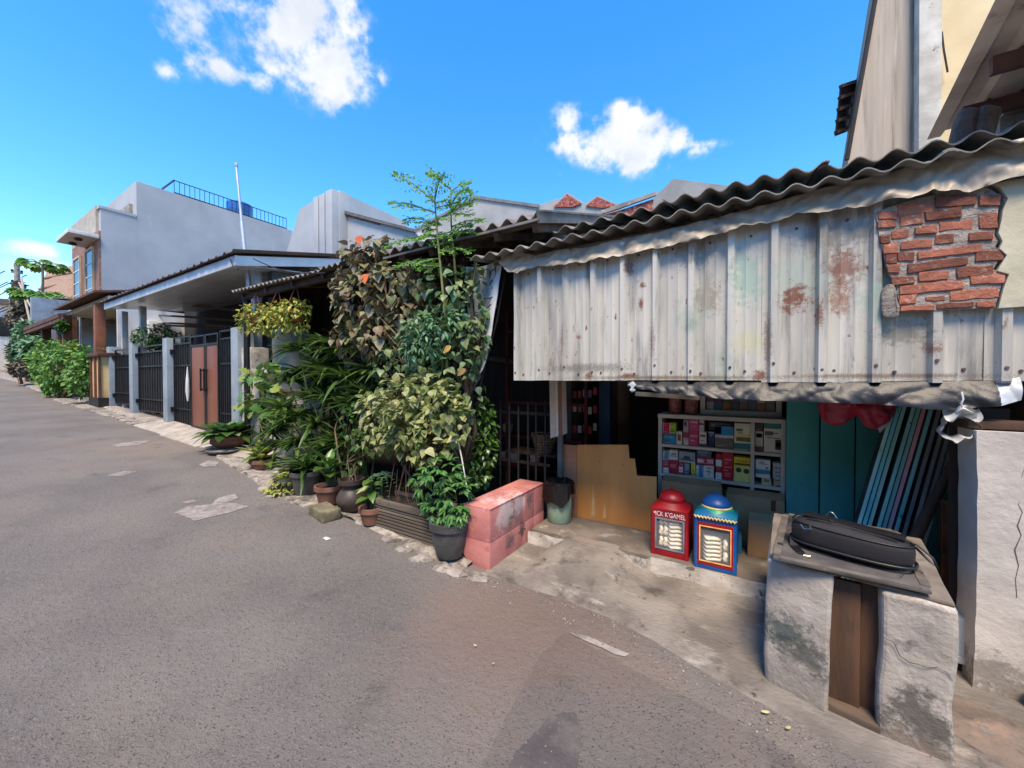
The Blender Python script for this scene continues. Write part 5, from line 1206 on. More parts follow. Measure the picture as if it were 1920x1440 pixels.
m = MB(); m.prism([P3(x, y, Y8-.12) for x, y in ((640,393),(700,409),(776,429),(778,435),(700,415),(640,399))], (0, .11, 0)); m.build('verge', M('verge', (104,100,100), (80,76,76), 5, .9, .3, 20), gh)
vm = M('verge_tile', (140,110,100), (110,86,80), 9, .9, .3, 30)
for i in range(12):
    t = i/12; p = P3(646+70*t, 400+18*t, Y8-.03); m = MB(); m.box(p.x-.05, p.x+.05, Y8-.06, Y8-.001, p.z-.07, p.z); m.build('verge_tile', vm, gh)
m = MB(); m.prism([P3(x, y, Y8+.3) for x, y in ((520,560),(540,470),(562,392),(640,360),(640,394),(776,432),(810,470),(810,560))][::1], (0, 3, 0)); m.build('rear_block', MAT_greywall, gh)

# ------------------------------------------------------------------ tall grey house with brick front
XH, YH = -21.0, 4.0
bh = thing('brick_front_house', 'tall grey-walled house with brick front and projecting slab', 'house', (-23, 7, gz(-23)))
ztop = P3(187,376,YH).z
def PX(x, y): return at(x, y, X=XH)
z9 = PX(258,340).z; Ystep = PX(256,390).y; Yend = PX(548,420).y
m = MB(); XW = -25.2
m.box(XW, XH, YH+.1, Ystep, gz(-21)-.3, ztop-.15); m.build('front_block', [MAT_greywall], bh)
m = MB(); m.box(XW, XH, Ystep+.002, Yend, gz(-21)-.3, z9); m.build('rear_block', MAT_greywall, bh)
m = MB(); m.box(XW, XH+.03, YH+.05, Ystep-.02, ztop-.149, ztop-.05); m.build('parapet', MAT_greywall, bh)
m = MB(); m.box(XW, XH-.3, YH+.02, YH+.1, ztop-1.0, ztop); m.build('fascia_band', M('beige_band', (176,164,148), (156,144,130), 3, .8, .2, 20), bh)
rbm = M('raw_brick', (150,112,98), (120,86,76), 6, .95, .6, 30, spots=[((180,150,136), 14, .56, .66), ((84,62,56), 9, .6, .75)], bstretch=(1,1,4))
crm = M('cream_band', (196,174,144), (176,154,126), 3, .8, .2, 20)
m = MB(); m.box(XW, XH-.02, YH+.03, YH+.1, gz(-22)+3.0, ztop-1.0); m.build('brick_face', rbm, bh)
zs = P3(186,441,YH).z
m = MB(); m.box(-22.9, XH+.1, 3.25, YH+.03, zs-.08, zs+.06); m.build('slab_canopy', M('pale_slab', (206,202,194), (184,180,172), 3, .8, .2, 20), bh, bevel=.01)
for x in (-21.5, -22.4):
    m = MB(); m.lathe(x, 3.6, [(.1,zs-.16),(.12,zs-.12),(.05,zs-.081)], 14); m.build('downlight', MAT_dark, bh)
zw0, zw1 = P3(186,560,YH).z, zs-.35
m = MB(); m.box(XW, XH-.01, YH+.012, YH+.029, gz(-22)+3.0, zw0-.32); m.build('buff_panel', M('buff_brick', (196,164,134), (172,140,114), 5, .9, .5, 26), bh)
for (xa_, xb_) in ((-22.6,-21.6),(-24.6,-23.6)):
    m = MB(); m.box(xa_, xb_, YH-.02, YH+.02, zw0, zw1); wn = m.build('window', MAT_glass, bh)
    for (a, b, c, d) in ((xa_-.06,xa_,zw0,zw1),(xb_,xb_+.06,zw0,zw1),(xa_-.06,xb_+.06,zw1,zw1+.08),(xa_-.06,xb_+.06,zw0-.08,zw0)):
        m = MB(); m.box(a, b, YH-.05, YH+.02, c, d); m.build('frame', crm, wn)
    for k in range(1, 4):
        m = MB(); zz = zw0+(zw1-zw0)*k/4; m.box(xa_, xb_, YH-.035, YH-.021, zz-.02, zz+.02); m.build('glazing_bar', MAT_white, wn)
m = MB(); m.box(XW, XH+.02, YH-.06, YH+.025, zw0-.5, zw0-.3); m.build('string_course', crm, bh)
m = MB(); m.box(XW, XH+.02, YH-.08, YH+.025, zw0-2.6, zw0-2.2); m.build('string_course', crm, bh)
bl = MB(); bl.box(-23.2, -21.2, YH-.42, YH-.38, zw0-.35, zw0-.29); bl.box(-23.2, -21.2, YH-.42, YH-.38, zw0-1.95, zw0-1.89); bo = bl.build('balcony', stm, bh)
for k in range(9):
    x = -23.15+k*.24; m = MB(); m.tube([(x, YH-.4, zw0-1.9), (x, YH-.4, zw0-.3)], .02, 6); m.build('baluster', stm, bo)
m = MB(); m.box(XW+.2, XH-.5, YH+1, YH+1.6, ztop-.15, ztop+.5); m.build('roof_plinth', MAT_conc, bh)
a, b = PX(330,352), PX(546,412)
rl = MB(); rl.bar(V((XH-.2, a.y, z9+.62)), V((XH-.2, Yend-.2, z9+.62)), .03, .03); rl.bar(V((XH-.2, a.y, z9+.1)), V((XH-.2, Yend-.2, z9+.1)), .04, .04); ro = rl.build('roof_railing', MAT_black_metal, bh)
n_ = 26
bb = None
for k in range(n_+1):
    y = a.y+(Yend-.2-a.y)*k/n_
    if bb is None:
        m = MB(); m.box(XH-.209, XH-.191, y-.009, y+.009, z9, z9+.62); bb = m.build('baluster', MAT_black_metal, ro, origin=(XH-.2, y, z9))
    else: share(bb, (XH-.2, y, z9), ro)
rl = MB(); rl.bar(V((XH-.2, a.y, z9+.62)), V((XH-2.4, a.y, z9+.62)), .05, .05); rl.build('return_rail', MAT_black_metal, ro)
m = MB(); m.lathe(XH-1.2, Yend-2, [(.5,z9),(.55,z9+.1),(.55,z9+.9),(.2,z9+1.05)], 20); tag(m.build('roof_tank', bluem, smooth=50), 'blue water tank on the roof of the tall grey house', 'tank')

# ------------------------------------------------------------------ low brown-roofed porches further along the lane
brm = M('brown_timber', (104,66,48), (76,48,36), 4, .8, .3, 20)
ch = thing('cream_porch_house', 'cream house front with brown timber porch and air conditioner', 'house', (-18.5, 5, gz(-18.5)))
m = MB(); m.box(-21.0, -15.7, 5.0, 5.2, gz(-19)-.2, 4.4); m.build('front_wall', M('maroon_wall', (84,56,50), (64,44,40), 3, .9, .2, 20), ch)
m = MB(); m.box(-20.98, -15.75, 3.2, 5.0, 3.75, 3.9); m.build('porch_slab', MAT_cream, ch, bevel=.02)
m = MB(); m.hexa([(-21.2,2.9,3.92),(-15.7,2.9,3.92),(-15.7,5.2,4.4),(-21.2,5.2,4.4),(-21.2,2.9,3.98),(-15.7,2.9,3.98),(-15.7,5.2,4.46),(-21.2,5.2,4.46)]); m.build('roof', brm, ch)
for x in (-20.8, -16.6):
    m = MB(); m.box(x, x+.22, 3.05, 3.27, gz(x), 3.74); m.build('post', M('orange_timber', (140,86,58), (112,66,46), 4, .7, .2, 20), ch, bevel=.01)
m = MB(); m.box(-15.68, -15.6, 3.35, 5.1, gz(-15.6), 3.6); m.build('side_wall', M('white_side_wall', (216,214,208), (196,194,188), 2, .9, .2, 20), ch)
ac = thing('air_conditioner', 'white air conditioner unit on the white side wall', 'air conditioner', (-15.4, 4.35, 2.75))
m = MB(); m.box(-15.59, -15.3, 3.95, 4.7, 2.75, 3.25); m.build('case', MAT_white, ac, bevel=.02)
m = MB(); m.tube([(-15.299, 4.25, 3.0), (-15.285, 4.25, 3.0)], .2, 20); m.build('fan_grille', M('grille_grey', (150,150,148), (120,120,118), 20, .6, .2, 60), ac)
yp = thing('gate_pillar', 'buff and brown timbered gate pillar beside the blue-grey fence', 'pillar', (-16.4, 2.9, gz(-16.4)))
p = P3(173,750,2.9); x0_ = p.x; zt2 = P3(186,668,2.9).z
m = MB(); m.box(x0_, x0_+.9, 2.9, 3.3, gz(x0_)-.1, zt2); m.build('shaft', M('buff_render', (216,186,130), (196,166,112), 3, .8, .2, 20), yp, bevel=.01)
for xx in (x0_-.03, x0_+.42, x0_+.83):
    m = MB(); m.box(xx, xx+.1, 2.86, 2.899, gz(x0_), zt2-.02); m.build('timber', brm, yp)
m = MB(); m.box(x0_-.1, x0_+1.0, 2.82, 3.4, zt2+.001, zt2+.1); m.build('cap', brm, yp, bevel=.01)
m = MB(); m.box(x0_-.04, x0_+.94, 2.84, 3.34, gz(x0_)-.1, gz(x0_)+.25); m.build('plinth', MAT_dark, yp)
dh = thing('brown_porch_house', 'dark brown timber porch house beyond the leafy hedge', 'house', (-26, 4.5, gz(-26)))
m = MB(); m.box(-30, -21.4, 5.5, 5.7, gz(-27), 4.45); m.build('front_wall', M('dark_porch_wall', (70,48,44), (52,38,36), 3, .9, .2, 20), dh)
m = MB(); m.prism([(-30.5,3.1,3.75),(-30.5,3.1,3.9),(-30.5,6.5,4.75),(-30.5,6.5,4.6)], (8.8,0,0)); m.build('roof', brm, dh)
for x in (-29.5, -26.5, -23.5, -21.8):
    m = MB(); m.box(x, x+.25, 3.3, 3.55, gz(x), 3.8); m.build('post', brm, dh)
m = MB(); m.box(-30.4, -21.6, 3.12, 3.3, 3.6, 3.74); m.build('beam', brm, dh)
# far wall, tiled house, white wall at the end of the lane
fw = MB(); fw.box(-31.3, -31, 3.55, 9, gz(-30), 5.65); tag(fw.build('far_grey_wall', MAT_bluegrey), 'plain blue-grey wall above the brown porch roof', 'wall')
th_ = thing('tiled_house', 'old house with a pale brown tiled roof behind the papaya trees', 'house', (-42, 14, gz(-42)))
tilem = M('weathered_tiles', (176,140,112), (140,108,88), 2.5, .9, .6, 9, spots=[((110,88,76), 3, .56, .7)], stretch=(1,1,4))
ytl = 6.2
z0t, z1t = P3(110,600,ytl).z, P3(110,540,ytl).z
xl, xr = P3(36,540,ytl).x, P3(190,540,ytl).x
zr0, zr1 = P3(60,528,ytl+1.8).z, P3(150,536,ytl+1.8).z
m = MB(); m.hexa([(xl,ytl,z0t),(xr,ytl,z0t),(xr,ytl+1.8,zr1-.3),(xl,ytl+1.8,zr0-.3),(xl,ytl,z0t+.3),(xr,ytl,z0t+.3),(xr,ytl+1.8,zr1),(xl,ytl+1.8,zr0)]); m.build('roof', tilem, th_)
for k in range(5):
    t = (k+.7)/5.5; m = MB(); m.bar(V((xl,ytl-.06+1.8*t,z0t+.33+(zr0-z0t-.3)*t)), V((xr,ytl-.06+1.8*t,z0t+.33+(zr1-z0t-.3)*t)), .12, .1); m.build('tile_course', tilem, th_)
m = MB(); m.box(xl+.4, xr-.4, ytl+.3, ytl+1.7, gz(-42), z0t); m.build('wall', MAT_cream, th_)
# white wall and far blocks where the lane bends
ww = MB(); ww.box(-58, -57.7, -6, 4.5, gz(-57), gz(-57)+2.6); tag(ww.build('white_lane_wall', MAT_white), 'white wall closing the far end of the lane', 'wall')
fb = thing('far_white_house', 'pale flat-roofed house at the far end of the lane', 'house', (-66, 4, gz(-60)))
m = MB(); m.box(-72, -60, -8, 9, gz(-60)-.3, gz(-60)+6); m.build('block', MAT_white, fb)
m = MB(); m.box(-73, -59.5, -8.4, 9.4, gz(-60)+6.01, gz(-60)+6.5); m.build('roof', M('grey_tile_roof', (110,104,98), (88,84,80), 2, .9, .4, 8), fb)
for i in range(4):
    m = MB(); y = -6+i*3.6; m.box(-59.99, -59.9, y, y+1.6, gz(-60)+3, gz(-60)+4.8); m.build('window', MAT_glass, fb)
# utility pole and wires
up = thing('utility_pole', 'concrete utility pole wrapped in dead creepers by the lane', 'pole', (-34, 4.2, gz(-34)))
p = P3(35,690,4.2); zt2 = P3(35,494,4.2).z
m = MB(); m.tube([(p.x, 4.2, gz(p.x)-.2), (p.x, 4.2, zt2)], [.2,.13], 12); m.build('shaft', MAT_conc, up, smooth=50)
for k in range(3):
    m = MB(); m.bar((p.x, 3.95, zt2-.5-.7*k), (p.x, 4.45, zt2-.5-.7*k), .1, .1); m.build('crossarm', MAT_conc, up)
    for yy in (4.0, 4.4):
        q = MB(); q.lathe(p.x, yy, [(.05,zt2-.44-.7*k),(.07,zt2-.38-.7*k),(.04,zt2-.3-.7*k)], 8); q.build('insulator', MAT_dark, up)
for i, (dz, yy) in enumerate(((.5,3.7),(.55,4.6),(1.2,3.8),(1.9,3.7),(2.3,4.6),(2.6,4.0))):
    m = MB(); m.tube([(p.x-34*t, yy-6*t, zt2-dz+1.0*t-1.6*math.sin(math.pi*t)) for t in [k/10 for k in range(11)]], .03, 5)
    tag(m.build('overhead_wire', MAT_dark), 'black overhead wire running from the utility pole', 'wire', 'overhead wires')
for i, (a, b) in enumerate((((40,520),(58,610)),((22,560),(60,625)),((36,530),(75,600)))):
    q, r_ = P3(*a, 4.1), P3(*b, 4.0); m = MB(); m.tube([q, q.lerp(r_,.5)+V((0,0,-.2)), r_], .05, 6)
    tag(m.build('dead_bamboo', M('dead_cane_%d' % i, (170,160,144), (140,130,116), 5, .9, .2, 20)), ('bleached cane propped steeply against the utility pole', 'bleached cane slanting low across the creepers', 'long bleached cane leaning toward the blue-grey wall')[i], 'cane')

# ------------------------------------------------------------------ roofs behind the shop
bgm = M('grey_gable', (158,156,154), (138,136,134), 1.2, .85, .2, 12)
rtile = M('red_tiles', (166,84,70), (126,62,54), 9, .9, .8, 14, spots=[((206,150,138), 22, .54, .62), ((90,50,46), 26, .56, .64)], bdist=.05)
def mass(name, label, cat, px, Y, dep, mat, part, extra=()):
    t = thing(name, label, cat, V((P3(*px[0], Y).x, Y, 1.0)))
    m = MB(); pts = [P3(x, y, Y) for x, y in px]; zmin = 2.0
    m.prism([V((pts[0].x, Y, zmin))] + pts + [V((pts[-1].x, Y, zmin))], (0, dep, 0)); m.build(part, mat, t)
    for (px2, dy, dd, mt_, nm) in extra:
        m = MB(); m.prism([P3(x, y, Y+dy) for x, y in px2], (0, dd, 0)); m.build(nm, mt_, t)
    return t
mass('grey_gable_house', 'big plain grey gable wall behind the small trees', 'house', ((745,445),(890,368),(1010,385),(1045,372),(1090,400)), 10, 5, bgm, 'gable_wall',
     [(((742,448),(890,366),(1010,383),(1010,389),(890,372),(748,448)), -.05, .04, M('gable_coping', (120,120,122), (100,100,104), 3, .9, .2, 20), 'coping')])
mass('twin_gable_house', 'red tiled twin gables with grey copings', 'house', ((1020,420),(1035,388),(1063,360),(1092,378),(1096,382),(1120,366),(1160,384),(1170,420)), 9, 4, bgm, 'gable_wall',
     [(((1038,388),(1063,364),(1090,381),(1075,388)), -.04, .03, rtile, 'tile_face'), (((1098,386),(1120,369),(1156,385),(1130,390)), -.04, .03, rtile, 'tile_face'), (((1100,412),(1160,395),(1240,368),(1290,364),(1250,395),(1110,430)), -.8, .3, rtile, 'lower_tiles'), (((1096,420),(1100,410),(1160,391),(1235,364),(1232,358),(1150,386),(1096,406)), -.86, .05, MAT_conc, 'ridge')])
mass('tarp_roof_house', 'grey tarpaulin-covered roof peak behind the corrugated eaves', 'house', ((1225,372),(1262,335),(1310,341),(1378,350),(1420,380)), 7.5, 3, M('grey_tarp', (150,148,144), (126,124,122), 2, .7, .4, 6), 'tarp_roof')

# ------------------------------------------------------------------ tall building on the right
tb_ = thing('tall_side_building', 'tall streaked concrete building rising behind the shop roof', 'building', (2.6, 6, 0))
strk = M('streaked_render', (184,170,152), (150,137,121), 3, .9, .3, 20, stretch=(2.5,1,.12), spots=[((112,100,92), 6, .54, .72, (2.5,1,.08)), ((196,188,178), 9, .6, .76, (2.5,1,.08))])
Yt = 4.8
m = MB(); m.prism([P3(x, y, Yt) for x, y in ((1586,330),(1642,-10),(1668,-170),(1724,-170),(1720,330))], (0, .45, 0)); m.build('side_wall', strk, tb_)
m = MB(); m.prism([P3(x, y, Yt-.12) for x, y in ((1722,330),(1724,-170),(1768,-170),(1766,330))], (0, .5, 0)); m.build('corner_pier', M('peeling_pier', (206,200,186), (176,168,152), 5, .9, .4, 20, spots=[((110,100,90), 10, .6, .72), ((230,226,216), 6, .6, .75)]), tb_, bevel=.01)
m = MB(); m.prism([P3(x, y, Yt+.5) for x, y in ((1764,330),(1764,-170),(2000,-170),(2000,330))], (0, .3, 0)); m.build('yellow_wall', M('yellow_wall', (220,200,158), (202,180,140), 2, .85, .2, 15), tb_)
m = MB(); a = P3(1590,295,Yt-.02); m.tube([P3(1588,300,Yt-.03), P3(1643,-12,Yt-.03)], .018, 8); m.build('downpipe', MAT_dark, tb_)
m = MB(); m.tube([P3(1766,60,Yt+.45), P3(1770,95,Yt+.45), P3(1777,135,Yt+.45)], .008, 5); m.build('wire', MAT_dark, tb_)
aw = thing('side_awning', 'small slatted awning on the edge of the tall building', 'awning', P3(1585,250,5.2))
awm = M('awning_slat', (96,80,76), (70,60,58), 5, .8, .3, 20)
q4 = [P3(1566,255,5.0), P3(1590,246,5.3), P3(1612,148,5.3), P3(1576,160,5.0)]
m = MB(); m.prism(q4, (0, .05, .02)); m.build('sheet', awm, aw)
for k in range(5):
    t = .05+.9*k/4; a = q4[0].lerp(q4[3], t); b = q4[1].lerp(q4[2], t); m = MB(); m.bar(a+V((0,-.02,0)), b+V((0,-.02,0)), .03, .03); m.build('slat', MAT_wood_dark, aw)
mr_ = thing('metal_awning', 'rusty ribbed metal awning high over the right of the shop', 'awning', P3(1800,120,3.4))
A = P3(1738,262,4.3); Bp = P3(1886,-40,2.55)
undm = M('awning_underside', (222,208,194), (192,178,164), 3, .6, .2, 20, spots=[((104,90,80), 4, .58, .75)])
m = MB(); n_ = 40
def af(u, v):
    p = A.lerp(Bp, v); x = u*2.4; k = (x/.28) % 1.0
    return p + V((x, 0, (.04 if .3 < k < .7 else 0)))
m.grid(af, 96, 4, (0,0,.003)); m.build('sheet', undm, mr_, smooth=20)
pur = M('brown_purlin', (116,84,74), (92,66,60), 5, .7, .2, 30)
for t in (.28, .62, .93):
    p = A.lerp(Bp, t)+V((.1,0,-.06)); m = MB(); m.bar(p, p+V((2.2,0,0)), .04, .09); m.build('purlin', pur, mr_)
    m = MB(); m.tube([p+V((.12,0,.02)), p+V((.12,0,.12))], .008, 5); m.build('bolt', MAT_dark, mr_)
bk_ = thing('block_wall', 'rough grey block wall under the metal awning', 'wall', P3(1890,230,3.9))
blm = M('block_face', (176,172,166), (146,142,136), 8, .95, .6, 30, spots=[((96,92,88), 16, .56, .7)])
for j in range(5):
    for i in range(4):
        p = P3(1858+6*j, 215-22*j, 3.9); x = p.x+i*.32; m = MB(); m.box(x, x+.31, 3.9, 4.0, 2.6+j*.16, 2.6+j*.16+.15); m.build('block', blm, bk_, bevel=.006)
for i, (x, y, s_, lb) in enumerate(((1806,242,.065,'dark rubble lump on the shop roof beneath the awning'),(1845,234,.055,'wired rubble lump beside the block wall'))):
    p = P3(x, y, 3.3); m = MB(); m.lathe(p.x, 3.3, [(s_*.8,p.z-.12),(s_,p.z-.03),(s_*.8,p.z+.06),(s_*.3,p.z+.09)], 12, .2).jitter(.04, 6)
    tag(m.build('rubble', M('rubble_%d' % i, (120,100,88), (86,72,66), 10, .95, .7, 30), smooth=50), lb, 'rubble')

# ------------------------------------------------------------------ unseen houses added across the lane: block blue sky, bounce warm light
oc = [((216,196,160),(194,172,138)), ((206,188,166),(182,164,144)), ((222,206,176),(200,184,154)), ((204,178,150),(180,156,130))]
for i, (xa_, xb_, hgt, lb) in enumerate(((-34,-22,5.0,'added unseen sand rendered house across the lane, furthest up the slope'), (-21.5,-11,4.2,'added unseen beige bungalow across the lane facing the blue-grey fence'), (-10.5,-1,5.2,'added unseen pale cream house across the lane facing the plants'), (-.5,12,4.4,'added unseen buff house across the lane facing the shop'))):
    z0 = gz((xa_+xb_)/2); t = thing('added_house', lb, 'house', ((xa_+xb_)/2, -8, z0), 'unseen houses added across the lane')
    m = MB(); m.box(xa_, xb_, -11, -5.6, z0-.8, z0+hgt); m.build('wall', M('opposite_render_%d' % i, *oc[i], 2, .9, .25, 18, spots=[((150,134,112), 2, .58, .78, (1,1,.3))]), t)
    m = MB(); m.prism([(xa_-.4, -5.1, z0+hgt+.01), (xa_-.4, -8.3, z0+hgt+1.6), (xa_-.4, -11.5, z0+hgt+.01)], (xb_-xa_+.8, 0, 0)); m.build('roof', rtile, t)
    w_ = (xb_-xa_)/5
    for k in range(5):
        x = xa_+w_*(k+.3)
        if k == 2:
            m = MB(); m.box(x, x+1.0, -5.6, -5.55, z0-.1, z0+2.1); dr = m.build('door', brownm, t); m = MB(); m.box(x+.85, x+.9, -5.549, -5.5, z0+.95, z0+1.1); m.build('handle', stm, dr)
        else:
            m = MB(); m.box(x, x+1.1, -5.6, -5.57, z0+1.0, z0+2.2); wn = m.build('window', MAT_glass, t)
            m = MB(); m.box(x-.08, x+1.18, -5.6, -5.5, z0+.9, z0+.99); m.build('sill', MAT_white, wn)

# ------------------------------------------------------------------ foliage
def leafmesh(name, mat, prof, curve=.15, fold=.25, ns=1.0):
    """prof: list of (y, half width) along a unit leaf; folded on the midrib, tip drooping"""
    vs_, fs_ = [], []
    for (y, hw) in prof:
        z = -curve*y*y
        vs_ += [(-hw, y, z+fold*hw), (0, y, z), (hw, y, z+fold*hw)]
    for i in range(len(prof)-1):
        a = i*3; b = a+3
        fs_ += [(a, a+1, b+1, b), (a+1, a+2, b+2, b+1)]
    me = bpy.data.meshes.new(name); me.from_pydata(vs_, [], fs_); me.materials.append(mat)
    me.polygons.foreach_set('use_smooth', [True]*len(me.polygons))
    return me
HEART = [(-.06,.16),(.08,.40),(.3,.46),(.6,.3),(.85,.1),(1,.0)]
OVATE = [(0,.03),(.15,.2),(.4,.29),(.7,.2),(.9,.07),(1,0)]
LANCE = [(0,.02),(.2,.13),(.5,.17),(.8,.09),(1,0)]
STRAP = [(0,.045),(.15,.062),(.35,.07),(.55,.064),(.75,.046),(.9,.022),(1,0)]
LOBED = [(-.1,.2),(.05,.5),(.2,.34),(.35,.56),(.5,.3),(.62,.38),(.8,.14),(1,0)]
def lmat(p, d, n, s):
    d = d.normalized(); n = (n - d*n.dot(d))
    n = n.normalized() if n.length > 1e-4 else d.orthogonal().normalized()
    x = d.cross(n)
    return Matrix(((x.x*s, d.x*s, n.x*s, p.x), (x.y*s, d.y*s, n.y*s, p.y), (x.z*s, d.z*s, n.z*s, p.z), (0,0,0,1)))
def joined(name, mats, meshes, parent, kind='stuff'):
    vs_, fs_ = [], []; o = ORG[parent] if parent else V((0,0,0))
    pre = [([V(v.co) for v in me.vertices], [tuple(p.vertices) for p in me.polygons]) for me in meshes]
    for i, mt in enumerate(mats):
        pv, pf = pre[i % len(pre)]; b = len(vs_)
        for q in pv:
            r_ = mt @ q; vs_.append((r_.x-o.x, r_.y-o.y, r_.z-o.z))
        for f in pf: fs_.append(tuple(k+b for k in f))
    me = bpy.data.meshes.new(name); me.from_pydata(vs_, [], fs_); me.materials.append(meshes[0].materials[0])
    me.polygons.foreach_set('use_smooth', [True]*len(me.polygons))
    ob = bpy.data.objects.new(name, me); COL.objects.link(ob)
    if parent: ob.parent = parent
    ORG[ob] = o.copy()
    if kind: ob['kind'] = kind
    return ob
def leaves(parent, mats, meshes, nparts, name='leaf'):
    """the leaves nearest the lane become parts of their own, the rest one mass"""
    mats = sorted(mats, key=lambda q: (q.translation - EYE).length)
    o = ORG[parent]
    for i, mt in enumerate(mats[:nparts]):
        ob = bpy.data.objects.new(name, meshes[i % len(meshes)]); COL.objects.link(ob)
        ob.parent = parent; ob.matrix_basis = Matrix.Translation(-o) @ mt
    if len(mats) > nparts: joined('foliage', mats[nparts:], meshes, parent)
def ell(px, py, Y, rx, ry, rd=None):
    c = P3(px, py, Y); dep = (c-EYE).dot(FWD); k = dep/FPX
    return (c, V((rx*k*1.05, (rd if rd else rx*.8)*k, ry*k)))
def scatter(blobs, n, s0, s1, rng, out=.6, down=.5, rnd=.55, fill=.55):
    ws = [(b[1].x*b[1].y*b[1].z)**.66 for b in blobs]; res = []
    for (c, r) in rng.choices(blobs, ws, k=n):
        o = V((rng.gauss(0,1), rng.gauss(0,1), rng.gauss(0,1))).normalized()
        rr = fill + (1-fill)*rng.random()**.6
        p = c + V((o.x*r.x, o.y*r.y, o.z*r.z))*rr
        rv = V((rng.gauss(0,1), rng.gauss(0,1), rng.gauss(0,1)))
        d = o*out + V((0,0,-down)) + rv*rnd
        nn = o*.5 + V((0,-.25,.75)) + rv*.35 + V((rng.gauss(0,.3), rng.gauss(0,.3), 0))
        res.append(lmat(p, d, nn, rng.uniform(s0, s1)))
    return res
barkm = M('bark', (112,92,76), (78,64,54), 14, .9, .6, 40, stretch=(1,1,.3))
greenstem = M('green_stem', (96,110,60), (74,86,48), 14, .7, .2, 40)
def branches(parent, base, blobs, r0, rng, mat=barkm, n=None, wig=.08, name='stem'):
    for (c, r) in (blobs if n is None else blobs[:n]):
        b = V(base)+V((rng.uniform(-.04,.04), rng.uniform(-.04,.04), 0))
        pts = []
        for k in range(8):
            t = k/7; p = b.lerp(c, t); p.z = b.z+(c.z-b.z)*(t**.8)
            pts.append(p+V((rng.uniform(-1,1), rng.uniform(-1,1), 0))*wig*math.sin(t*math.pi))
        m = MB(); m.tube(pts, [r0*(1-.75*k/7) for k in range(8)], 7); m.build(name, mat, parent, smooth=60)
        for _ in range(3):
            o = V((rng.gauss(0,1), rng.gauss(0,1), rng.gauss(0,.7))).normalized(); e_ = c+V((o.x*r.x, o.y*r.y, o.z*r.z))*.9
            s_ = pts[rng.choice((4,5,6))]; m = MB(); m.tube([s_, s_.lerp(e_,.5)+V((0,0,.03)), e_], [r0*.4,r0*.25,r0*.1], 5); m.build('twig', mat, parent, smooth=60)
LM = {
 'olive': leafmat('olive_leaf', [(120,122,74),(150,144,106),(96,88,52),(178,172,140),(112,82,52),(104,118,66),(160,154,120)], .2, .5, under=(120,108,84)),
 'mixed': leafmat('mixed_leaf', [(98,136,80),(124,152,94),(80,118,70),(148,158,108),(90,134,104),(132,144,92)], .25, .42),
 'pale': leafmat('pale_leaf', [(160,168,104),(130,146,82),(186,188,136),(110,128,70),(148,160,96),(198,194,146)], .3, .45),
 'bright': leafmat('bright_leaf', [(88,140,72),(68,116,58),(112,158,86),(96,146,78)], .3, .4),
 'gloss': leafmat('gloss_leaf', [(74,108,46),(96,132,60),(54,84,40),(84,120,50)], .2, .3),
 'strap': leafmat('strap_leaf', [(84,116,52),(60,92,42),(114,142,70),(46,74,38),(94,124,56)], .25, .35),
 'lime': leafmat('lime_leaf', [(140,168,76),(116,148,62),(162,180,96),(104,136,56)], .35, .45),
 'moringa': leafmat('moringa_leaf', [(118,172,66),(96,150,54),(146,192,90),(84,136,50)], .4, .5),
 'yellow': leafmat('yellow_leaf', [(190,190,80),(166,176,70),(206,200,110),(140,156,60)], .3, .5),
 'dead': leafmat('dead_creeper', [(120,110,96),(96,88,78),(146,136,120),(110,112,90)], .1, .8),
 'teal': leafmat('teal_leaf', [(104,150,110),(80,122,90),(126,166,124),(92,134,92)], .2, .5),
 'red': leafmat('red_leaf', [(110,50,44),(80,40,38),(130,70,54)], .2, .5),
 'hedge': leafmat('hedge_leaf', [(92,146,56),(126,172,80),(68,116,44),(150,190,104),(82,132,56)], .3, .45),
}
def LS(kind, mat): 
    k = {'heart':(HEART,.2,.25),'ovate':(OVATE,.18,.3),'lance':(LANCE,.2,.3),'lobed':(LOBED,.15,.2)}[kind]
    return [leafmesh('leaf', LM[mat], k[0], k[1]*f, k[2]*h) for f, h in ((1,1),(2.2,.6),(.3,1.5))]
potm = M('grey_pot', (84,84,84), (62,62,62), 6, .6, .2, 30, spots=[((120,116,110), 7, .6, .76)])
terram = M('terracotta', (132,92,76), (104,72,60), 6, .85, .3, 30, spots=[((90,84,74), 5, .55, .74)])
soilm = M('soil', (58,46,38), (40,32,28), 30, .95, .8, 60)
def pot(parent, x, y, z, r0, r1, h, mat, rim=.012, name='pot', prof=None):
    m = MB()
    pr = prof or [(r0*.96,z),(r0,z+.01),(r1*.98,z+h-.045),(r1+rim,z+h-.045),(r1+rim,z+h),(r1-.008,z+h),(r1-.02,z+h-.04)]
    m.lathe(x, y, pr, 32, cap=False); m.add([(x+r0*.96*math.cos(2*math.pi*k/32), y+r0*.96*math.sin(2*math.pi*k/32), z) for k in range(32)], [list(range(32))])
    p_ = m.build(name, mat, parent, smooth=40)
    m = MB(); m.lathe(x, y, [(r1-.016,z+h-.05),(r1-.03,z+h-.035),(.01,z+h-.02)], 24).jitter(.006, 20); m.build('soil', soilm, parent, smooth=60)
    return p_
rg = random.Random(42)

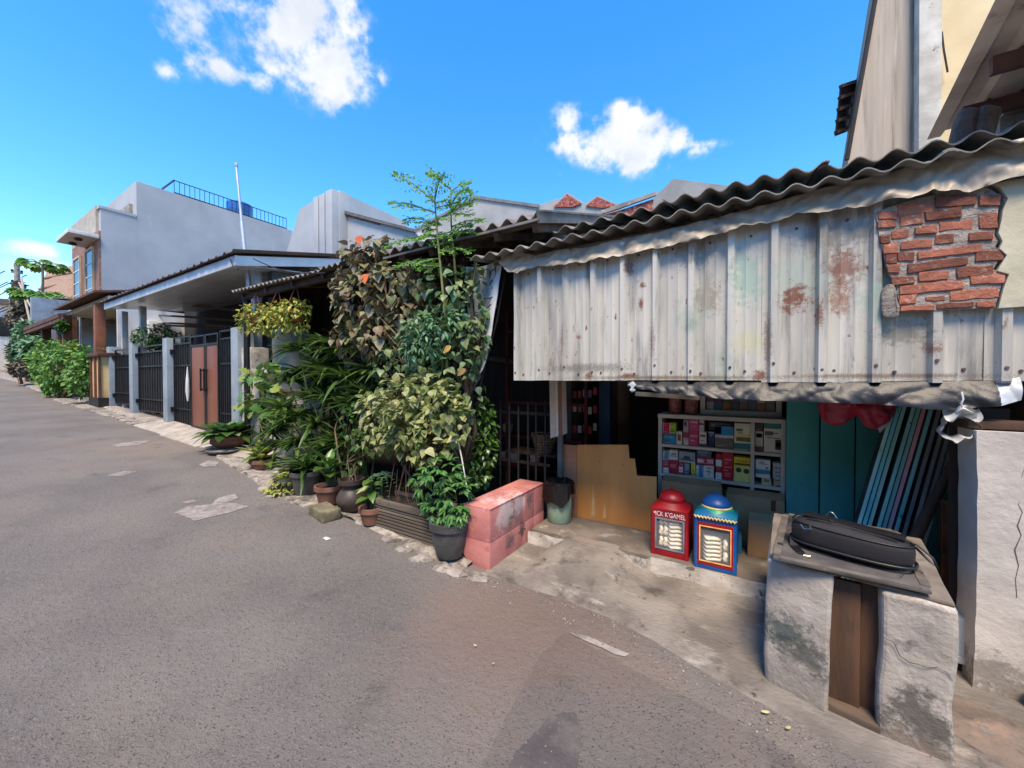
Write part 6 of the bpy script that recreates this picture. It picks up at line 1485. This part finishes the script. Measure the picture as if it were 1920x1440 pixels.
# --- ribbed trough
tr = thing('ribbed_trough', 'long weathered trough with horizontal ribs at the kerb', 'planter', (-2.68, 2.55, gz(-2.68)))
trm = M('weathered_planks', (118,106,94), (84,75,67), 6, .9, .5, 40, stretch=(.15,1,1), rand=.15)
tx0, tx1, ty0, ty1, th2 = -3.06, -2.27, 2.38, 2.66, .3
zt0 = gz(-2.7)
m = MB(); m.box(tx0+.012, tx1-.012, ty0+.014, ty1-.012, zt0, zt0+th2-.03); m.build('core', MAT_dark, tr)
nsl = 8
for k in range(nsl):
    z = zt0+.005+k*(th2-.06)/nsl
    m = MB(); m.box(tx0, tx1, ty0, ty0+.013, z, z+(th2-.06)/nsl-.009); m.build('slat', trm, tr, bevel=.003)
    m = MB(); m.box(tx1-.012, tx1, ty0+.0135, ty1, z, z+(th2-.06)/nsl-.009); m.build('slat', trm, tr, bevel=.003)
m = MB(); m.box(tx0-.01, tx1+.01, ty0-.012, ty0+.02, zt0+th2-.055, zt0+th2); m.build('rim', trm, tr, bevel=.004)
m = MB(); m.box(tx0-.01, tx1+.01, ty1-.02, ty1+.012, zt0+th2-.055, zt0+th2); m.build('rim', trm, tr, bevel=.004)
m = MB(); m.grid(lambda u, v: (tx0+.01+(tx1-tx0-.02)*u, ty0+.02+(ty1-ty0-.04)*v, zt0+th2-.03+.01*mnoise.noise(V((u*9,v*4,0)))), 20, 8); m.build('soil', soilm, tr)
# back garden soil bed under the shrubs
m = MB(); m.grid(lambda u, v: (-5.4+3.4*u, 2.66+1.6*v, gz(-5.4+3.4*u)+.05+.05*v+.03*mnoise.noise(V((u*12,v*6,0)))), 60, 24); tag(m.build('planting_bed', soilm), kind='structure')

# --- shrub 1: big olive heart leaves
YV = 2.78
B1 = [ell(690,500,YV,45,42), ell(735,545,YV,62,55), ell(672,565,YV,45,55), ell(655,625,YV,34,48), ell(715,625,YV-.03,55,52), ell(790,525,YV,48,42), ell(640,540,YV,22,40), ell(770,590,YV,45,40), ell(655,470,YV,16,22), ell(705,462,YV,26,20)]
s1 = thing('olive_shrub', 'tall shrub with large dusty olive heart-shaped leaves', 'shrub', (-2.75, 2.75, gz(-2.75)))
branches(s1, P3(770,850,2.85), B1, .022, rg, wig=.10)
leaves(s1, scatter(B1, 1250, .05, .125, rg, .55, .75, .5), LS('heart','olive'), 290)
for (x, y) in ((686,527),(675,455)):
    ob = bpy.data.objects.new('orange_leaf', leafmesh('leaf', M('orange_leaf', (206,110,50), (180,80,40), 9, .6, .1, 40), HEART)); COL.objects.link(ob); ob.parent = s1
    ob.matrix_basis = Matrix.Translation(-ORG[s1]) @ lmat(P3(x,y-12,2.55), V((.1,-.3,-1)), V((.2,-1,.3)), .11)
# bare twigs in the middle
for k in range(7):
    a = P3(778+k*3, 690+k*4, 2.6); b = P3(690+k*9, 600+k*5, 2.55); m = MB(); a += V((rg.uniform(-.03,.03),rg.uniform(0,.1),rg.uniform(-.08,.04))); b += V((rg.uniform(-.08,.08),rg.uniform(-.1,.15),rg.uniform(-.08,.12))); m.tube([a, a.lerp(b,.35)+V((rg.uniform(-.03,.03),0,rg.uniform(-.03,.03))), a.lerp(b,.7)+V((0,0,rg.uniform(-.03,.03))), b], [.009,.007,.005,.002], 5); m.build('twig', M('pale_twig_%d' % k, (150,116,92), (116,90,74), 14, .9, .3, 40), s1, smooth=60)

# --- shrub 2: climber mass by the shop corner
B2 = [ell(835,540,2.72,55,46), ell(880,590,2.72,38,52), ell(800,625,2.68,56,42), ell(850,680,2.68,52,48), ell(895,640,2.72,26,50), ell(800,695,2.68,45,36), ell(860,620,2.66,40,50), ell(885,520,2.74,24,36)]
B2 += [ell(790,660,2.75,70,60), ell(740,690,2.75,50,40), ell(830,640,2.75,60,70), ell(870,740,2.78,40,50)]
s2 = thing('climber', 'mixed green climber smothering the shop corner above the heart-leaved bush', 'climber', (-2.2, 2.9, gz(-2.2)))
branches(s2, P3(880,900,2.95), B2, .03, rg, wig=.08, name='trunk')
leaves(s2, scatter(B2, 1500, .04, .09, rg, .5, .55, .6), LS('heart','mixed')[:2]+LS('ovate','mixed')[:1], 290)
bl2 = [ell(800,625,2.5,48,32), ell(790,655,2.5,40,22), ell(830,600,2.52,30,24)]
s2b = thing('bluegreen_vine', 'blue-green pointed-leaf vine hanging before the climber', 'vine', (-2.4, 2.5, 1.2))
branches(s2b, P3(835,700,2.62), bl2, .008, rg, greenstem)
leaves(s2b, scatter(bl2, 340, .06, .085, rg, .6, .4, .5), LS('lance','teal'), 200)
for (x, y, c) in ((838,657,(196,160,80)),(865,700,(150,120,70))):
    ob = bpy.data.objects.new('yellow_leaf', leafmesh('leaf', M('dying_leaf_%d' % x, c, tuple(int(q*.8) for q in c), 9, .6, .1, 40), OVATE)); COL.objects.link(ob); ob.parent = s2
    ob.matrix_basis = Matrix.Translation(-ORG[s2]) @ lmat(P3(x+8,y-8,2.46), V((-.8,-.2,-.5)), V((.2,-1,.3)), .1)

# --- shrub 3: pale heart leaves
B3 = [ell(765,745,2.5,75,40), ell(825,760,2.5,52,44), ell(725,800,2.5,52,52), ell(800,825,2.5,62,44), ell(862,790,2.52,24,46), ell(700,760,2.52,34,28), ell(770,790,2.46,60,50), ell(800,720,2.55,45,26)]
s3 = thing('pale_shrub', 'bushy shrub with pale yellow-green heart leaves in the ribbed trough', 'shrub', (-2.68, 2.55, zt0+th2-.03))
branches(s3, V((-2.6, 2.55, zt0+th2-.03)), B3, .012, rg)
leaves(s3, scatter(B3, 1500, .035, .09, rg, .5, .5, .6), LS('heart','pale'), 295)
# thin hanging stems
for k in range(6):
    a = P3(745+k*5, 880, 2.5); b = P3(735+k*6, 960-k*3, 2.47); m = MB(); m.tube([a+V((rg.uniform(-.05,.05),0,rg.uniform(-.05,.08))), a.lerp(b,.6)+V((rg.uniform(-.08,.04),rg.uniform(-.03,.03),-.02)), b+V((rg.uniform(-.06,.1),rg.uniform(0,.1),0))], .0035, 5); m.build('bare_stem', M('bare_stem_%d' % k, (120,92,76), (96,74,62), 14, .9, .2, 40), s3, smooth=60)

# --- bright compound-leaved plant in the round grey pot
c4 = at(842,1012); c4.y = 2.36; c4.x = -2.08; z4 = gz(-2.1)
s4 = thing('potted_cassava', 'bright green leafy plant in a round dark grey pot', 'potted plant', (c4.x, c4.y, z4))
pot(s4, c4.x, c4.y, z4+.03, .105, .148, .29, potm, .012, prof=[(.1,z4+.03),(.11,z4+.045),(.142,z4+.16),(.148,z4+.26),(.165,z4+.262),(.165,z4+.318),(.15,z4+.318),(.14,z4+.28)])
B4 = [ell(830,885,2.36,50,34), ell(852,925,2.36,36,36), ell(818,955,2.36,28,22), ell(800,905,2.38,30,26), ell(850,960,2.34,28,22)]
branches(s4, (c4.x, c4.y, z4+.29), B4, .007, rg, greenstem)
mats4 = []
for _ in range(150):
    c, r = rg.choice(B4); o = V((rg.gauss(0,1), rg.gauss(0,1), rg.gauss(0,1))).normalized(); p = c+V((o.x*r.x, o.y*r.y, o.z*r.z))*(.5+.5*rg.random())
    ax = (o*.6+V((0,-.3,-.1))).normalized(); nn = (V((0,-.4,.9))+o*.3)
    sd_ = ax.cross(nn).normalized()
    for a in (-1.1,-.55,0,.55,1.1):
        d = ax*math.cos(a)+sd_*math.sin(a)+V((0,0,-.25)); mats4.append(lmat(p, d, nn, rg.uniform(.06,.09)*(1-.2*abs(a))))
leaves(s4, mats4, LS('lance','bright'), 295)
m = MB(); m.tube([P3(851,790,2.56), P3(866,860,2.5), P3(878,930,2.44)], [.004,.006,.006], 6); tag(m.build('white_stake', M('white_pvc', (206,204,198), (176,174,168), 8, .5, .1, 40), smooth=50), 'thin white stake standing in the bright green pot plant', 'stake')

# --- privet by the grille
B5 = [ell(905,775,2.95,20,34), ell(908,840,2.95,24,44), ell(892,890,2.9,28,26), ell(915,800,2.97,16,26)]
s5 = thing('privet_bush', 'glossy dark green bush beside the iron grille', 'shrub', (-2.15, 2.95, gz(-2.15)))
branches(s5, P3(890,930,2.95), B5, .012, rg)
leaves(s5, scatter(B5, 700, .05, .075, rg, .6, .2, .5), LS('ovate','gloss'), 250)

# --- strap-leaved dracaenas
strapm = [leafmesh('leaf', LM['strap'], STRAP, cv, .5) for cv in (.3, .55, .85, .15)]
def rosette(p, n, l0, l1, rng, up=.5, spread=1.0):
    res = []
    for k in range(n):
        a = rng.uniform(0, 2*math.pi); e = rng.uniform(-.35, 1.25)*up*2
        d = V((math.cos(a)*spread, math.sin(a)*spread, .25+e*.6)); nn = V((0,0,1)) if d.z < 1.2 else V((-math.cos(a), -math.sin(a), .3))
        nn = V((-math.cos(a)*d.z, -math.sin(a)*d.z, spread)); res.append(lmat(p+V((rng.uniform(-.01,.01), rng.uniform(-.01,.01), rng.uniform(-.04,.04))), d, nn, rng.uniform(l0, l1)))
    return res
def dracaena(label, base, tops, l0, l1, nl, rng, potspec=None, nparts=160):
    t = thing('dracaena', label, 'plant', base)
    mats = []
    for (x, y, Y) in tops:
        p = P3(x, y, Y); b = V(base)+V((rng.uniform(-.06,.06), rng.uniform(-.05,.05), .0)); m = MB()
        m.tube([b, b.lerp(p,.5)+V((rng.uniform(-.06,.06), rng.uniform(-.04,.04), 0)), p], [.014,.012,.009], 7); m.build('cane', greenstem, t, smooth=60)
        mats += rosette(p, nl, l0, l1, rng)
    leaves(t, mats, strapm, nparts)
    return t
d1 = at(575,935); 
dracaena('tall dark strap-leaved plant nearest the low wall', V((-4.75,2.95,gz(-4.75)+.05)), [(560,655,2.85),(600,690,2.85),(540,715,2.85),(585,745,2.8),(530,770,2.85),(560,700,2.9),(620,650,2.9),(515,810,2.85),(560,780,2.8)], .26, .40, 44, rg, nparts=150)
dracaena('dark strap-leaved plant beneath the olive shrub', V((-3.9,2.9,gz(-3.9)+.05)), [(640,655,2.85),(690,650,2.85),(645,710,2.75),(700,700,2.8),(615,750,2.75),(665,760,2.75),(725,690,2.85),(690,740,2.75),(620,700,2.8)], .26, .38, 44, rg, nparts=150)
dracaena('low strap-leaved clump behind the terracotta pot', V((-4.25,2.75,gz(-4.25)+.05)), [(590,800,2.75),(630,830,2.75),(560,830,2.78),(605,850,2.7),(660,830,2.75),(575,870,2.7),(525,835,2.85),(545,790,2.85)], .24, .36, 42, rg, nparts=150)
# long grassy straps in the dark grey tub
def potted(name, label, px, Y, r0, r1, h, mat, zoff=.02, prof=None):
    c = at(*px); x = P3(px[0], px[1], Y).x; z = gz(x)+zoff
    t = thing(name, label, 'potted plant', (x, Y, z)); pot(t, x, Y, z, r0, r1, h, mat, prof=prof)
    return t, V((x, Y, z+h))
t, top = potted('potted_spider_lily', 'arching spider-lily leaves in a dark grey tub', (574,945), 2.48, .12, .16, .26, potm)
leaves(t, rosette(top, 52, .2, .4, rg, .6, .7), strapm, 40)
t, top = potted('potted_aglaonema', 'broad-leaved plant in a banded terracotta pot', (616,938), 2.42, .095, .13, .2, terram, zoff=.035)
ms = []
for k in range(16):
    a = k*2.4; d = V((math.cos(a), math.sin(a)*.8, .7+.5*math.sin(k))); ms.append(lmat(top+V((math.cos(a)*.03, math.sin(a)*.03, .06+.012*k)), d, V((-math.cos(a), -math.sin(a), 1.2)), rg.uniform(.17,.24)))
    m = MB(); m.tube([top, top+V((math.cos(a)*.03, math.sin(a)*.03, .06+.012*k))], .006, 5); m.build('stalk', greenstem, t)
leaves(t, ms, LS('ovate','gloss'), 16)
c = P3(660,950,2.48); zz = gz(c.x)+.02
t = thing('potted_ficus', 'dark ribbed urn with a leafy shrub and bent stem', 'potted plant', (c.x, 2.48, zz))
pot(t, c.x, 2.48, zz, .1, .12, .33, M('dark_urn', (74,62,56), (50,42,40), 6, .5, .2, 40), prof=[(.09,zz),(.1,zz+.02)]+[(.1+.05*math.sin(math.pi*(k+.5)/11)+(.004 if k % 2 else 0), zz+.02+.02*k) for k in range(12)]+[(.1,zz+.265),(.13,zz+.285),(.13,zz+.33),(.115,zz+.33),(.105,zz+.28)])
B6 = [ell(665,800,2.58,30,40), ell(690,830,2.58,26,30), ell(650,870,2.56,30,22), ell(680,770,2.6,30,24)]
branches(t, (c.x, 2.48, zz+.3), B6, .008, rg)
leaves(t, scatter(B6, 200, .06, .1, rg, .6, .3, .5), LS('ovate','gloss'), 150)
m = MB(); m.tube([P3(644,900,2.5), P3(634,850,2.5), P3(628,805,2.5), P3(634,785,2.5), P3(645,780,2.52)], [.012,.01,.009,.007,.004], 7); m.build('bent_stem', M('pale_bark', (150,124,104), (120,98,84), 12, .9, .3, 40), t, smooth=60)
# croton, yellow vine, variegated leaf, feathery leaf
t, top = potted('potted_croton', 'yellow-green croton in a low bowl at the bend of the kerb', (492,905), 2.68, .12, .15, .12, terram)
leaves(t, rosette(top, 26, .2, .34, rg, .8, .6), [leafmesh('leaf', LM['lime'], OVATE, .3, .4), leafmesh('leaf', LM['yellow'], LANCE, .5, .4)], 26)
t, top = potted('potted_vine', 'trailing yellow-green vine in a dark bowl beside the spider lily', (545,945), 2.44, .13, .17, .16, potm)
mats = []
for k in range(9):
    a = -2.4+.25*k; pts = [top+V((math.cos(a)*.05*j, math.sin(a)*.06*j, .03*j-.016*j*j)) for j in range(5)]
    pts = [V((q.x, q.y, max(q.z, gz(q.x)+.015))) for q in pts]
    m = MB(); m.tube(pts, .004, 5); m.build('trailing_stem', greenstem, t)
    for q in pts:
        for _ in range(5): mats.append(lmat(q+V((rg.gauss(0,.02), rg.gauss(0,.02), abs(rg.gauss(0,.015)))), V((rg.gauss(0,1), rg.gauss(0,1)-.4, rg.uniform(-.4,.3))), V((0,-.4,1)), rg.uniform(.04,.07)))
leaves(t, mats, LS('ovate','yellow'), 140)
t, top = potted('potted_dieffenbachia', 'drooping variegated leaves in a cracked brown pot by the trough', (697,975), 2.4, .085, .11, .16, terram)
ms = []
for k in range(11):
    a = k*2.4; ms.append(lmat(top+V((0,0,.05+.02*k)), V((math.cos(a), math.sin(a)*.8-.2, .1-.3*(k % 2))), V((0,-.2,1)), rg.uniform(.14,.2)))
m = MB(); m.tube([top-V((0,0,.02)), top+V((0,0,.28))], [.012,.008], 7); m.build('stem', greenstem, t)
leaves(t, ms, LS('ovate','gloss')+LS('ovate','pale')[:1], 11)
t = thing('feathery_plant', 'grey-green feathery leaf rising beside the urn', 'plant', P3(715,960,2.5))
a = P3(715,960,2.5); b = P3(716,895,2.46); m = MB(); m.tube([a, b], [.012,.01], 7); m.build('stem', greenstem, t)
mats = []
for k in range(7):
    an = -.6+k*.62; d = V((math.cos(an), math.sin(an)-.5, .35))
    for j in range(9):
        q = b+d.normalized()*(.03+.025*j)+V((0,0,-.004*j*j))
        for s_ in (-1,1): mats.append(lmat(q, d.normalized()+d.cross(V((0,0,1))).normalized()*s_*.8, V((0,-.2,1)), .05*(1-j/14)))
leaves(t, mats, [leafmesh('leaf', LM['teal'], LANCE, .1, .1)], 120)
# mossy concrete brick
t = thing('concrete_block', 'mossy worn concrete brick lying by the terracotta pot', 'block', at(596,968))
a = at(563,970); m = MB(); c = at(598,972); an = -.15
ca2, sa2 = math.cos(an), math.sin(an)
def rb2(x, y, z): return V((c.x+ca2*x-sa2*y, c.y+.06+sa2*x+ca2*y, gz(c.x)+z))
m.hexa([rb2(-.17,-.09,-.01), rb2(.17,-.09,-.01), rb2(.17,.09,-.01), rb2(-.17,.09,-.01), rb2(-.17,-.09,.1), rb2(.17,-.09,.1), rb2(.17,.09,.1), rb2(-.17,.09,.1)])
m.build('brick_body', M('mossy_concrete', (128,120,96), (96,90,70), 8, .95, .6, 40, spots=[((86,92,52), 7, .52, .7), ((160,150,130), 12, .6, .72)]), t, bevel=.014, sub=3, rough=(.008, 9))

# --- gate-side bowl with hosta-like plant
c = at(430,838); c.y = 2.86; x = P3(430,835,2.86).x; z = gz(x)+.05
t = thing('bowl_plant', 'broad-leaved plant in a round clay bowl by the gate', 'potted plant', (x, 2.86, z))
pot(t, x, 2.86, z, .16, .25, .2, terram, prof=[(.13,z),(.18,z+.03),(.26,z+.1),(.25,z+.17),(.26,z+.2),(.24,z+.2),(.22,z+.16)])
top = V((x, 2.86, z+.17)); ms = []
for k in range(46):
    a = k*2.4; r_ = .02+.004*k; d = V((math.cos(a), math.sin(a), 1.3-.035*k)); ms.append(lmat(top+V((math.cos(a)*r_, math.sin(a)*r_, .08)), d, V((-math.cos(a), -math.sin(a), .9)), rg.uniform(.26,.38)))
leaves(t, ms, LS('ovate','gloss')[:2]+LS('ovate','mixed')[:1], 46)
m = MB(); m.lathe(x+.15, 2.72, [(.2,gz(x)+.035),(.22,gz(x)+.06),(.1,gz(x)+.065)], 20, .06); tag(m.build('saucer_stone', MAT_conc), 'flat dark stone under the clay bowl by the gate', 'stone')

# --- hanging baskets
for i, (px, py, lb) in enumerate(((482,596,'hanging pot of trailing yellow-green plant next to the gate'),(522,596,'hanging pot of trailing plant, middle one under the low eave'),(556,590,'hanging pot with the fullest trailing plant under the low eave'))):
    Yh = 3.0+.04*i; c = P3(px, py+14, Yh); t = thing('hanging_pot', lb, 'hanging plant', c, 'hanging pots under the eave')
    pot(t, c.x, c.y, c.z, .09, .14, .16, M('orange_clay_%d' % i, (176,96,56), (150,78,46), 6, .8, .2, 30))
    hk = V((c.x, c.y, zl-.06))
    for k in range(3):
        a = k*2.1; m = MB(); m.tube([c+V((.14*math.cos(a), .14*math.sin(a), .155)), hk], .007, 5); m.build('chain', M('rusty_chain_%d%d' % (i, k), (130,70,56), (100,54,46), 20, .8, .2, 40), t)
    bl_ = [(c+V((0,0,.2)), V((.24,.22,.14))), (c+V((-.1,-.1,.05)), V((.16,.14,.2))), (c+V((.14,-.05,.04)), V((.14,.14,.2)))]
    leaves(t, scatter(bl_, 380, .05, .085, rg, .5, .5, .6), LS('ovate','yellow')[:2]+LS('ovate','lime')[:1], 90)
    for q in range(4):
        a = q*1.6+i; s_ = c+V((.14*math.cos(a), .14*math.sin(a)-.03, .16)); m = MB(); m.tube([s_, s_+V((.05*math.cos(a), .05*math.sin(a), -.12)), s_+V((.06*math.cos(a), .06*math.sin(a), -.34))], .005, 4); m.build('tendril', greenstem, t)
# --- pale grape-leaved vine on the old pier
Bv = [ell(480,705,2.98,26,20), ell(505,735,2.98,22,26), ell(470,760,2.98,26,20), ell(515,775,2.98,22,24), ell(500,690,3.0,16,16)]
t = thing('grape_vine', 'light green lobed-leaf vine sprawling over the old pier', 'vine', P3(505,830,3.0))
branches(t, P3(515,835,3.05), Bv, .008, rg, greenstem)
leaves(t, scatter(Bv, 100, .12, .19, rg, .5, .3, .6, .3), [leafmesh('leaf', LM['lime'], LOBED, .15, .2), leafmesh('leaf', LM['bright'], LOBED, .3, .3)], 100)

# --- two moringa saplings
def sapling(label, base, stem, sprays, rng):
    t = thing('moringa_sapling', label, 'tree', base)
    pts = [V(base)] + [P3(*q) for q in stem]; m = MB(); m.tube(pts, [.016-.011*k/(len(pts)-1) for k in range(len(pts))], 7); m.build('trunk', M('green_trunk', (120,130,76), (96,104,64), 12, .8, .2, 40), t, smooth=60)
    mats = []
    for (s_, e_, Y) in sprays:
        a, b = P3(*s_, Y), P3(*e_, Y-.02); b = b+V((0, rng.uniform(-.18,.18), 0)); m = MB(); mid = a.lerp(b,.5)+V((0,0,.03)); m.tube([a, mid, b], [.006,.004,.002], 5); m.build('branch', greenstem, t, smooth=60)
        L_ = (b-a).length; n = int(L_/.05)+3
        for k in range(n):
            u = (k+.5)/n; q = a.lerp(mid,u*2) if u < .5 else mid.lerp(b,u*2-1)
            ax = (b-a).normalized(); sdv = ax.cross(V((0,-.5,1))).normalized()
            w_ = .13*math.sin(math.pi*min(1, u*.85+.18))*rng.uniform(.6,1.15)+.03
            for sg in (-1,1):
                tip = q+(sdv*sg*.85+ax*.6+V((0,0,rng.uniform(-.5,.35)))).normalized()*w_
                for j in range(4):
                    r_ = q.lerp(tip, (j+.7)/4)
                    for s3 in (-1,1):
                        d = (tip-q).normalized()*.6+ax*s3*.8+V((0,0,rng.uniform(-.35,.1))); mats.append(lmat(r_, d, V((rng.gauss(0,.7),-.5+rng.gauss(0,.5),.8)), rng.uniform(.02,.034)))
    ob = joined('foliage', mats, [leafmesh('leaf', LM['moringa'], [(0,.05),(.3,.3),(.7,.28),(1,0)], .1, .1)], t)
    return t
sapling('slender feathery sapling rising highest above the climber', P3(838,700,2.65), [(835,600,2.62),(828,520,2.6),(820,440,2.6),(815,375,2.6),(818,345,2.6)],
   [((820,440),(742,470),2.6),((819,425),(752,405),2.6),((817,400),(745,385),2.6),((816,380),(762,338),2.6),((816,372),(845,338),2.6),((818,410),(880,400),2.6),((820,440),(876,428),2.6),((822,470),(868,462),2.6),((824,485),(752,505),2.6),((826,500),(790,505),2.6),((820,430),(790,450),2.6),((817,390),(860,370),2.6),((818,415),(785,425),2.6)], rg)
sapling('shorter feathery sapling growing close to the highest one', P3(862,650,2.72), [(858,560,2.7),(852,490,2.7),(846,420,2.7),(845,350,2.7)],
   [((846,400),(898,375),2.7),((845,385),(890,365),2.7),((845,360),(868,338),2.7),((845,355),(822,338),2.7),((847,425),(890,405),2.7),((848,440),(880,425),2.7),((850,460),(815,445),2.7),((846,390),(812,372),2.7)], rg)
# small red-leaved sprig under the upper eave
Br = [ell(835,475,2.85,20,16), ell(860,500,2.85,14,12)]
t = thing('red_sprig', 'dark red leafy sprig under the upper eave', 'plant', P3(850,560,2.85)); branches(t, P3(850,560,2.9), Br, .006, rg)
leaves(t, scatter(Br, 80, .04, .06, rg), LS('lance','red'), 60)

# --- fern and bush on the fence, hedge, far trees
def tree(name, label, base, blobs, n, s0, s1, mat, kind, trunk_r, rng, group=None, cat='tree', parts=0):
    t = thing(name, label, cat, base, group); branches(t, base, blobs, trunk_r, rng, name='trunk')
    mats = scatter(blobs, n, s0, s1, rng, .5, .35, .7)
    if parts: leaves(t, mats, LS(kind, mat), parts)
    else: joined('crown', mats, LS(kind, mat), t)
    return t
c = P3(215,650,3.3)
t = thing('fern', 'arching pale fern in a pot behind the barred fence', 'potted plant', (c.x, 3.5, gz(c.x)))
pot(t, c.x, 3.5, gz(c.x), .2, .25, 1.3, terram); top = V((c.x, 3.5, gz(c.x)+1.25))
mats = []
for k in range(20):
    a = k*2.4; d = V((math.cos(a), math.sin(a), .9))
    for j in range(12):
        q = top+V((math.cos(a)*.075*j, math.sin(a)*.075*j, .11*j-.0075*j*j))
        for s_ in (-1,1): mats.append(lmat(q, V((-math.sin(a)*s_, math.cos(a)*s_, -.1))+d*.4, V((0,0,1)), .16*(1-j/15)))
joined('fronds', mats, [leafmesh('leaf', LM['lime'], LANCE, .2, .1)], t)
bF = [(P3(293,632,3.5), V((.55,.5,.3))), (P3(280,640,3.5), V((.35,.3,.25)))]
tree('fence_bush', 'round green bush peeping over the barred fence', V((bF[0][0].x, 3.5, gz(bF[0][0].x))), bF, 700, .07, .11, 'gloss', 'ovate', .03, rg, cat='shrub')
hp = [(150,705,2.75,26,42),(120,690,2.8,34,44),(90,690,2.85,28,36),(75,680,2.9,20,30),(135,665,2.9,30,24),(105,720,2.7,26,22),(165,690,2.9,14,40),(95,655,3.0,24,18)]
hb = [ell(*q) for q in hp]
tree('leafy_hedge', 'dense bright green hedge shrub along the lane', V((P3(120,735,2.8).x, 2.8, gz(P3(120,735,2.8).x))), hb, 2600, .10, .19, 'hedge', 'ovate', .04, rg, cat='shrub', parts=250)
b_ = [ell(48,640,3.2,20,26), ell(60,655,3.0,16,26), ell(40,665,3.0,14,22), ell(50,620,3.3,16,18)]
tree('blue_green_tree', 'small blue-green tree beside the utility pole', V((P3(50,690,3.1).x, 3.1, gz(P3(50,690,3.1).x))), b_, 1500, .18, .3, 'teal', 'ovate', .06, rg)
b_ = [ell(42,690,2.7,20,16), ell(30,660,2.9,14,22)]
tree('brown_bush', 'brownish bush at the foot of the utility pole', V((P3(40,700,2.8).x, 2.8, gz(P3(40,700,2.8).x))), b_, 800, .14, .22, 'dead', 'ovate', .05, rg, cat='shrub')
b_ = [ell(36,560,4.2,12,34), ell(44,585,4.2,18,26), ell(30,600,4.2,16,18), ell(52,605,4.3,14,14)]
tree('dead_creeper', 'grey dead creeper hanging over the utility pole', V((p.x, 4.3, gz(-36))), b_, 1600, .16, .3, 'dead', 'heart', .04, rg, cat='creeper')
def papaya(label, px, base_y, top_y, Y, R_, n, rng):
    b = P3(px, base_y, Y); tp = P3(px, top_y, Y); t = thing('papaya_tree', label, 'tree', V((b.x, Y, gz(b.x))), 'papaya trees')
    m = MB(); m.tube([V((b.x, Y, gz(b.x)-.1)), tp], [.07,.05], 8); m.build('trunk', M('papaya_trunk', (140,130,112), (110,102,88), 6, .9, .3, 20), t, smooth=50)
    mats = []
    for k in range(n):
        a = 2.4*k; r_ = R_*(.75+.35*rng.random()); el = rng.uniform(-.15,.25); e_ = tp+V((math.cos(a)*r_, math.sin(a)*r_, el*R_)); m = MB()
        m.tube([tp, tp.lerp(e_,.5)+V((0,0,.2*R_)), e_], [.03,.02,.015], 5); m.build('leaf_stalk', greenstem, t)
        for j in range(9):
            an = -1.9+3.8*j/8; ax = (e_-tp); ax.z = 0; ax.normalize(); sdv = V((-ax.y, ax.x, 0)); d = ax*math.cos(an)+sdv*math.sin(an)+V((0,0,-.45)); mats.append(lmat(e_, d, V((0,0,1)), R_*.55*(1-.15*abs(an))))
    joined('crown', mats, [leafmesh('leaf', LM['hedge'], LOBED, .25, .2)], t)
papaya('papaya tree lifting its umbrella of leaves above the others', 80, 620, 498, 4.4, .8, 13, rg)
papaya('low spreading papaya with its crown just over the blue-grey wall', 84, 640, 556, 4.2, .95, 18, rg)
papaya('papaya half hidden behind the low spreading one', 66, 640, 552, 4.6, .75, 12, rg)
b_ = [ell(118,612,3.05,7,10)]
tree('hanging_fern', 'small dark hanging plant under the brown porch', V((b_[0][0].x, 3.05, b_[0][0].z)), b_, 200, .12, .2, 'gloss', 'ovate', .01, rg, cat='hanging plant')
